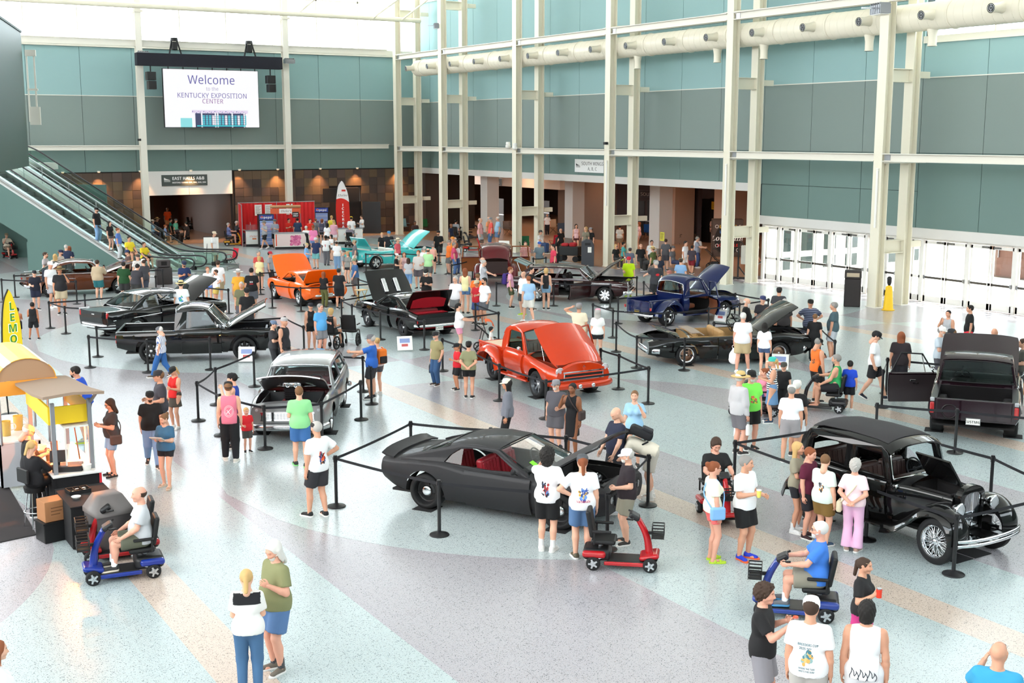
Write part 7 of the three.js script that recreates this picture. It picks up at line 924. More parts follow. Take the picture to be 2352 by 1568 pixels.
P(1432, 556, 0, 100, 'f h=1.62 sit=.4 tee=5cc8c8 pants=333333 hair=short,k', 'person in aqua seated behind the blonde in black');
P(1446, 569, 640, 170, 'fat=.5 tee=5c6072 cap=4a4e5c', 'man in slate blue tee just behind the neon yellow shirt');
P(1443, 589, 683, -2, 'fat=.6 tee=ccf018 shorts=17171a shoe=a8d030 cap=c82838 glasses=222222 arms=ds', 'man in neon yellow shirt and red cap by the burgundy hood');
P(1472, 560, 0, 20, 'h=1.76 sit=.4 fat=.6 tee=1a1a1d pants=333333 hair=bald,s', 'man in black with a red shirt front, seated in the walkway');
P(1497, 552, 0, 10, 'h=1.78 sit=.45 fat=.6 tee=eeeef0 pants=333333 hair=short,k', 'dark-haired man in white tee seated behind the yellow hat');
P(1500, 567, 0, -120, 'h=1.72 sit=.4 fat=.5 tee=5c6a3c pants=333333 straw=ecd090', 'person in olive with a yellow straw hat seated in the walkway');
P(1528, 548, 622, 165, 'fat=.5 tee=54545a shorts=46444c hair=short,b', 'man in grey printed tee standing before the bright pillar');
P(1545, 565, 0, 60, 'h=1.74 sit=.4 tee=6a6c72 pants=384060 cap=6a6a6c', 'man in grey seated reading beside the bright pillar');
P(1505, 597, 706, -150, 'fat=.7 tee=38383e shorts=26262a cap=8a8a8c,3a3a3c arms=rd', 'man in charcoal tee with a red oval print by the blue pickup');
P(1514, 587, 660, 10, 'fat=.4 tee=1e2434 shorts=444444 hair=short,k skin=2', 'man in navy tee behind the charcoal tee with red print');
P(1537, 620, 0, 20, 'h=1.75 fat=.5 tee=e8e4e0 cap=a86a60', 'man in pinkish cap half hidden behind the blue cab');
P(1564, 592, 0, 170, 'h=1.74 fat=.5 tee=88aed8 cap=76705c', 'man in light blue tee with red and black back print');
P(1573, 553, 628, 60, 'tee=f2f2f6 shorts=efefef hair=short,k legs=w', 'young man in white tee and white shorts walking right');
P(1588, 566, 632, 168, 'tee=453c46 shorts=7a1624 shoe=1a1a1e hair=short,k legs=w skin=1', 'man in raglan tee and dark red shorts walking away');
P(1600, 543, 616, 84, 'fat=.5 tee=9aa2b4 pants=46588a shoe=f0f0f0 hair=short,g arms=gg', 'man in grey tee pushing the stroller by the kiosk');
P(1737, 540, 607, -84, 'f fat=.4 tank=f2eef0 shorts=1c2234 len=.5 hair=bun,k arms=ff legs=w', 'woman in white tank and navy shorts walking left by the doors');
P(1623, 494, 0, 10, 'h=1.75 tee=e03c30 pants=333333 hair=short,k', 'person in red tee behind the information kiosk');
P(1640, 497, 0, 10, 'h=1.72 tee=d8b0a0 pants=333333 hair=short,k', 'person in beige tee behind the information kiosk');
P(1603, 540, 0, -40, 'h=1.72 tee=f0ecec pants=333333 hair=short,k', 'person in white beside the information kiosk');
P(1590, 510, 0, 40, 'h=1.72 sit=.45 tee=2a2420 pants=5a4a40 straw=e0c890', 'person in a straw hat seated at the concourse wall');
// by the portal and the refreshment booth
P(384, 476, 0, 20, 'h=1.82 fat=.6 tee=f0561c shorts=c88a58 hair=none skin=3', 'large man in bright orange polo standing in the portal');
P(349, 506, 0, 100, 'h=1.76 sit=.5 fat=.7 tee=86b4e4 pants=3a4660 cowboy=ede7d8 arms=kk', 'man in light blue shirt and white cowboy hat seated by the portal');
P(360, 500, 0, 60, 'h=1.74 sit=.5 tee=2a2a34 pants=333333 straw=d8b47c', 'person in dark shirt and straw hat seated by the portal');
P(379, 517, 0, 80, 'c h=1.3 sit=.5 tee=7ea0d8 shorts=4a6090 hair=short,r', 'child in blue seated by the portal');
P(391, 502, 0, 90, 'f h=1.66 sit=.5 tee=2e9888 pants=3a4a70 hair=short,b', 'woman in teal green seated by the portal');
P(403, 503, 0, 60, 'h=1.72 sit=.5 tee=6cc8a8 cap=6a6c70', 'man in mint green and grey cap seated by the portal');
P(494, 531, 612, 60, 'fat=.5 tee=f2f1f2 shorts=c4c0b8 cap=ead8c0', 'man in white tee and cream cap beside the easel');
P(524, 512, 0, 96, 'f h=1.64 sit=.6 fat=.6 tee=6f78ac shorts=8aa4d0 hair=short,s arms=gg', 'grey-haired woman riding the yellow three-wheeler');
P(543, 508, 0, 96, 'h=1.74 sit=.6 fat=.4 tee=3a3a42 pants=55586a cap=d8cfc0 arms=gg', 'man in dark shirt on the black three-wheeler');
P(577, 497, 0, 60, 'h=1.72 tee=ece4e0 pants=333333 hair=short,k skin=2', 'vendor in white behind the left glass counter');
P(609, 507, 572, -60, 'fat=.4 tee=a0a2a8 shorts=1b1b1e shoe=d8d8da straw=8a8c8e arms=ed legs=w', 'man in grey tee and grey hat eating a cone');
P(633, 503, 570, -20, 'fat=.4 tee=8f96a6 shorts=151518 shoe=15151a cap=68686e arms=ff', 'man in grey-blue tee before the drinks fridge');
P(663, 501, 0, 30, 'h=1.72 fat=.5 tee=dc2a1c pants=333333 hair=short,k skin=1 arms=ff', 'vendor in red tee leaning over the ice cream counter');
P(712, 502, 0, 20, 'h=1.72 tee=e03020 pants=333333 hair=short,k', 'vendor in red at the right end of the counter');
P(685, 500, 565, 172, 'fat=.6 tee=2b3a58 shorts=847c6c hair=short,k', 'man in navy tee with a red print at the counter');
P(703, 519, 0, 160, 'h=1.74 sit=.5 fat=.6 tee=f0eeee pants=6a80b0 hair=short,w', 'white-haired person in white seated on a black scooter at the booth');
P(721, 516, 590, 172, 'f fat=.3 tee=f488b8 shorts=7898cc len=.4 hair=pony,r', 'red-haired woman in bright pink tee at the booth');
P(726, 501, 560, 172, 'fat=.5 tee=74767c hair=short,r', 'man in mid grey tee at the booth');
P(741, 502, 565, 172, 'f fat=.4 tee=sp:5a5868:a09ab0 shorts=333333 hair=bob,r', 'woman with a patterned backpack at the booth');
P(753, 511, 575, 160, 'f fat=.3 tee=eceaec shorts=333333 hair=long,k', 'dark-haired woman in white with a black sling bag');
P(763, 494, 560, 172, 'f fat=.4 tee=ecd84c shorts=777777 hair=bun,y', 'blonde in yellow top waiting at the booth');
P(768, 504, 575, 165, 'f fat=.5 tee=d8a0b0 shorts=e8e4e8 hair=bun,y', 'woman in dusty pink with a shoulder strap at the booth');
P(808, 497, 560, 172, 'fat=.6 tee=f2f0f0 shorts=777777 cap=ecc828', 'man in white printed tee and yellow cap at the counter end');
P(832, 494, 552, -60, 'f fat=.4 tee=f2f0f0 shorts=5c5c5e hair=short,b arms=ff', 'person in white tee with an orange bag at the counter end');
P(803, 517, 0, 168, 'h=1.72 sit=.5 fat=.7 tee=sp:8c8490:70687a pants=333333 hair=short,s', 'grey-haired person in mauve seated on a scooter at the counter end');
P(428, 510, 0, -120, 'h=1.72 sit=.5 fat=.5 tee=2c2220 pants=2a2422 hair=short,k', 'dark-clothed person seated deep inside the portal');
P(953, 508, 0, 10, 'h=1.7 sit=.42 tee=3a2420 pants=333333 hair=short,k skin=3', 'person in dark brown seated left of the red chair');
P(1036, 514, 0, 60, 'h=1.7 sit=.45 tee=24304a pants=22242a hair=none skin=3', 'person in navy seated in the blue chair by the elevator');
P(1047, 505, 0, 150, 'h=1.74 sit=.5 fat=.6 tee=9ca0a8 pants=333333 hair=short,k', 'man in grey tee on the black scooter by the elevator');
// ---------------------------------------------------------------- retractable-belt stanchions, ring by ring: tops along the line of sight, then the belts that join them
const POSTMAT = M(0x17171a, 0.4), BELTMAT = M(0x1d1d22, 0.85);
const postBase = lathe([[0, 0], [.17, 0], [.178, .012], [.17, .028], [.06, .05], [.036, .075], [0, .075]], 22), postTube = cyl(.032, .032, .86, 0, .48, 0, 12), postHead = merge([cyl(.04, .04, .12, 0, .93, 0, 12), cyl(.034, .034, .012, 0, .995, 0, 12), box(.09, .05, .05, 0, .94, 0), box(.05, .05, .09, 0, .94, 0)]);
const ORD = ['first', 'second', 'third', 'fourth', 'fifth', 'sixth', 'seventh', 'eighth', 'ninth', 'tenth'];
function ring(where, tops, belts) {
  const pts = tops.map(([u, v]) => { const p = spot(u, v, .985); p.y = 0; return p; }), order = tops.map((t, i) => i).sort((a, b) => tops[a][0] - tops[b][0]);
  const posts = pts.map((p, i) => { const k = order.indexOf(i), t = thing('belt_stanchion', `black belt stanchion around ${where}, ${ORD[k]} from left`, 'stanchion', p, 0, 'belt stanchions around the cars'); part('stanchion_base', postBase, POSTMAT, t); part('stanchion_post', postTube, POSTMAT, t); part('belt_head', postHead, POSTMAT, t); return t; });
  for (const [a, b, sag] of belts) { const A = pts[a], B = pts[b], d = B.clone().sub(A), L = d.length(), n = 8, rows = [[], []]; for (let i = 0; i <= n; i++) { const u = i / n, y = .965 - (sag ?? .03) * L * .25 * 4 * u * (1 - u); rows[0].push([d.x * u, y, d.z * u]); rows[1].push([d.x * u, y - .055, d.z * u]); } part('belt', skin(rows), BELTMAT, posts[a]); }
}
ring('the matt black car', [[770, 1047], [943, 968], [1127, 983], [1300, 1001], [1490, 1045], [1008, 1104], [1396, 1133]], [[0, 1], [1, 2], [2, 3], [3, 4], [0, 5], [5, 6], [6, 4]]);
ring('the vintage sedan', [[1689, 1012], [1995, 1114], [2198, 1183], [2281, 1047], [1985, 962], [2440, 1128], [2420, 1110]], [[0, 4], [0, 1], [1, 2], [2, 5], [4, 3], [3, 6]]);
ring('the dark purple pickup', [[2199, 940], [2039, 822], [2029, 849], [2015, 926], [2400, 958], [2420, 850]], [[1, 5], [3, 0], [0, 4], [1, 2]]);
ring('the black convertible', [[1463, 771], [1573, 776], [1416, 739], [1918, 781], [1885, 752], [1640, 739]], [[2, 0, .1], [5, 4], [4, 3], [0, 1]]);
ring('the burnt orange pickup', [[1147, 836], [1254, 872], [1490, 842], [1422, 813], [1016, 777], [1058, 790], [1380, 800]], [[0, 1], [1, 2], [2, 3], [5, 0], [3, 6], [4, 5]]);
ring('the deep blue pickup', [[1362, 697], [1408, 711], [1420, 683], [1479, 646], [1503, 672], [1628, 706], [1689, 673], [1699, 696], [1765, 686], [1530, 717]], [[0, 1], [2, 4], [3, 4], [1, 9], [9, 5], [5, 7], [7, 8], [6, 8]]);
ring('the burgundy wagon', [[1140, 648], [1272, 648], [1402, 653], [1463, 635], [1355, 630]], [[4, 3], [0, 1], [1, 2]]);
ring('the dark red panel car', [[1037, 607], [1085, 595], [1254, 590], [1225, 592]], [[0, 1], [2, 3, .15]]);
ring('the turquoise convertible', [[840, 582], [931, 581], [1027, 585], [815, 572], [1008, 566]], [[0, 1], [1, 2]]);
ring('the bright orange car', [[624, 652], [690, 659], [823, 639], [858, 649], [597, 625], [641, 622]], [[0, 1], [1, 3], [2, 3], [4, 5]]);
ring('the black coupe with the red boot', [[784, 687], [808, 699], [873, 715], [974, 735], [1145, 716], [1092, 696], [862, 672], [868, 677]], [[0, 6], [0, 1], [1, 2], [2, 3], [3, 4], [5, 4]]);
ring('the silver grey wagon', [[452, 876], [494, 844], [582, 808], [606, 932], [738, 923], [828, 874], [833, 818], [852, 843], [505, 905], [735, 812]], [[0, 1, .1], [1, 2], [3, 4], [4, 5], [6, 7], [9, 6], [0, 8], [8, 3]]);
ring('the glossy black pickup', [[203, 770], [221, 749], [337, 780], [481, 775], [697, 748], [654, 727], [640, 750]], [[0, 2], [2, 3], [4, 5], [1, 5, .01]]);
ring('the black two-door', [[112, 692], [148, 703], [238, 707], [398, 690], [466, 657], [524, 663], [300, 676]], [[0, 1], [1, 2], [2, 3], [4, 5], [0, 6]]);
ring('the copper coupe', [[3, 640], [32, 631], [174, 644], [194, 675], [249, 617], [357, 633], [373, 618]], [[0, 2], [1, 4], [5, 6], [4, 6]]);
// ---------------------------------------------------------------- mobility scooters, wheelchairs, strollers
const fwd = a => V(sin(a), 0, cos(a));
function faceTo(pos, dir) { const d = V(pos.x, 0, pos.z).normalize(), r = V(-d.z, 0, d.x), f = d.multiplyScalar(-cos(dir * RAD)).addScaledVector(r, sin(dir * RAD)); return Math.atan2(f.x, f.z); }
const who = s => people.find(p => p.label.includes(s));
const cartWheel = cached('cw', () => mv(lathe([[.05, -.05], [.1, -.055], [.125, -.04], [.13, 0], [.125, .04], [.1, .055], [.05, .05]], 24), 0, 0, 0, 0, 0, PI / 2)), cartRim = cached('cr', () => merge([mv(lathe([[.085, .05], [.08, .035], [.02, .04], [0, .045]], 20), 0, 0, 0, 0, 0, -PI / 2), ...[0, 1, 2, 3, 4].map(i => box(.02, .03, .08, .055, 0, .045).rotateX(i * 1.257))])), RIMSILVER = M(0xc9ccd0, 0.3, 0.8);
function scooter(label, pos, yaw, color, o = {}) {
  const g = thing('mobility_scooter', label, 'scooter', V(pos.x, 0, pos.z), yaw), col = paint(color), k = o.small ? .78 : 1, add = (n, ge, m) => part(n, ge, m, g); g.scale.setScalar(o.scale ?? .9);
  add('deck', rbox(.46 * k, .05, .75, .02, 0, .15, .18), BLACKPLASTIC); add('deck_trim', merge([-1, 1].map(s => rbox(.05, .07, .8, .02, s * .24 * k, .13, .16))), col);
  add('rear_cover', rbox(.5 * k, .22, .5, .08, 0, .27, -.38, 0, 0, 0, 3), BLACKPLASTIC); add('rear_fender', merge([-1, 1].map(s => rbox(.13, .12, .42, .05, s * .25 * k, .29, -.42))), col); add('front_fender', rbox(.42 * k, .1, .36, .05, 0, .25, .56, -.2), col);
  for (const [x, z] of [[.27 * k, -.43], [-.27 * k, -.43], ...(o.three ? [[0, .62]] : [[.24 * k, .58], [-.24 * k, .58]])]) { const w = add('wheel', cartWheel, RUBBER); w.position.set(x, .13, z); const r = part('wheel_rim', cartRim, RIMSILVER, w); r.rotation.y = x < 0 ? PI : 0; }
  add('tiller', pipe([V(0, .22, .56), V(0, .6, .5), V(0, .92, .34)], [.075 * k, .05], 10, false, 10), col); add('tiller_head', rbox(.24, .1, .2, .04, 0, .96, .28, .5), o.head ?? BLACKPLASTIC); add('handlebar', pipe([V(-.27, .98, .16), V(-.2, .95, .26), V(.2, .95, .26), V(.27, .98, .16)], .018, 7), BLACK);
  if (!o.nobasket) { const b = add('basket', merge([span(-.17, .17, .6, .61, .6, .8), ...[0, 1, 2, 3].flatMap(i => [box(.34, .02, .012, 0, .63 + i * .055, .6), box(.36, .02, .012, 0, .63 + i * .055, .81), box(.012, .02, .21, -.18, .63 + i * .055, .7), box(.012, .02, .21, .18, .63 + i * .055, .7)]), ...[-.18, -.06, .06, .18].flatMap(x => [box(.014, .2, .012, x, .7, .6), box(.014, .2, .012, x, .7, .81)])]), BLACK); part('basket_bracket', box(.05, .05, .14, 0, .66, .55), BLACK, b); }
  add('seat_post', cyl(.04, .05, .2, 0, .42, -.32, 10), STEEL); const st = add('seat', rbox(.46 * k, .09, .44, .04, 0, .5, -.26, 0, 0, 0, 3), BLACK); part('backrest', rbox(.44 * k, .5, .09, .04, 0, .82, -.5, -.18, 0, 0, 3), BLACK, st); for (const s of [-1, 1]) part('armrest', merge([rbox(.06, .05, .34, .02, s * .28 * k, .72, -.28), box(.03, .24, .03, s * .28 * k, .6, -.42)]), BLACK, st);
  if (o.num) { const t = print(128, 80, x => { x.fillStyle = '#fff'; x.beginPath(); x.ellipse(64, 40, 60, 36, 0, 0, 7); x.fill(); words(x, o.num, 50, 64, 42, '#24408a', 'serif', 'bold'); }); for (const s of [-1, 1]) { const d = part('number_badge', plate(.16, .1, 0, 0, 0), M(0xffffff, .5, 0, { map: t, transparent: true }), g); d.position.set(s * .254, .25, -.34); d.rotation.y = s * PI / 2; } }
  return g;
}
const ride = (r, label, color, o) => scooter(label, r.g.position.clone().addScaledVector(fwd(r.yaw), .26 * r.s), r.yaw, color, o);
ride(who('blue scooter at lower left'), 'blue four-wheeled mobility scooter numbered 922 at lower left', 0x142f8c, { num: '922' });
ride(who('blue scooter at right'), 'blue-black mobility scooter loaded with a black bag at right', 0x2a3f8a);
ride(who('driving the red scooter'), 'red mobility scooter under the young man in black', 0xb01018);
{ const a = who('blue scooter at lower left').g.position.clone().add(spot(243, 1296)).sub(spot(289, 1338)); scooter('red mobility scooter hidden behind the blue one numbered 922', a, who('blue scooter at lower left').yaw, 0xa0141c); const p = spot(1420, 1300); scooter('parked red mobility scooter with a white basket bag, nearest the matt black car', p, faceTo(p, 86), 0xb3121c, { num: '1061' }); }
ride(who('in green tank top'), 'small black travel scooter under the green tank top', 0x1b1b1f, { small: 1, nobasket: 1 }); ride(who('red-haired child in pink'), 'small black scooter under the child in pink', 0x2a1416, { small: 1, nobasket: 1 });
ride(who('under the escalator'), 'red scooter parked in the shade under the escalator', 0xb01a20, { small: 1 }); ride(who('riding the yellow three'), 'yellow three-wheeled scooter before the portal', 0xe8a81c, { three: 1, nobasket: 1 }); ride(who('on the black three'), 'black three-wheeled scooter behind the yellow one', 0x1c1c20, { three: 1 });
ride(who('on a black scooter at the booth'), 'black scooter at the booth under the white-haired person', 0x1c1c20); ride(who('scooter at the counter end'), 'dark scooter at the counter end under the mauve shirt', 0x24242c); ride(who('black scooter by the elevator'), 'black scooter by the elevator door', 0x1a1a1e); ride(who('white cowboy hat'), 'dark scooter under the white cowboy hat', 0x202024); ride(who('mint green and grey'), 'dark scooter under the mint green shirt', 0x222226);
for (const [u, v, d, c, l] of [[1083, 578, 90, 0xc0201c, 'low red scooter beside the group of black scooters'], [1060, 566, 70, 0x1b1b1f, 'black scooter parked left of the pink polo'], [1085, 548, 110, 0x3a1a1e, 'dark red scooter parked behind the black one'], [445, 528, 60, 0x2a1418, 'dark scooter deep inside the portal']]) { const p = spot(u, v); scooter(l, p, faceTo(p, d), c, { small: 1 }); }
function wheelchair(label, pos, yaw) { const g = thing('wheelchair', label, 'wheelchair', pos, yaw), add = (n, ge, m) => part(n, ge, m, g); add('seat', rbox(.46, .07, .44, .03, 0, .5, 0), BLACK); add('backrest', rbox(.46, .52, .06, .025, 0, .8, -.24, -.12), BLACK); for (const s of [-1, 1]) { add('large_wheel', merge([mv(new THREE.TorusGeometry(.2, .03, 8, 26), s * .28, .23, -.16, 0, PI / 2), ...[0, 1, 2, 3].map(i => box(.015, .38, .02, s * .28, 0, 0).rotateX(i * .785).translate(0, .23, -.16))]), RUBBER); add('caster', mv(cyl(.08, .08, .05, 0, 0, 0, 16, 0, 0, PI / 2), s * .24, .08, .3), RUBBER); add('side_frame', merge([pipe([V(s * .24, .5, -.22), V(s * .24, .95, -.3), V(s * .24, 1.0, -.42)], .016, 6), pipe([V(s * .24, .5, -.2), V(s * .24, .5, .22), V(s * .24, .15, .36)], .016, 6), rbox(.05, .04, .3, .015, s * .27, .72, 0)]), BLACK); add('footrest', box(.14, .015, .16, s * .1, .12, .42), STEEL); } return g; }
{ const w = who('seated in the wheelchair'); wheelchair('black wheelchair under the blonde woman', w.g.position.clone().setY(0), w.yaw); const p = spot(806, 792); wheelchair('empty black power wheelchair with a joystick bag', p, faceTo(p, 165)); }
function stroller(label, pos, yaw, hood) { const g = thing('stroller', label, 'stroller', pos, yaw), add = (n, ge, m) => part(n, ge, m, g); for (const s of [-1, 1]) { add('frame', merge([pipe([V(s * .25, 1.02, -.5), V(s * .25, .75, -.2), V(s * .25, .2, .4)], .016, 6), pipe([V(s * .25, .75, -.15), V(s * .25, .15, -.3)], .014, 6)]), BLACK); for (const [z, r] of [[-.3, .15], [.4, .11]]) add('wheel', mv(merge([new THREE.TorusGeometry(r - .02, .022, 7, 20), ...[0, 1, 2].map(i => box(.014, 2 * r - .05, .014, 0, 0, 0, 0, 0, i * 1.05))]), s * .27, r, z, 0, PI / 2), RUBBER); } add('handle', pipe([V(-.25, 1.02, -.5), V(.25, 1.02, -.5)], .018, 7), BLACK); add('seat', skin([[-.15, .9], [-.02, .5], [.28, .46], [.42, .3]].map(([z, y]) => [[-.22, y, z], [0, y - .03, z], [.22, y, z]])), BLACK); add('canopy', skin(Array.from({ length: 6 }, (_, i) => { const a = i / 5 * 1.6; return [[-.24, .72 + .32 * cos(a - .3), -.12 + .3 * sin(a)], [0, .76 + .34 * cos(a - .3), -.12 + .3 * sin(a)], [.24, .72 + .32 * cos(a - .3), -.12 + .3 * sin(a)]]; })), M(hood, .9)); add('basket', rbox(.42, .14, .4, .03, 0, .3, 0), BLACK); return g; }
{ const w = who('pushing the stroller.'.slice(0, -1)), a = who('pink shorts pushing'), b = who('stroller by the kiosk'); stroller('black stroller with an orange canopy beside the pink shorts woman', a.g.position.clone().setY(0).addScaledVector(fwd(a.yaw), .95), a.yaw, 0xe0602c); stroller('black stroller pushed by the man at the information kiosk', b.g.position.clone().setY(0).addScaledVector(fwd(b.yaw), .95), b.yaw, 0x222226); P(1128, 752, 0, 90, 'c h=.95 sit=.45 tee=d8d4d0 hair=curly,k', 'curly-haired toddler beside the orange stroller'); }
// ---------------------------------------------------------------- things carried
const hold = (r, i, name, label, cat, build, dx = 0, dy = 0, dz = 0) => { const g = thing(name, label, cat, r.at(i, dx, dy, dz), r.yaw); build((n, ge, m) => part(n, ge, m, g)); return g; };
const phone = a => { a('phone_case', rbox(.075, .15, .01, .004, 0, .04, 0, -.5), BLACK); a('phone_screen', box(.066, .14, .002, 0, .04, -.006, -.5), M(0x20242c, .1)); }, cup = c => a => { a('cup', lathe([[.028, -.06], [.04, .06], [.037, .06], [.026, -.05], [0, -.05]], 14), M(c, .4)); a('cup_lid', cyl(.042, .042, .012, 0, .062, 0, 14), WHITE); };
const bag = t => a => { a('bag', surface([C3(V(0, -.3, 0), V(0, -.42, 0), .13, .15, { n: [0, 0, 1], f: .45 }), C3(V(0, -.12, 0), V(0, -.3, 0), .05, .12, { n: [0, 0, 1], f: .5 })], .022), M(0xf0eef2, .5)); if (t) a('bag_print', mv(new THREE.PlaneGeometry(.2, .2), 0, -.38, .075), M(0xffffff, .6, 0, { map: print(96, 96, x => { words(x, 'AR', 40, 48, 26, '#c82a38', 'sans-serif', 'bold'); words(x, 'RE-MAX', 22, 48, 60, '#2a4a9a', 'sans-serif', 'bold'); }), transparent: true })); a('bag_handle', new THREE.TorusGeometry(.05, .008, 5, 14).translate(0, -.04, 0), M(0xf0eef2, .5)); }, bottle = c => a => { a('bottle', lathe([[0, -.34], [.045, -.34], [.048, -.32], [.048, -.14], [.03, -.1], [.03, -.08]], 16), M(c, .35)); a('bottle_cap', cyl(.032, .032, .05, 0, -.06, 0, 12), STEEL); };
hold(who('white shopping bag'), 1, 'shopping_bag', 'white shopping bag with red and blue print held by the neon green shirt', 'bag', bag(1)); hold(bagMan, 0, 'shopping_bag', 'plain white plastic bag held by the khaki shorts man', 'bag', bag(0)); hold(who('carrying a white bottle'), 1, 'water_bottle', 'white steel bottle held by the straw hat man', 'bottle', bottle(0xeceae6)); hold(who('alone in mid floor'), 1, 'water_bottle', 'dark bottle held by the man in khaki tee', 'bottle', bottle(0x20242a));
hold(who('holding a yellow drink'), 1, 'drink_cup', 'plastic cup of yellow drink held by the white tee man', 'cup', cup(0xf0e06a)); hold(who('holding a red can'), 1, 'drink_can', 'red can in a foam sleeve held by the pink shorts woman', 'can', a => { a('can_sleeve', cyl(.037, .034, .11, 0, 0, 0, 16), M(0xe03a20, .6)); a('can_top', cyl(.03, .03, .02, 0, .06, 0, 14), STEEL); }); hold(who('curly-haired young'), 1, 'drink_can', 'orange-topped can held by the curly-haired young man', 'can', a => { a('can_body', cyl(.033, .033, .12, 0, 0, 0, 16), STEEL); a('can_top', cyl(.03, .034, .02, 0, .06, 0, 14), M(0xe8502a, .5)); });
hold(mint, 0, 'mobile_phone', 'grey phone held up by the mint tee man', 'phone', phone); hold(who('filming with a phone'), 1, 'mobile_phone', 'blue phone held up by the tan sweater man', 'phone', phone); hold(orangeTank, 0, 'mobile_phone', 'black phone in the hand of the orange tank top', 'phone', phone); hold(who('beside the jeans woman'), 1, 'mobile_phone', 'black phone held by the white-bearded man in olive', 'phone', phone); hold(who('small green print') ?? mint, 0, 'key_fob', 'dark key fob held by the young man in black', 'key', a => { a('fob', rbox(.03, .05, .012, .005), BLACK); a('ring', new THREE.TorusGeometry(.015, .003, 5, 12).translate(0, .04, 0), STEEL); });
hold(darkShirt, 1, 'drink_cup', 'clear cup held by the dark patterned shirt', 'cup', cup(0xd8dce0)); hold(who('holding a white cup') ?? mint, 1, 'drink_cup', 'white cup held by the man in pale grey tee', 'cup', cup(0xf2f0ee)); hold(who('reading papers'), 0, 'newspaper', 'folded newspaper in the hands of the teal tee woman', 'paper', a => { a('cover_page', box(.26, .012, .18, -.06, .03, .02, -.5), M(0xdcd8d0, .9)); a('inner_page', box(.25, .006, .17, -.06, .042, .02, -.5), M(0x9a9894, .9)); });
const wear = (r, name, label, cat, x, y, z, build, ry = 0) => { const g = thing(name, label, cat, r.local(r.J.T(V(x, y, z))), r.yaw + ry); g.quaternion.setFromEuler(new THREE.Euler(0, r.yaw, 0)).multiply(r.J.Q); g.scale.setScalar(r.s); build((n, ge, m) => part(n, ge, m, g)); return g; };
const pack = (c, c2) => a => { const m = M(c, .85); a('pack_body', rbox(.31, .46, .17, .07, 0, 0, -.02, 0, 0, 0, 3), m); a('front_pocket', rbox(.24, .22, .06, .03, 0, -.09, -.12, 0, 0, 0, 2), M(c2, .85)); for (const s of [-1, 1]) a('shoulder_strap', pipe([V(s * .1, .2, .04), V(s * .11, .24, .13), V(s * .12, .18, .27), V(s * .13, 0, .26), V(s * .15, -.18, .06)], .017, 6, false, 12), m); };
wear(bend, 'backpack', 'black backpack on the bending blond man', 'backpack', 0, .34, -.24, pack(0x1a1a1e, 0x232328)); wear(packGirl, 'backpack', 'orange and black backpack on the blonde woman', 'backpack', 0, .28, -.24, pack(0xe8741e, 0x1c1a1c)); wear(purpleBag, 'backpack', 'purple backpack on the young man in pink', 'backpack', 0, .3, -.22, pack(0x3c2a78, 0x2a2050)); wear(who('dark backpack'), 'backpack', 'dark backpack on the man in white polo', 'backpack', 0, .3, -.22, pack(0x1c2030, 0x20263a)); wear(who('patterned backpack'), 'backpack', 'grey backpack on the woman at the booth', 'backpack', 0, .3, -.22, pack(0x4a4a5c, 0x5c5868));
const sling = (c, s = 1) => a => { a('bag_body', rbox(.1, .22, .26, .04, s * .24, -.02, 0, 0, 0, 0, 3), M(c, .7)); a('bag_strap', pipe([V(s * .22, .06, .1), V(s * .05, .3, .17), V(-s * .12, .53, .02), V(s * .02, .3, -.17), V(s * .22, .06, -.1)], .012, 6, false, 20), M(c, .7)); };
wear(who('blue sling'), 'shoulder_bag', 'pale blue sling bag of the coral shorts woman', 'bag', 0, 0, 0, sling(0x84b4e4, -1)); wear(who('near the lemonade stand'), 'shoulder_bag', 'brown leather handbag of the charcoal tee woman', 'bag', 0, -.05, 0, sling(0x54413a)); wear(who('pink top and pink trousers'), 'shoulder_bag', 'cream shoulder bag of the pink-clad woman', 'bag', 0, -.06, 0, sling(0xd8ccae)); wear(who('long black dress'), 'shoulder_bag', 'dark shoulder bag of the black dress woman', 'bag', 0, .1, 0, sling(0x3a2a28)); wear(who('cross-body'), 'shoulder_bag', 'tan cross-body bag of the grey top woman', 'bag', 0, 0, .05, sling(0xb89a78));
// prints on shirts
const ink = (draw) => print(200, 240, x => { x.lineWidth = 5; x.lineCap = 'round'; draw(x); }), blot = (x, seed, cols, n = 26) => { const r = rng(seed); for (let i = 0; i < n; i++) { x.fillStyle = cols[i % cols.length]; x.beginPath(); x.ellipse(50 + r() * 100, 60 + r() * 130, 8 + r() * 22, 6 + r() * 14, r() * 3, 0, 7); x.fill(); } };
shirtPrint(breed, ink(x => { words(x, 'BREEDERS CUP', 25, 100, 30, '#3a6a78', 'sans-serif', 'bold'); words(x, '2025 ***', 26, 80, 60, '#3a6a78', 'sans-serif', 'bold'); x.save(); x.translate(20, 28); x.scale(.8, .75); blot(x, 4, ['#d8a458', '#4a7a88', '#e0b878', '#8aa8a8']); x.restore(); words(x, 'WHERE THE TURF', 17, 100, 200, '#3a6a78', 'sans-serif', 'bold'); words(x, 'MEETS THE SURF', 17, 100, 222, '#3a6a78', 'sans-serif', 'bold'); }), -.13, .13, -.02, .36);
shirtPrint(flame, ink(x => { x.strokeStyle = '#2e3440'; for (const k of [0, 60, 120]) { x.beginPath(); x.moveTo(k + 12, 235); x.bezierCurveTo(k, 190, k + 30, 180, k + 22, 120); x.bezierCurveTo(k + 50, 160, k + 34, 190, k + 44, 200); x.bezierCurveTo(k + 48, 180, k + 60, 175, k + 56, 150); x.bezierCurveTo(k + 78, 190, k + 70, 215, k + 60, 235); x.stroke(); } }), -.16, .16, -.07, .2);
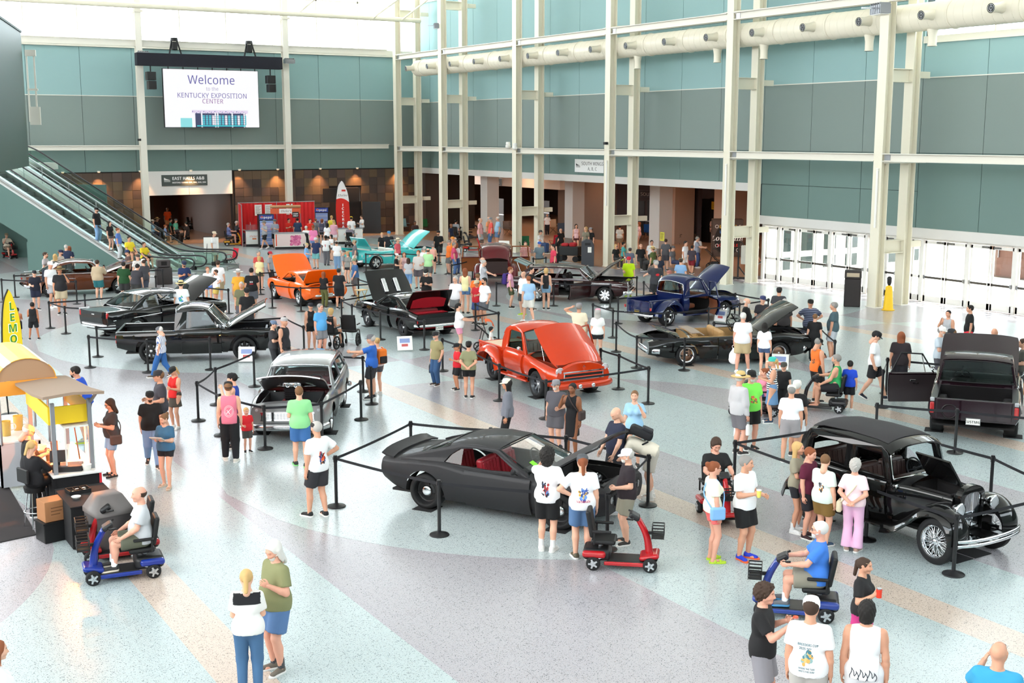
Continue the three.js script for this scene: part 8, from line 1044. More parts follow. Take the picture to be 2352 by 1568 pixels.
shirtPrint(curlyTee, ink(x => blot(x, 7, ['#3a3a44', '#b03a38', '#5a78b0', '#2a2a30'], 34)), -.1, .1, -.02, .36); shirtPrint(usTee, ink(x => { blot(x, 9, ['#3a62b8', '#2a4a90', '#6a94d8', '#d8a838'], 24); words(x, 'US', 74, 130, 90, '#2a3f98', 'sans-serif', 'bold'); words(x, 'Nationals', 40, 100, 195, '#c83a4a', 'serif', 'bold'); }), -.12, .12, .02, .36); shirtPrint(who('hand on hip, left of black'), ink(x => blot(x, 12, ['#e0762c', '#3a4a90', '#2c2c34', '#d84a28'], 36)), -.1, .1, 0, .38); shirtPrint(mint, ink(x => blot(x, 15, ['#55555c', '#8a8a90', '#e0902c', '#3a3a40'], 26)), -.14, .04, .08, .38);
shirtPrint(who('pink tank top and'), ink(x => { x.strokeStyle = '#f6eef0'; for (const r of [62, 80]) { x.beginPath(); x.ellipse(100, 120, r, r * 1.2, 0, 0, 7); x.stroke(); } x.lineWidth = 9; x.beginPath(); x.moveTo(60, 160); x.lineTo(140, 80); x.moveTo(70, 100); x.lineTo(120, 170); x.stroke(); }), -.12, .12, .06, .36); shirtPrint(who('colour-block'), ink(x => { x.fillStyle = '#1c1c20'; x.fillRect(0, 0, 200, 240); }), -.18, .18, .36, .52); shirtPrint(who('sunset print'), ink(x => blot(x, 21, ['#e8602c', '#e8b83a', '#2a2220'], 22)), -.12, .12, .1, .34); shirtPrint(who('number one'), ink(x => words(x, '1', 190, 100, 120, '#d01828', 'sans-serif', 'bold')), -.1, .1, .1, .36); shirtPrint(who('lettering on the back'), ink(x => { words(x, 'SO', 80, 100, 70, '#e8e8ea', 'sans-serif', 'bold'); x.fillStyle = '#b82a30'; x.fillRect(40, 130, 120, 30); }), -.12, .12, .12, .36); shirtPrint(who('red oval print'), ink(x => { x.fillStyle = '#d83038'; x.beginPath(); x.ellipse(100, 100, 80, 50, 0, 0, 7); x.fill(); }), -.1, .1, .16, .38); shirtPrint(who('neon green printed'), ink(x => blot(x, 31, ['#d86a5a', '#e8c838', '#5a9a48'], 22)), -.12, .12, .06, .34, true); shirtPrint(who('orange sleeveless'), ink(x => blot(x, 33, ['#7a4a38', '#8a5a3c'], 14)), -.1, .1, .08, .36); shirtPrint(who('bright blue print'), ink(x => blot(x, 35, ['#3a78c8', '#5ab0d8', '#48a860'], 30)), -.12, .12, .04, .36);
// ---------------------------------------------------------------- refreshment stands at the left edge
const T = (name, label, cat, pos, turn, list, group) => { const g = thing(name, label, cat, pos, turn ?? 0, group); for (const [n, ge, m] of list) part(n, ge, m, g); return g; };
const YEL = M(0xf2cc1c, .5), GREYM = M(0x8f9094, .45, .3), O = V(0, 0, 0), BLK = M(0x121114, .9);
const tx = (w, h, draw, bg) => M(0xffffff, .6, 0, { map: print(w, h, draw, bg) });
T('snack_stand', 'popcorn and lemonade stand with yellow fascia and brown sloping roof', 'stand', O, 0, [
  ['counter_top', rbox(.86, .04, 2.5, .01, 4.41, .94, -23.47), M(0xe8e6e2, .25)], ['counter_front', span(4.78, 4.82, .05, .92, -24.7, -22.24), M(0xd0202c, .6)], ['counter_end', span(4.0, 4.8, .05, .92, -22.3, -22.26), BLK], ['counter_back', span(4.0, 4.03, .05, .92, -24.7, -22.24), BLK],
  ...[[4.06, -22.36], [4.72, -22.5], [4.06, -24.6], [4.72, -24.6]].map(([x, z]) => ['post', box(.07, 1.3, .07, x, 1.6, z), GREYM]), ['fascia', span(4.02, 4.74, 1.82, 2.14, -22.6, -22.56), YEL], ['fascia', span(4.02, 4.06, 1.82, 2.14, -24.7, -22.6), YEL], ['fascia', span(4.72, 4.76, 1.82, 2.14, -24.7, -22.6), YEL],
  ['roof_panel', thicken([-25.2, -24.2, -23, -21.95].map((z, i) => [[3.84, 2.2 + [0, .07, .14, .26][i], z], [4.35, 2.24 + [0, .07, .14, .26][i], z], [4.88, 2.2 + [0, .07, .14, .26][i], z]]), .05), M(0x96806e, .8)], ['roof_brace', pipe([V(4.72, 2.1, -22.6), V(4.8, 2.4, -22.2)], .03, 6), GREYM]]);
T('popcorn_case', 'clear popcorn warming case on the snack stand counter', 'case', O, 0, [['case_frame', merge([4.28, 4.76].flatMap(x => [-23.15, -22.5].map(z => box(.025, .8, .025, x, 1.36, z))).concat([box(.5, .03, .68, 4.52, 1.76, -22.82), box(.5, .04, .68, 4.52, .99, -22.82)])), WHITE], ['glass_panel', merge([span(4.28, 4.76, 1, 1.75, -22.5, -22.505), span(4.76, 4.765, 1, 1.75, -23.15, -22.5)]), GLASS], ['stirring_rod', pipe([V(4.5, 1.75, -22.8), V(4.55, 1.1, -22.7)], .012, 6), M(0xc0682c, .4, .6)]]);
{ const l = T('heat_lamp', 'glowing orange heat lamp inside the snack stand', 'lamp', V(4.4, 1.78, -23), 0, [['lamp_shade', lathe([[.03, .14], [.09, .03], [.1, 0]], 16), STEEL], ['lamp_bulb', ball(.045, 0, .02, 0), M(0x332211, .4, 0, { emissive: 0xff9a3c, emissiveIntensity: 8 })]]); const p = new THREE.PointLight(0xff8a3a, 30); p.position.set(4.4, 1.74, -23); p.castShadow = true; p.shadow.radius = 2; scene.add(p); }
T('cash_register', 'black tablet till on the snack stand counter', 'till', V(4.22, .96, -22.62), -.3, [['till_base', rbox(.5, .1, .36, .01, .1, .05, 0), BLACKPLASTIC], ['till_screen', box(.3, .22, .02, -.05, .26, 0, -.4), BLACK], ['till_stand', box(.04, .14, .04, -.05, .14, 0), BLACK]]);
for (const [x, z, c, h, l] of [[4.15, -23.3, 0xe8a060, .16, 'orange paper tub at the back of the snack counter'], [4.3, -23.6, 0x7a4a2c, .3, 'brown crock on the snack counter'], [4.6, -22.4, 0xe6e4de, .1, 'white cup beside the tablet till'], [4.12, -23.9, 0xf0e4d0, .2, 'tall cream tub on the snack counter']]) T('tub', l, 'tub', V(x, .96, z), 0, [['tub_wall', lathe([[0, 0], [.07, 0], [.085, h], [.078, h], [.06, .02]], 16), M(c, .6)], ['tub_rim', new THREE.TorusGeometry(.083, .006, 5, 16).rotateX(PI / 2).translate(0, h, 0), M(c, .5)]]);
T('draped_table', 'low table draped in black cloth in front of the snack stand', 'table', O, 0, [['table_top', rbox(.84, .03, 1.3, .01, 4.4, .74, -21.52), BLK], ['cloth_drape', merge([span(3.99, 4.0, .02, .74, -22.15, -20.9), span(4.8, 4.81, .02, .74, -22.15, -20.9), span(3.99, 4.81, .02, .74, -20.9, -20.88)]), BLK]]);
T('condiment_tray', 'black divided tray of white packets on the draped table', 'tray', V(4.3, .755, -21.75), .1, [['tray_base', box(.36, .02, .26, 0, .01, 0), BLACK], ['tray_wall', merge([box(.36, .07, .012, 0, .035, .13), box(.36, .07, .012, 0, .035, -.13), box(.012, .07, .26, .18, .035, 0), box(.012, .07, .26, -.18, .035, 0), box(.36, .06, .01, 0, .03, 0), box(.01, .06, .26, -.06, .03, 0), box(.01, .06, .26, .06, .03, 0)]), BLACK], ...[[-.1, .06], [.02, .07], [.1, .05], [0, -.06], [.12, -.07]].map(([x, z]) => ['packet', rbox(.06, .03, .05, .01, x, .035, z, 0, x * 4), WHITE])]);
T('bowl', 'small white bowl on the draped table', 'bowl', V(4.18, .755, -21.35), 0, [['bowl_wall', lathe([[0, 0], [.05, 0], [.08, .045], [.075, .045], [.045, .01]], 18), WHITE], ['bowl_rim', new THREE.TorusGeometry(.078, .004, 5, 18).rotateX(PI / 2).translate(0, .045, 0), WHITE]]);
T('waste_bin', 'large grey lidded waste bin behind the blue scooter', 'bin', V(4.5, 0, -20.45), .15, [['bin_body', mv(lathe([[.36, 0], [.42, .7]], 4), 0, .02, 0, 0, PI / 4), M(0x4f4a4a, .6)], ['bin_lid', merge([mv(lathe([[.44, .7], [.44, .78], [.26, 1.02], [0, 1.02]], 4), 0, .02, 0, 0, PI / 4)]), M(0x6a6462, .55)]]);
{ const w = who('seated on the bar stool').g.position; T('bar_stool', 'black bar stool with chrome legs at the snack stand', 'stool', V(w.x, 0, w.z), 1.9, [['seat', cyl(.19, .17, .09, 0, .7, 0, 22), BLACK], ['backrest', rbox(.36, .26, .05, .02, 0, .98, -.2), BLACK], ['foot_ring', new THREE.TorusGeometry(.2, .012, 6, 26).rotateX(PI / 2).translate(0, .3, 0), CHROME], ...[0, 1, 2, 3].map(i => ['leg', pipe([V(.12 * cos(i * 1.57 + .8), .68, .12 * sin(i * 1.57 + .8)), V(.23 * cos(i * 1.57 + .8), 0, .23 * sin(i * 1.57 + .8))], .013, 7), CHROME])]); }
T('plastic_crate', 'black crate under the cardboard box', 'crate', V(3.86, 0, -21.7), .2, [['crate_wall', merge([box(.5, .34, .03, 0, .18, .19), box(.5, .34, .03, 0, .18, -.19), box(.03, .34, .38, .24, .18, 0), box(.03, .34, .38, -.24, .18, 0), box(.5, .02, .38, 0, .02, 0)]), BLACK], ['crate_rim', box(.54, .03, .42, 0, .345, 0), BLACK]]);
T('cardboard_box', 'brown cardboard box on the black crate', 'box', V(3.86, .365, -21.7), .2, [['carton', rbox(.44, .36, .36, .01, 0, .18, 0), M(0xa8744c, .85)], ['box_print', plate(.3, .2, 0, .18, .184), tx(128, 90, x => { for (let i = 0; i < 3; i++) { x.fillStyle = '#6a4428'; x.fillRect(14, 14 + i * 26, 96 - i * 14, 7); } }, '#a8744c')]]);
T('floor_mat', 'long black rubber mat behind the snack stand', 'mat', O, 0, [['mat_sheet', slab([[2.5, -21.9], [3.62, -22.1], [3.8, -28], [2.5, -28]], .012, .009), M(0x2b2628, .95)], ['mat_edge', slab([[2.5, -21.86], [3.64, -22.06], [3.62, -22.12], [2.5, -21.92]], .016, .013), M(0x1c191b, .9)]]);
T('lemonade_stand', 'lemonade stand with a barrel roof striped yellow and white', 'stand', O, 0, [['counter_top', rbox(.8, .04, 2.6, .01, 3.95, .94, -26.6), M(0xdfe0e0, .25)], ['counter_front', span(4.3, 4.34, .05, .92, -27.9, -25.3), WHITE], ['counter_end', span(3.56, 4.34, .05, .92, -25.34, -25.3), M(0xb9bcc2, .5)], ['counter_back', span(3.56, 3.6, .05, .92, -27.9, -25.3), M(0xb9bcc2, .5)],
  ...[[3.62, -25.3], [4.5, -25.2], [3.62, -26.7], [4.5, -26.7]].map(([x, z]) => ['post', cyl(.025, .025, 1.4, x, 1.6, z, 10), STEEL]), ...Array.from({ length: 9 }, (_, k) => ['roof_stripe', thicken([0, 1, 2].map(i => { const a = (k + i / 2) / 9 * PI; return [-24.7, -26.9].map(z => [4.06 - .54 * cos(a), 2.28 + .42 * sin(a), z]); }), .012), k === 2 || k === 6 ? M(0xf6efe2, .4) : M(0xf0b030, .4)]), ['roof_end', extrude(Array.from({ length: 17 }, (_, i) => [4.06 - .54 * cos(i / 16 * PI), 2.28 + .42 * sin(i / 16 * PI)]), .02).translate(0, 0, -24.75), M(0xb08a6a, .6)], ['valance', merge([span(3.5, 4.62, 2.0, 2.28, -24.72, -24.7), span(3.5, 3.53, 2.0, 2.28, -26.9, -24.7)]), M(0xe89a38, .6)]]);
for (const [x, z, l] of [[3.8, -25.9, 'clear jug of lemonade at the near end of the lemonade counter'], [4.1, -26.3, 'second jug of lemonade on the lemonade counter']]) T('drink_jug', l, 'jug', V(x, .96, z), 0, [['jug_wall', lathe([[0, 0], [.09, 0], [.1, .3], [.09, .3], [.08, .01]], 18), M(0xf4d878, .1, 0, { transmission: .5, thickness: 0 })], ['jug_handle', new THREE.TorusGeometry(.07, .012, 6, 14).translate(.12, .17, 0), WHITE]]);
function banner(label, pos, yaw, h, w, tex, bw) { const out = [[0, .5], [-w * .1, h * .55], [w * .1, h * .9], [w * .35, h], [w * .62, h * .93], [w * .92, h * .7], [w, .5]]; const g = new THREE.ShapeGeometry(shapeOf(curve2(out, 30))); const p = g.attributes.position, uv = g.attributes.uv; for (let i = 0; i < p.count; i++) uv.setXY(i, p.getX(i) / w, (p.getY(i) - .5) / (h - .5)); return T('feather_flag', label, 'flag', pos, yaw, [['flag_cloth', g, M(0xffffff, .8, 0, { map: tex })], ['flag_pole', pipe([V(-.02, 0, 0), V(-w * .1 - .02, h * .55, 0), V(w * .1, h * .92, 0), V(w * .36, h + .02, 0)], .02, 7, false, 16), BLACK], ['flag_base', cyl(.2, .22, .05, 0, .03, 0, 16), BLACK]]); }
{ const p = spot(22, 955); banner('yellow feather flag with green lettering above the lemonade stand', p, faceTo(p, 30), 3.15, .5, print(128, 700, (x, w, h) => { x.fillStyle = '#f4d51c'; x.fillRect(0, 0, w, h); for (let i = 0; i < 8; i++) { x.save(); x.translate(64, 110 + i * 72); words(x, 'LEMONADE'[i], 84, 0, 0, '#ffffff', 'sans-serif', 'bold'); words(x, 'LEMONADE'[i], 72, 0, 0, '#3f8f2c', 'sans-serif', 'bold'); x.restore(); } })); const q = spot(776, 556); banner('red and white ice cream feather flag by the exit doors', q, faceTo(q, 8), 4.0, .85, print(160, 800, (x, w, h) => { x.fillStyle = '#d8281c'; x.fillRect(0, 0, w, h); x.fillStyle = '#f1ecec'; x.beginPath(); x.moveTo(0, 0); x.lineTo(w, 0); x.lineTo(w, 330); x.quadraticCurveTo(80, 230, 0, 270); x.fill(); words(x, "Ehrler's", 40, 84, 215, '#333', 'serif', 'italic'); x.fillStyle = '#d8281c'; x.fillRect(60, 130, 50, 26); 'ICECREAM'.split('').forEach((c, i) => words(x, c, 50, 72, 360 + i * 54, '#fff', 'sans-serif', 'bold')); })); }
// ---------------------------------------------------------------- ice cream booth at the back
const RED = M(0xe02a2c, .85), drapeRows = (a, b, h) => { const n = 60, r = [[], []]; for (let i = 0; i <= n; i++) { const u = i / n, k = .05 * sin(i * 1.9); r[0].push([lerp(a[0], b[0], u) - k * .2, h, lerp(a[1], b[1], u) + k]); r[1].push([lerp(a[0], b[0], u), .02, lerp(a[1], b[1], u) + k * 1.6]); } return skin(r); };
T('booth_drape', 'bright red pipe-and-drape backdrop of the ice cream booth', 'drape', O, 0, [['back_drape', drapeRows([26.3, -77.6], [31.3, -77], 2.6), RED], ['side_drape', drapeRows([25.7, -75.2], [26.3, -77.6], 2.6), RED], ...[[25.7, -75.2], [26.3, -77.6], [28.8, -77.3], [31.3, -77]].map(([x, z]) => ['drape_pole', cyl(.03, .03, 2.66, x, 1.33, z, 8), STEEL]), ['drape_rail', pipe([V(25.7, 2.62, -75.2), V(26.3, 2.62, -77.6), V(31.3, 2.62, -77)], .025, 6), STEEL]]);
for (const [u, v, l, d] of [[614, 568, 'tall black drinks fridge with a lit blue header', 8], [740, 545, 'second drinks fridge full of bottles behind the flag', -10]]) { const p = spot(u, v); T('drinks_fridge', l, 'fridge', p, faceTo(p, d), [['fridge_case', rbox(.95, 2.05, .7, .02, 0, 1.04, -.35), BLACK], ['fridge_header', plate(.9, .3, 0, 1.88, .005), M(0x222222, .5, 0, { emissive: 0xffffff, emissiveIntensity: .7, emissiveMap: print(200, 70, x => { x.fillStyle = '#1a3aa0'; x.fillRect(0, 0, 200, 70); words(x, 'pepsi', 46, 120, 36, '#fff', 'sans-serif', 'bold'); x.fillStyle = '#fff'; x.beginPath(); x.arc(38, 35, 22, 0, 7); x.fill(); x.fillStyle = '#d0202c'; x.beginPath(); x.arc(38, 35, 20, PI, 0); x.fill(); x.fillStyle = '#1a50c0'; x.beginPath(); x.arc(38, 35, 20, .3, PI - .3); x.fill(); }) })], ['fridge_door', box(.84, 1.5, .03, 0, .92, .01), M(0x8ea4d8, .1)], ...[0, 1, 2, 3, 4].map(i => ['shelf', box(.8, .02, .02, 0, .35 + i * .28, .03), WHITE]), ...(d < 0 ? Array.from({ length: 24 }, (_, i) => ['bottle_front', cyl(.03, .03, .2, -.34 + (i % 8) * .097, .47 + Math.floor(i / 8) * .28, .03, 8), M([0xd8d8e0, 0x303040, 0xa02030][i % 3], .3)]) : [['fridge_glow', box(.7, .5, .01, 0, 1.3, .03), M(0xb8b0e0, .3)]]), ['door_handle', box(.03, .5, .04, .4, .95, .04), STEEL]]); }
for (const [u, v, w, kind, l] of [[584, 566, 1.0, 0, 'white counter with a glass guard left of the fridge'], [668, 572, 1.9, 1, 'ice cream counter printed with a pink scoop'], [805, 560, 1.6, 2, 'white counter with a glass guard by the exit doors']]) { const p = spot(u, v); T('serving_counter', l, 'counter', p, faceTo(p, 4), [['counter_body', rbox(w, .95, .6, .02, 0, .5, -.3), WHITE], ['counter_top', box(w + .06, .04, .66, 0, .99, -.3), GREYM], ['kick_board', box(w, .14, .02, 0, .08, .005), BLACK], ...(kind === 1 ? [['counter_print', plate(w * .95, .72, 0, .56, .006), tx(360, 140, x => { x.fillStyle = '#e9d4d0'; x.fillRect(0, 0, 360, 140); const r = rng(2); for (let i = 0; i < 60; i++) { x.fillStyle = ['#d86a98', '#e88ab0', '#c85a88'][i % 3]; x.beginPath(); x.arc(240 + (r() - .5) * 110, 75 + (r() - .5) * 100, 16, 0, 7); x.fill(); } x.fillStyle = '#e0502c'; x.fillRect(0, 0, 14, 140); })]] : [['sneeze_guard', box(w * .95, .4, .02, 0, 1.2, -.1), GLASS], ['counter_print', plate(w * .8, .5, 0, .6, .006), tx(160, 100, x => { words(x, "Ehrler's", 30, 80, 40, '#d86a50', 'serif', 'italic'); x.fillStyle = '#e88a5a'; x.fillRect(60, 62, 50, 20); }, '#efeeec')]])]); }
{ const p = spot(658, 566); T('booth_canopy', 'orange sign canopy over the ice cream counter', 'canopy', p, faceTo(p, 4), [['canopy_front', rbox(1.9, .34, .05, .01, .05, 2.2, -.6), M(0xe8663c, .6)], ['canopy_name', plate(.8, .3, .05, 2.2, -.57), tx(200, 75, x => words(x, "Ehrler's", 44, 104, 38, '#7a3a34', 'serif', 'italic'), '#f2efec')], ['rolled_awning', mv(cyl(.09, .09, 1.9, 0, 0, 0, 12, 0, 0, PI / 2), .05, 2.48, -.6), M(0xb88a60, .7)], ...[-.88, .98].map(x => ['canopy_post', cyl(.02, .02, 2.4, x, 1.2, -.62, 8), STEEL])]); const q = spot(682, 566); T('cash_sign', 'small black sign with white words on the booth', 'sign', V(q.x, 0, q.z), faceTo(q, 4), [['sign_board', box(.4, .36, .03, 0, 1.98, -.4), BLACK], ['sign_words', plate(.38, .34, 0, 1.98, -.38), tx(90, 80, x => { words(x, 'CASH', 28, 45, 26, '#fff', 'sans-serif', 'bold'); words(x, 'ONLY', 28, 45, 56, '#fff', 'sans-serif', 'bold'); }, '#111')], ['sign_post', cyl(.015, .015, 1.8, 0, .9, -.41, 8), BLACK]]);
  for (const [x, w, l] of [[27.5, .5, 'narrow menu sheet on the red drape, left one'], [28.2, .5, 'narrow menu sheet on the red drape, middle one'], [29.9, 1, 'wide menu sheet on the red drape']]) T('menu_sheet', l, 'menu', V(x, 2.15, -77.2), .1, [['menu_paper', box(w, .7, .01), WHITE], ['menu_text', plate(w * .9, .6, 0, 0, .008), tx(100, 110, p => { p.fillStyle = '#b0a8a8'; for (let i = 0; i < 9; i++) p.fillRect(8, 8 + i * 11, 84 - (i % 3) * 14, 5); }, '#f4f2f0')]]); }
// ---------------------------------------------------------------- things about the hall
{ const p = V(47.5, 0, -54.4), a = faceTo(p, 0) + .1, cols = ['#f0c020', '#3a80d8', '#ffffff', '#d82a2c', '#2a9a5a']; T('information_kiosk', 'dark information kiosk with bright painted city lettering', 'kiosk', p, a, [['kiosk_body', rbox(1.75, 2.15, .9, .02, 0, 1.08, -.45), M(0x53453f, .8)], ['front_print', plate(1.7, 2.0, 0, 1.05, .006), tx(340, 400, x => { x.fillStyle = '#171415'; x.beginPath(); x.ellipse(170, 210, 150, 180, 0, 0, 7); x.fill(); ['Looavul', 'Louiville', 'Louisville', 'LOUAVILLE', 'Luhvul'].forEach((s, i) => words(x, s, [52, 46, 78, 46, 46][i], 170, [62, 122, 196, 276, 338][i], cols[i], i === 2 ? 'serif' : 'sans-serif', i === 2 ? 'italic bold' : 'bold')); x.strokeStyle = '#fff'; x.lineWidth = 5; for (const [X, Y] of [[44, 60], [50, 280], [290, 330]]) { x.beginPath(); x.arc(X, Y, 18, 0, 7); x.stroke(); } x.beginPath(); x.moveTo(250, 110); x.lineTo(310, 40); x.stroke(); }, '#53453f')], ['side_print', mv(plate(.86, 2.0), -.881, 1.05, -.45, 0, -PI / 2), tx(120, 400, x => 'CITY INFORMATION'.split('').forEach((c, i) => words(x, c, 20, 60, 20 + i * 24, '#e8e0da', 'sans-serif', 'bold')), '#4a3d38')]]); }
{ const p = spot(377, 652); T('waste_bin', 'tall dark double waste bin at the foot of the escalator', 'bin', p, faceTo(p, 8), [['bin_body', rbox(.72, .78, .6, .03, 0, .4, 0), M(0x3c3737, .7)], ['bin_hood', rbox(.6, .36, .54, .06, 0, .98, 0), M(0x433d3d, .65)], ['bin_mouth', box(.26, .18, .02, 0, 1.0, .27), M(0x151212, .9)]]); }
T('waste_bin', 'tall dark waste bin at the foot of the column by the glass doors', 'bin', V(37.95, 0, -35.7), faceTo(V(38, 0, -35.5), 0), [['bin_body', rbox(.66, 1.15, .6, .05, 0, .58, 0), M(0x2a2424, .75)], ['bin_hood', rbox(.68, .34, .62, .06, 0, 1.32, 0), M(0x332c2b, .7)], ['bin_mouth', box(.5, .16, .02, 0, 1.32, .31), M(0xb8a890, .8)]]);
T('recycling_bin', 'grey rounded recycling bin in front of the fourth column', 'bin', V(37.7, 0, -54.4), faceTo(V(38, 0, -54), 0), [['bin_body', extrude([[-.32, 0], [.32, 0], [.32, 1.1], [.2, 1.36], [-.1, 1.42], [-.32, 1.3]], .6, [], .02).translate(0, 0, -.3), M(0x3d3e45, .6)], ['bin_label', plate(.2, .3, .1, .9, .33), WHITE], ['bin_flap', box(.3, .14, .02, 0, 1.2, .32), BLACK]]);
{ const p = spot(1704, 644); T('equipment_stand', 'wheeled stand holding a pale grey control box by the doors', 'stand', p, faceTo(p, -10), [['control_box', rbox(.42, .9, .22, .03, .14, 1.25, 0), M(0xcdc9c0, .5)], ['upright', box(.07, 1.6, .07, -.2, .85, 0), BLACK], ['base_frame', merge([box(1.0, .06, .07, 0, .12, .2), box(1.0, .06, .07, 0, .12, -.2), box(.07, .06, .5, -.2, .12, 0), pipe([V(-.2, .7, 0), V(.25, .14, 0)], .03, 6)]), BLACK], ...[-.48, .48].flatMap(x => [.2, -.2].map(z => ['caster', mv(cyl(.06, .06, .04, 0, 0, 0, 12, PI / 2), x, .06, z), RUBBER])), ['cable_loop', new THREE.TorusGeometry(.12, .02, 6, 16).translate(-.1, 1.72, 0), BLACK]]); }
T('caution_cone', 'folded yellow caution sign with a black cap by the last column', 'sign', V(38.3, 0, -34.1), 0, [['cone', lathe([[.22, .02], [.2, .06], [.13, .95], [.05, 1.0]], 14), M(0xf0c21c, .6)], ['cap', lathe([[.05, 1.0], [.09, 1.1], [.1, 1.3], [.05, 1.36], [0, 1.37]], 14), BLACK], ['foot', cyl(.26, .26, .03, 0, .02, 0, 16), M(0xe0b41a, .6)]]);
{ const p = spot(487, 612), q = spot(1158, 592); T('easel', 'easel carrying a white notice board by the far escalator', 'easel', p, faceTo(p, -6), [['notice_board', box(.78, .86, .02, 0, 1.15, 0, -.12), WHITE], ['board_frame', merge([box(.82, .03, .04, 0, 1.58, -.05), box(.82, .03, .04, 0, .72, .05)]), BLACK], ...[-.3, .3].map(x => ['easel_leg', pipe([V(x, 0, .2), V(x * .6, 1.6, -.08)], .018, 6), BLACK]), ['easel_leg', pipe([V(0, 0, -.4), V(0, 1.55, -.1)], .018, 6), BLACK]]); T('a_frame_sign', 'white A-frame sign with an orange emblem behind the panel car', 'sign', q, faceTo(q, -14), [['front_board', box(.62, 1.0, .03, 0, .5, .16, -.3), WHITE], ['back_board', box(.62, 1.0, .03, 0, .5, -.16, .3), WHITE], ['sign_print', plate(.5, .5, 0, .5, .18, -.3), tx(90, 90, x => { x.fillStyle = '#d8742c'; x.fillRect(18, 20, 54, 26); x.fillStyle = '#333'; x.fillRect(22, 52, 46, 12); }, '#f2f2f2')]]); }
function campChair(u, v, d, c, label) { const p = spot(u, v); return T('camp_chair', label, 'chair', p, faceTo(p, d), [['chair_seat', skin([[-.2, .44], [0, .4], [.24, .46]].map(([z, y]) => [[-.26, y, z], [0, y - .04, z], [.26, y, z]])), M(c, .9)], ['chair_back', skin([[-.2, .44], [-.26, .7], [-.32, .98]].map(([z, y]) => [[-.27, y, z], [0, y - .02, z - .05], [.27, y, z]])), M(c, .9)], ...[-1, 1].flatMap(s => [['chair_leg', pipe([V(s * .28, 0, .26), V(-s * .24, .44, -.2)], .012, 5), BLACK], ['chair_leg', pipe([V(s * .28, 0, -.24), V(s * .28, .6, .22)], .012, 5), BLACK], ['armrest', rbox(.06, .02, .42, .008, s * .31, .62, 0), M(c, .9)]])]); }
[[532, 612, -60, 0xd8203c, 'red camp chair by the far escalator'], [1408, 606, 30, 0xb4cc4c, 'empty lime green camp chair beside the column'], [955, 530, 0, 0xd8281c, 'bright red camp chair at the stone wall'], [975, 534, 10, 0x1d6a3c, 'dark green chair at the stone wall'], [930, 533, 30, 0x6a9aa8, 'pale blue wheelchair-like chair beside the first column'], [1008, 530, -20, 0x1c2838, 'dark camp chair with a blue top by the corner column'], [1270, 535, 10, 0xd0b090, 'tan camp chair with a straw bag beside the braces'], [1290, 545, 5, 0x3a4658, 'slate camp chair by the second pillar'], [1350, 538, -20, 0xc02030, 'red camp chair under the orange notice'], [1376, 536, 10, 0x2a3a6a, 'stars and stripes dark blue camp chair'], [1205, 580, 0, 0x1f5a38, 'green camp chair by the third column'], [1275, 575, -150, 0xb82030, 'red camp chair facing away in the walkway'], [1165, 540, 10, 0x8a7a70, 'taupe folding chair at the concourse wall'], [1180, 541, 20, 0x7a6a60, 'second taupe folding chair at the concourse wall'], [1555, 560, -20, 0x1c2440, 'navy reclining chair beside the bright pillar'], [1490, 548, 20, 0x2a62a8, 'bright blue camp chair left of the bright pillar'], [1580, 545, 10, 0xa83030, 'patterned red camp chair at the concourse wall']].forEach(a => campChair(...a));
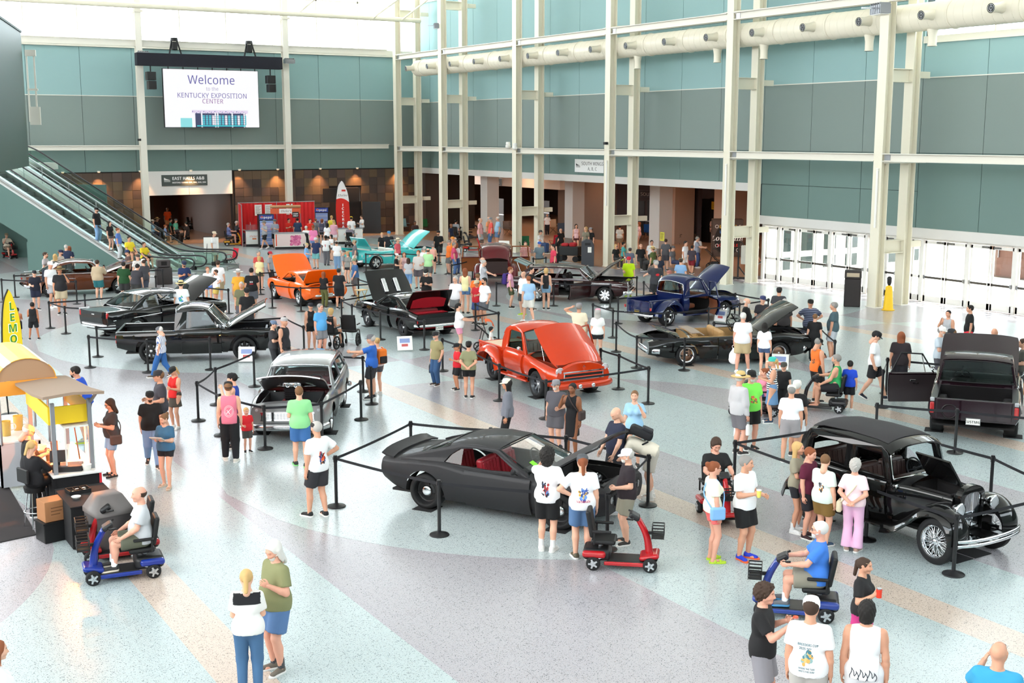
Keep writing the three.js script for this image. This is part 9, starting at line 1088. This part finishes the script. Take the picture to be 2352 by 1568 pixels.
{ const p = spot(1385, 603); T('utility_wagon', 'black folding wagon heaped with bags in the walkway', 'wagon', V(p.x - 1.2, 0, p.z - 1.5), .6, [['wagon_bed', rbox(.6, .5, 1.2, .04, 0, .6, 0), BLACK], ['load', merge([rbox(.4, .24, .4, .1, 0, .95, .2), rbox(.34, .2, .4, .09, .05, .92, -.3)]), M(0xb02028, .8)], ...[-.3, .3].flatMap(x => [-.45, .45].map(z => ['wheel', mv(cyl(.17, .17, .08, 0, 0, 0, 16, 0, 0, PI / 2), x, .17, z), RUBBER]))]); const q = spot(830, 702); T('tray_table', 'small folding wooden tray table between orange and black cars', 'table', q, .4, [['table_top', rbox(.5, .03, .36, .01, 0, .66, 0), M(0xe0c088, .6)], ...[-.2, .2].flatMap(x => [['leg', pipe([V(x, 0, .2), V(x, .65, -.15)], .014, 5), M(0xd8a850, .6)], ['leg', pipe([V(x, 0, -.2), V(x, .65, .15)], .014, 5), M(0xd8a850, .6)]])]);
  const f = onZ(862, 508, ZE + .2); T('drinking_fountain', 'steel drinking fountain on the brown stone wall', 'fountain', f, 0, [['basin', rbox(.5, .3, .4, .06), STEEL], ['spout', pipe([V(.1, .15, 0), V(.1, .24, .02), V(.04, .24, .04)], .015, 6), CHROME]]); }
for (const [p, r, c, l] of [[onZ(846, 485, ZE + .1), 0, '#f4dc20', 'yellow notice on the brown stone wall'], [onX(1361, 487, 49.9), -PI / 2, '#f08038', 'orange notice on the concrete pier'], [onX(1639, 472, 52.8), -PI / 2, '#e8b020', 'amber notice on the black door'], [onX(1521, 543, 44), -PI / 2, '#f0f060', 'pale yellow notice on the bright white pillar']]) T('notice', l, 'notice', p, r, [['paper', box(.4, .5, .01), M(parseInt(c.slice(1), 16), .7)], ['text', plate(.34, .4, 0, 0, .008), tx(50, 60, x => { x.fillStyle = '#6a5a20'; for (let i = 0; i < 5; i++) x.fillRect(5, 5 + i * 11, 40 - i * 3, 4); }, c)]]);
for (const [u, v, d, l] of [[567, 832, -10, 'white show board in front of the glossy black pickup'], [856, 748, -20, 'white show board leaning at the front wheel of the black coupe'], [930, 806, 10, 'small white card by the rear wheel of the black coupe'], [1791, 850, -5, 'white show board at the front wheel of the convertible'], [1655, 740, -30, 'white show card at the front wheel of the blue pickup'], [1415, 1185, 10, 'white show board at the nose of the matt black car']]) { const p = spot(u, v); T('show_board', l, 'board', p, faceTo(p, d), [['board_panel', box(.5, .46, .015, 0, .26, 0, -.25), WHITE], ['board_print', plate(.42, .38, 0, .26, .012, -.25), tx(100, 90, x => { x.fillStyle = '#8a9ac8'; x.fillRect(10, 8, 80, 34); x.fillStyle = '#c85a58'; x.fillRect(24, 50, 50, 20); }, '#f4f4f6')], ['board_strut', pipe([V(0, .4, -.05), V(0, 0, -.22)], .01, 5), BLACK]]); }
renderer.render(scene, camera);
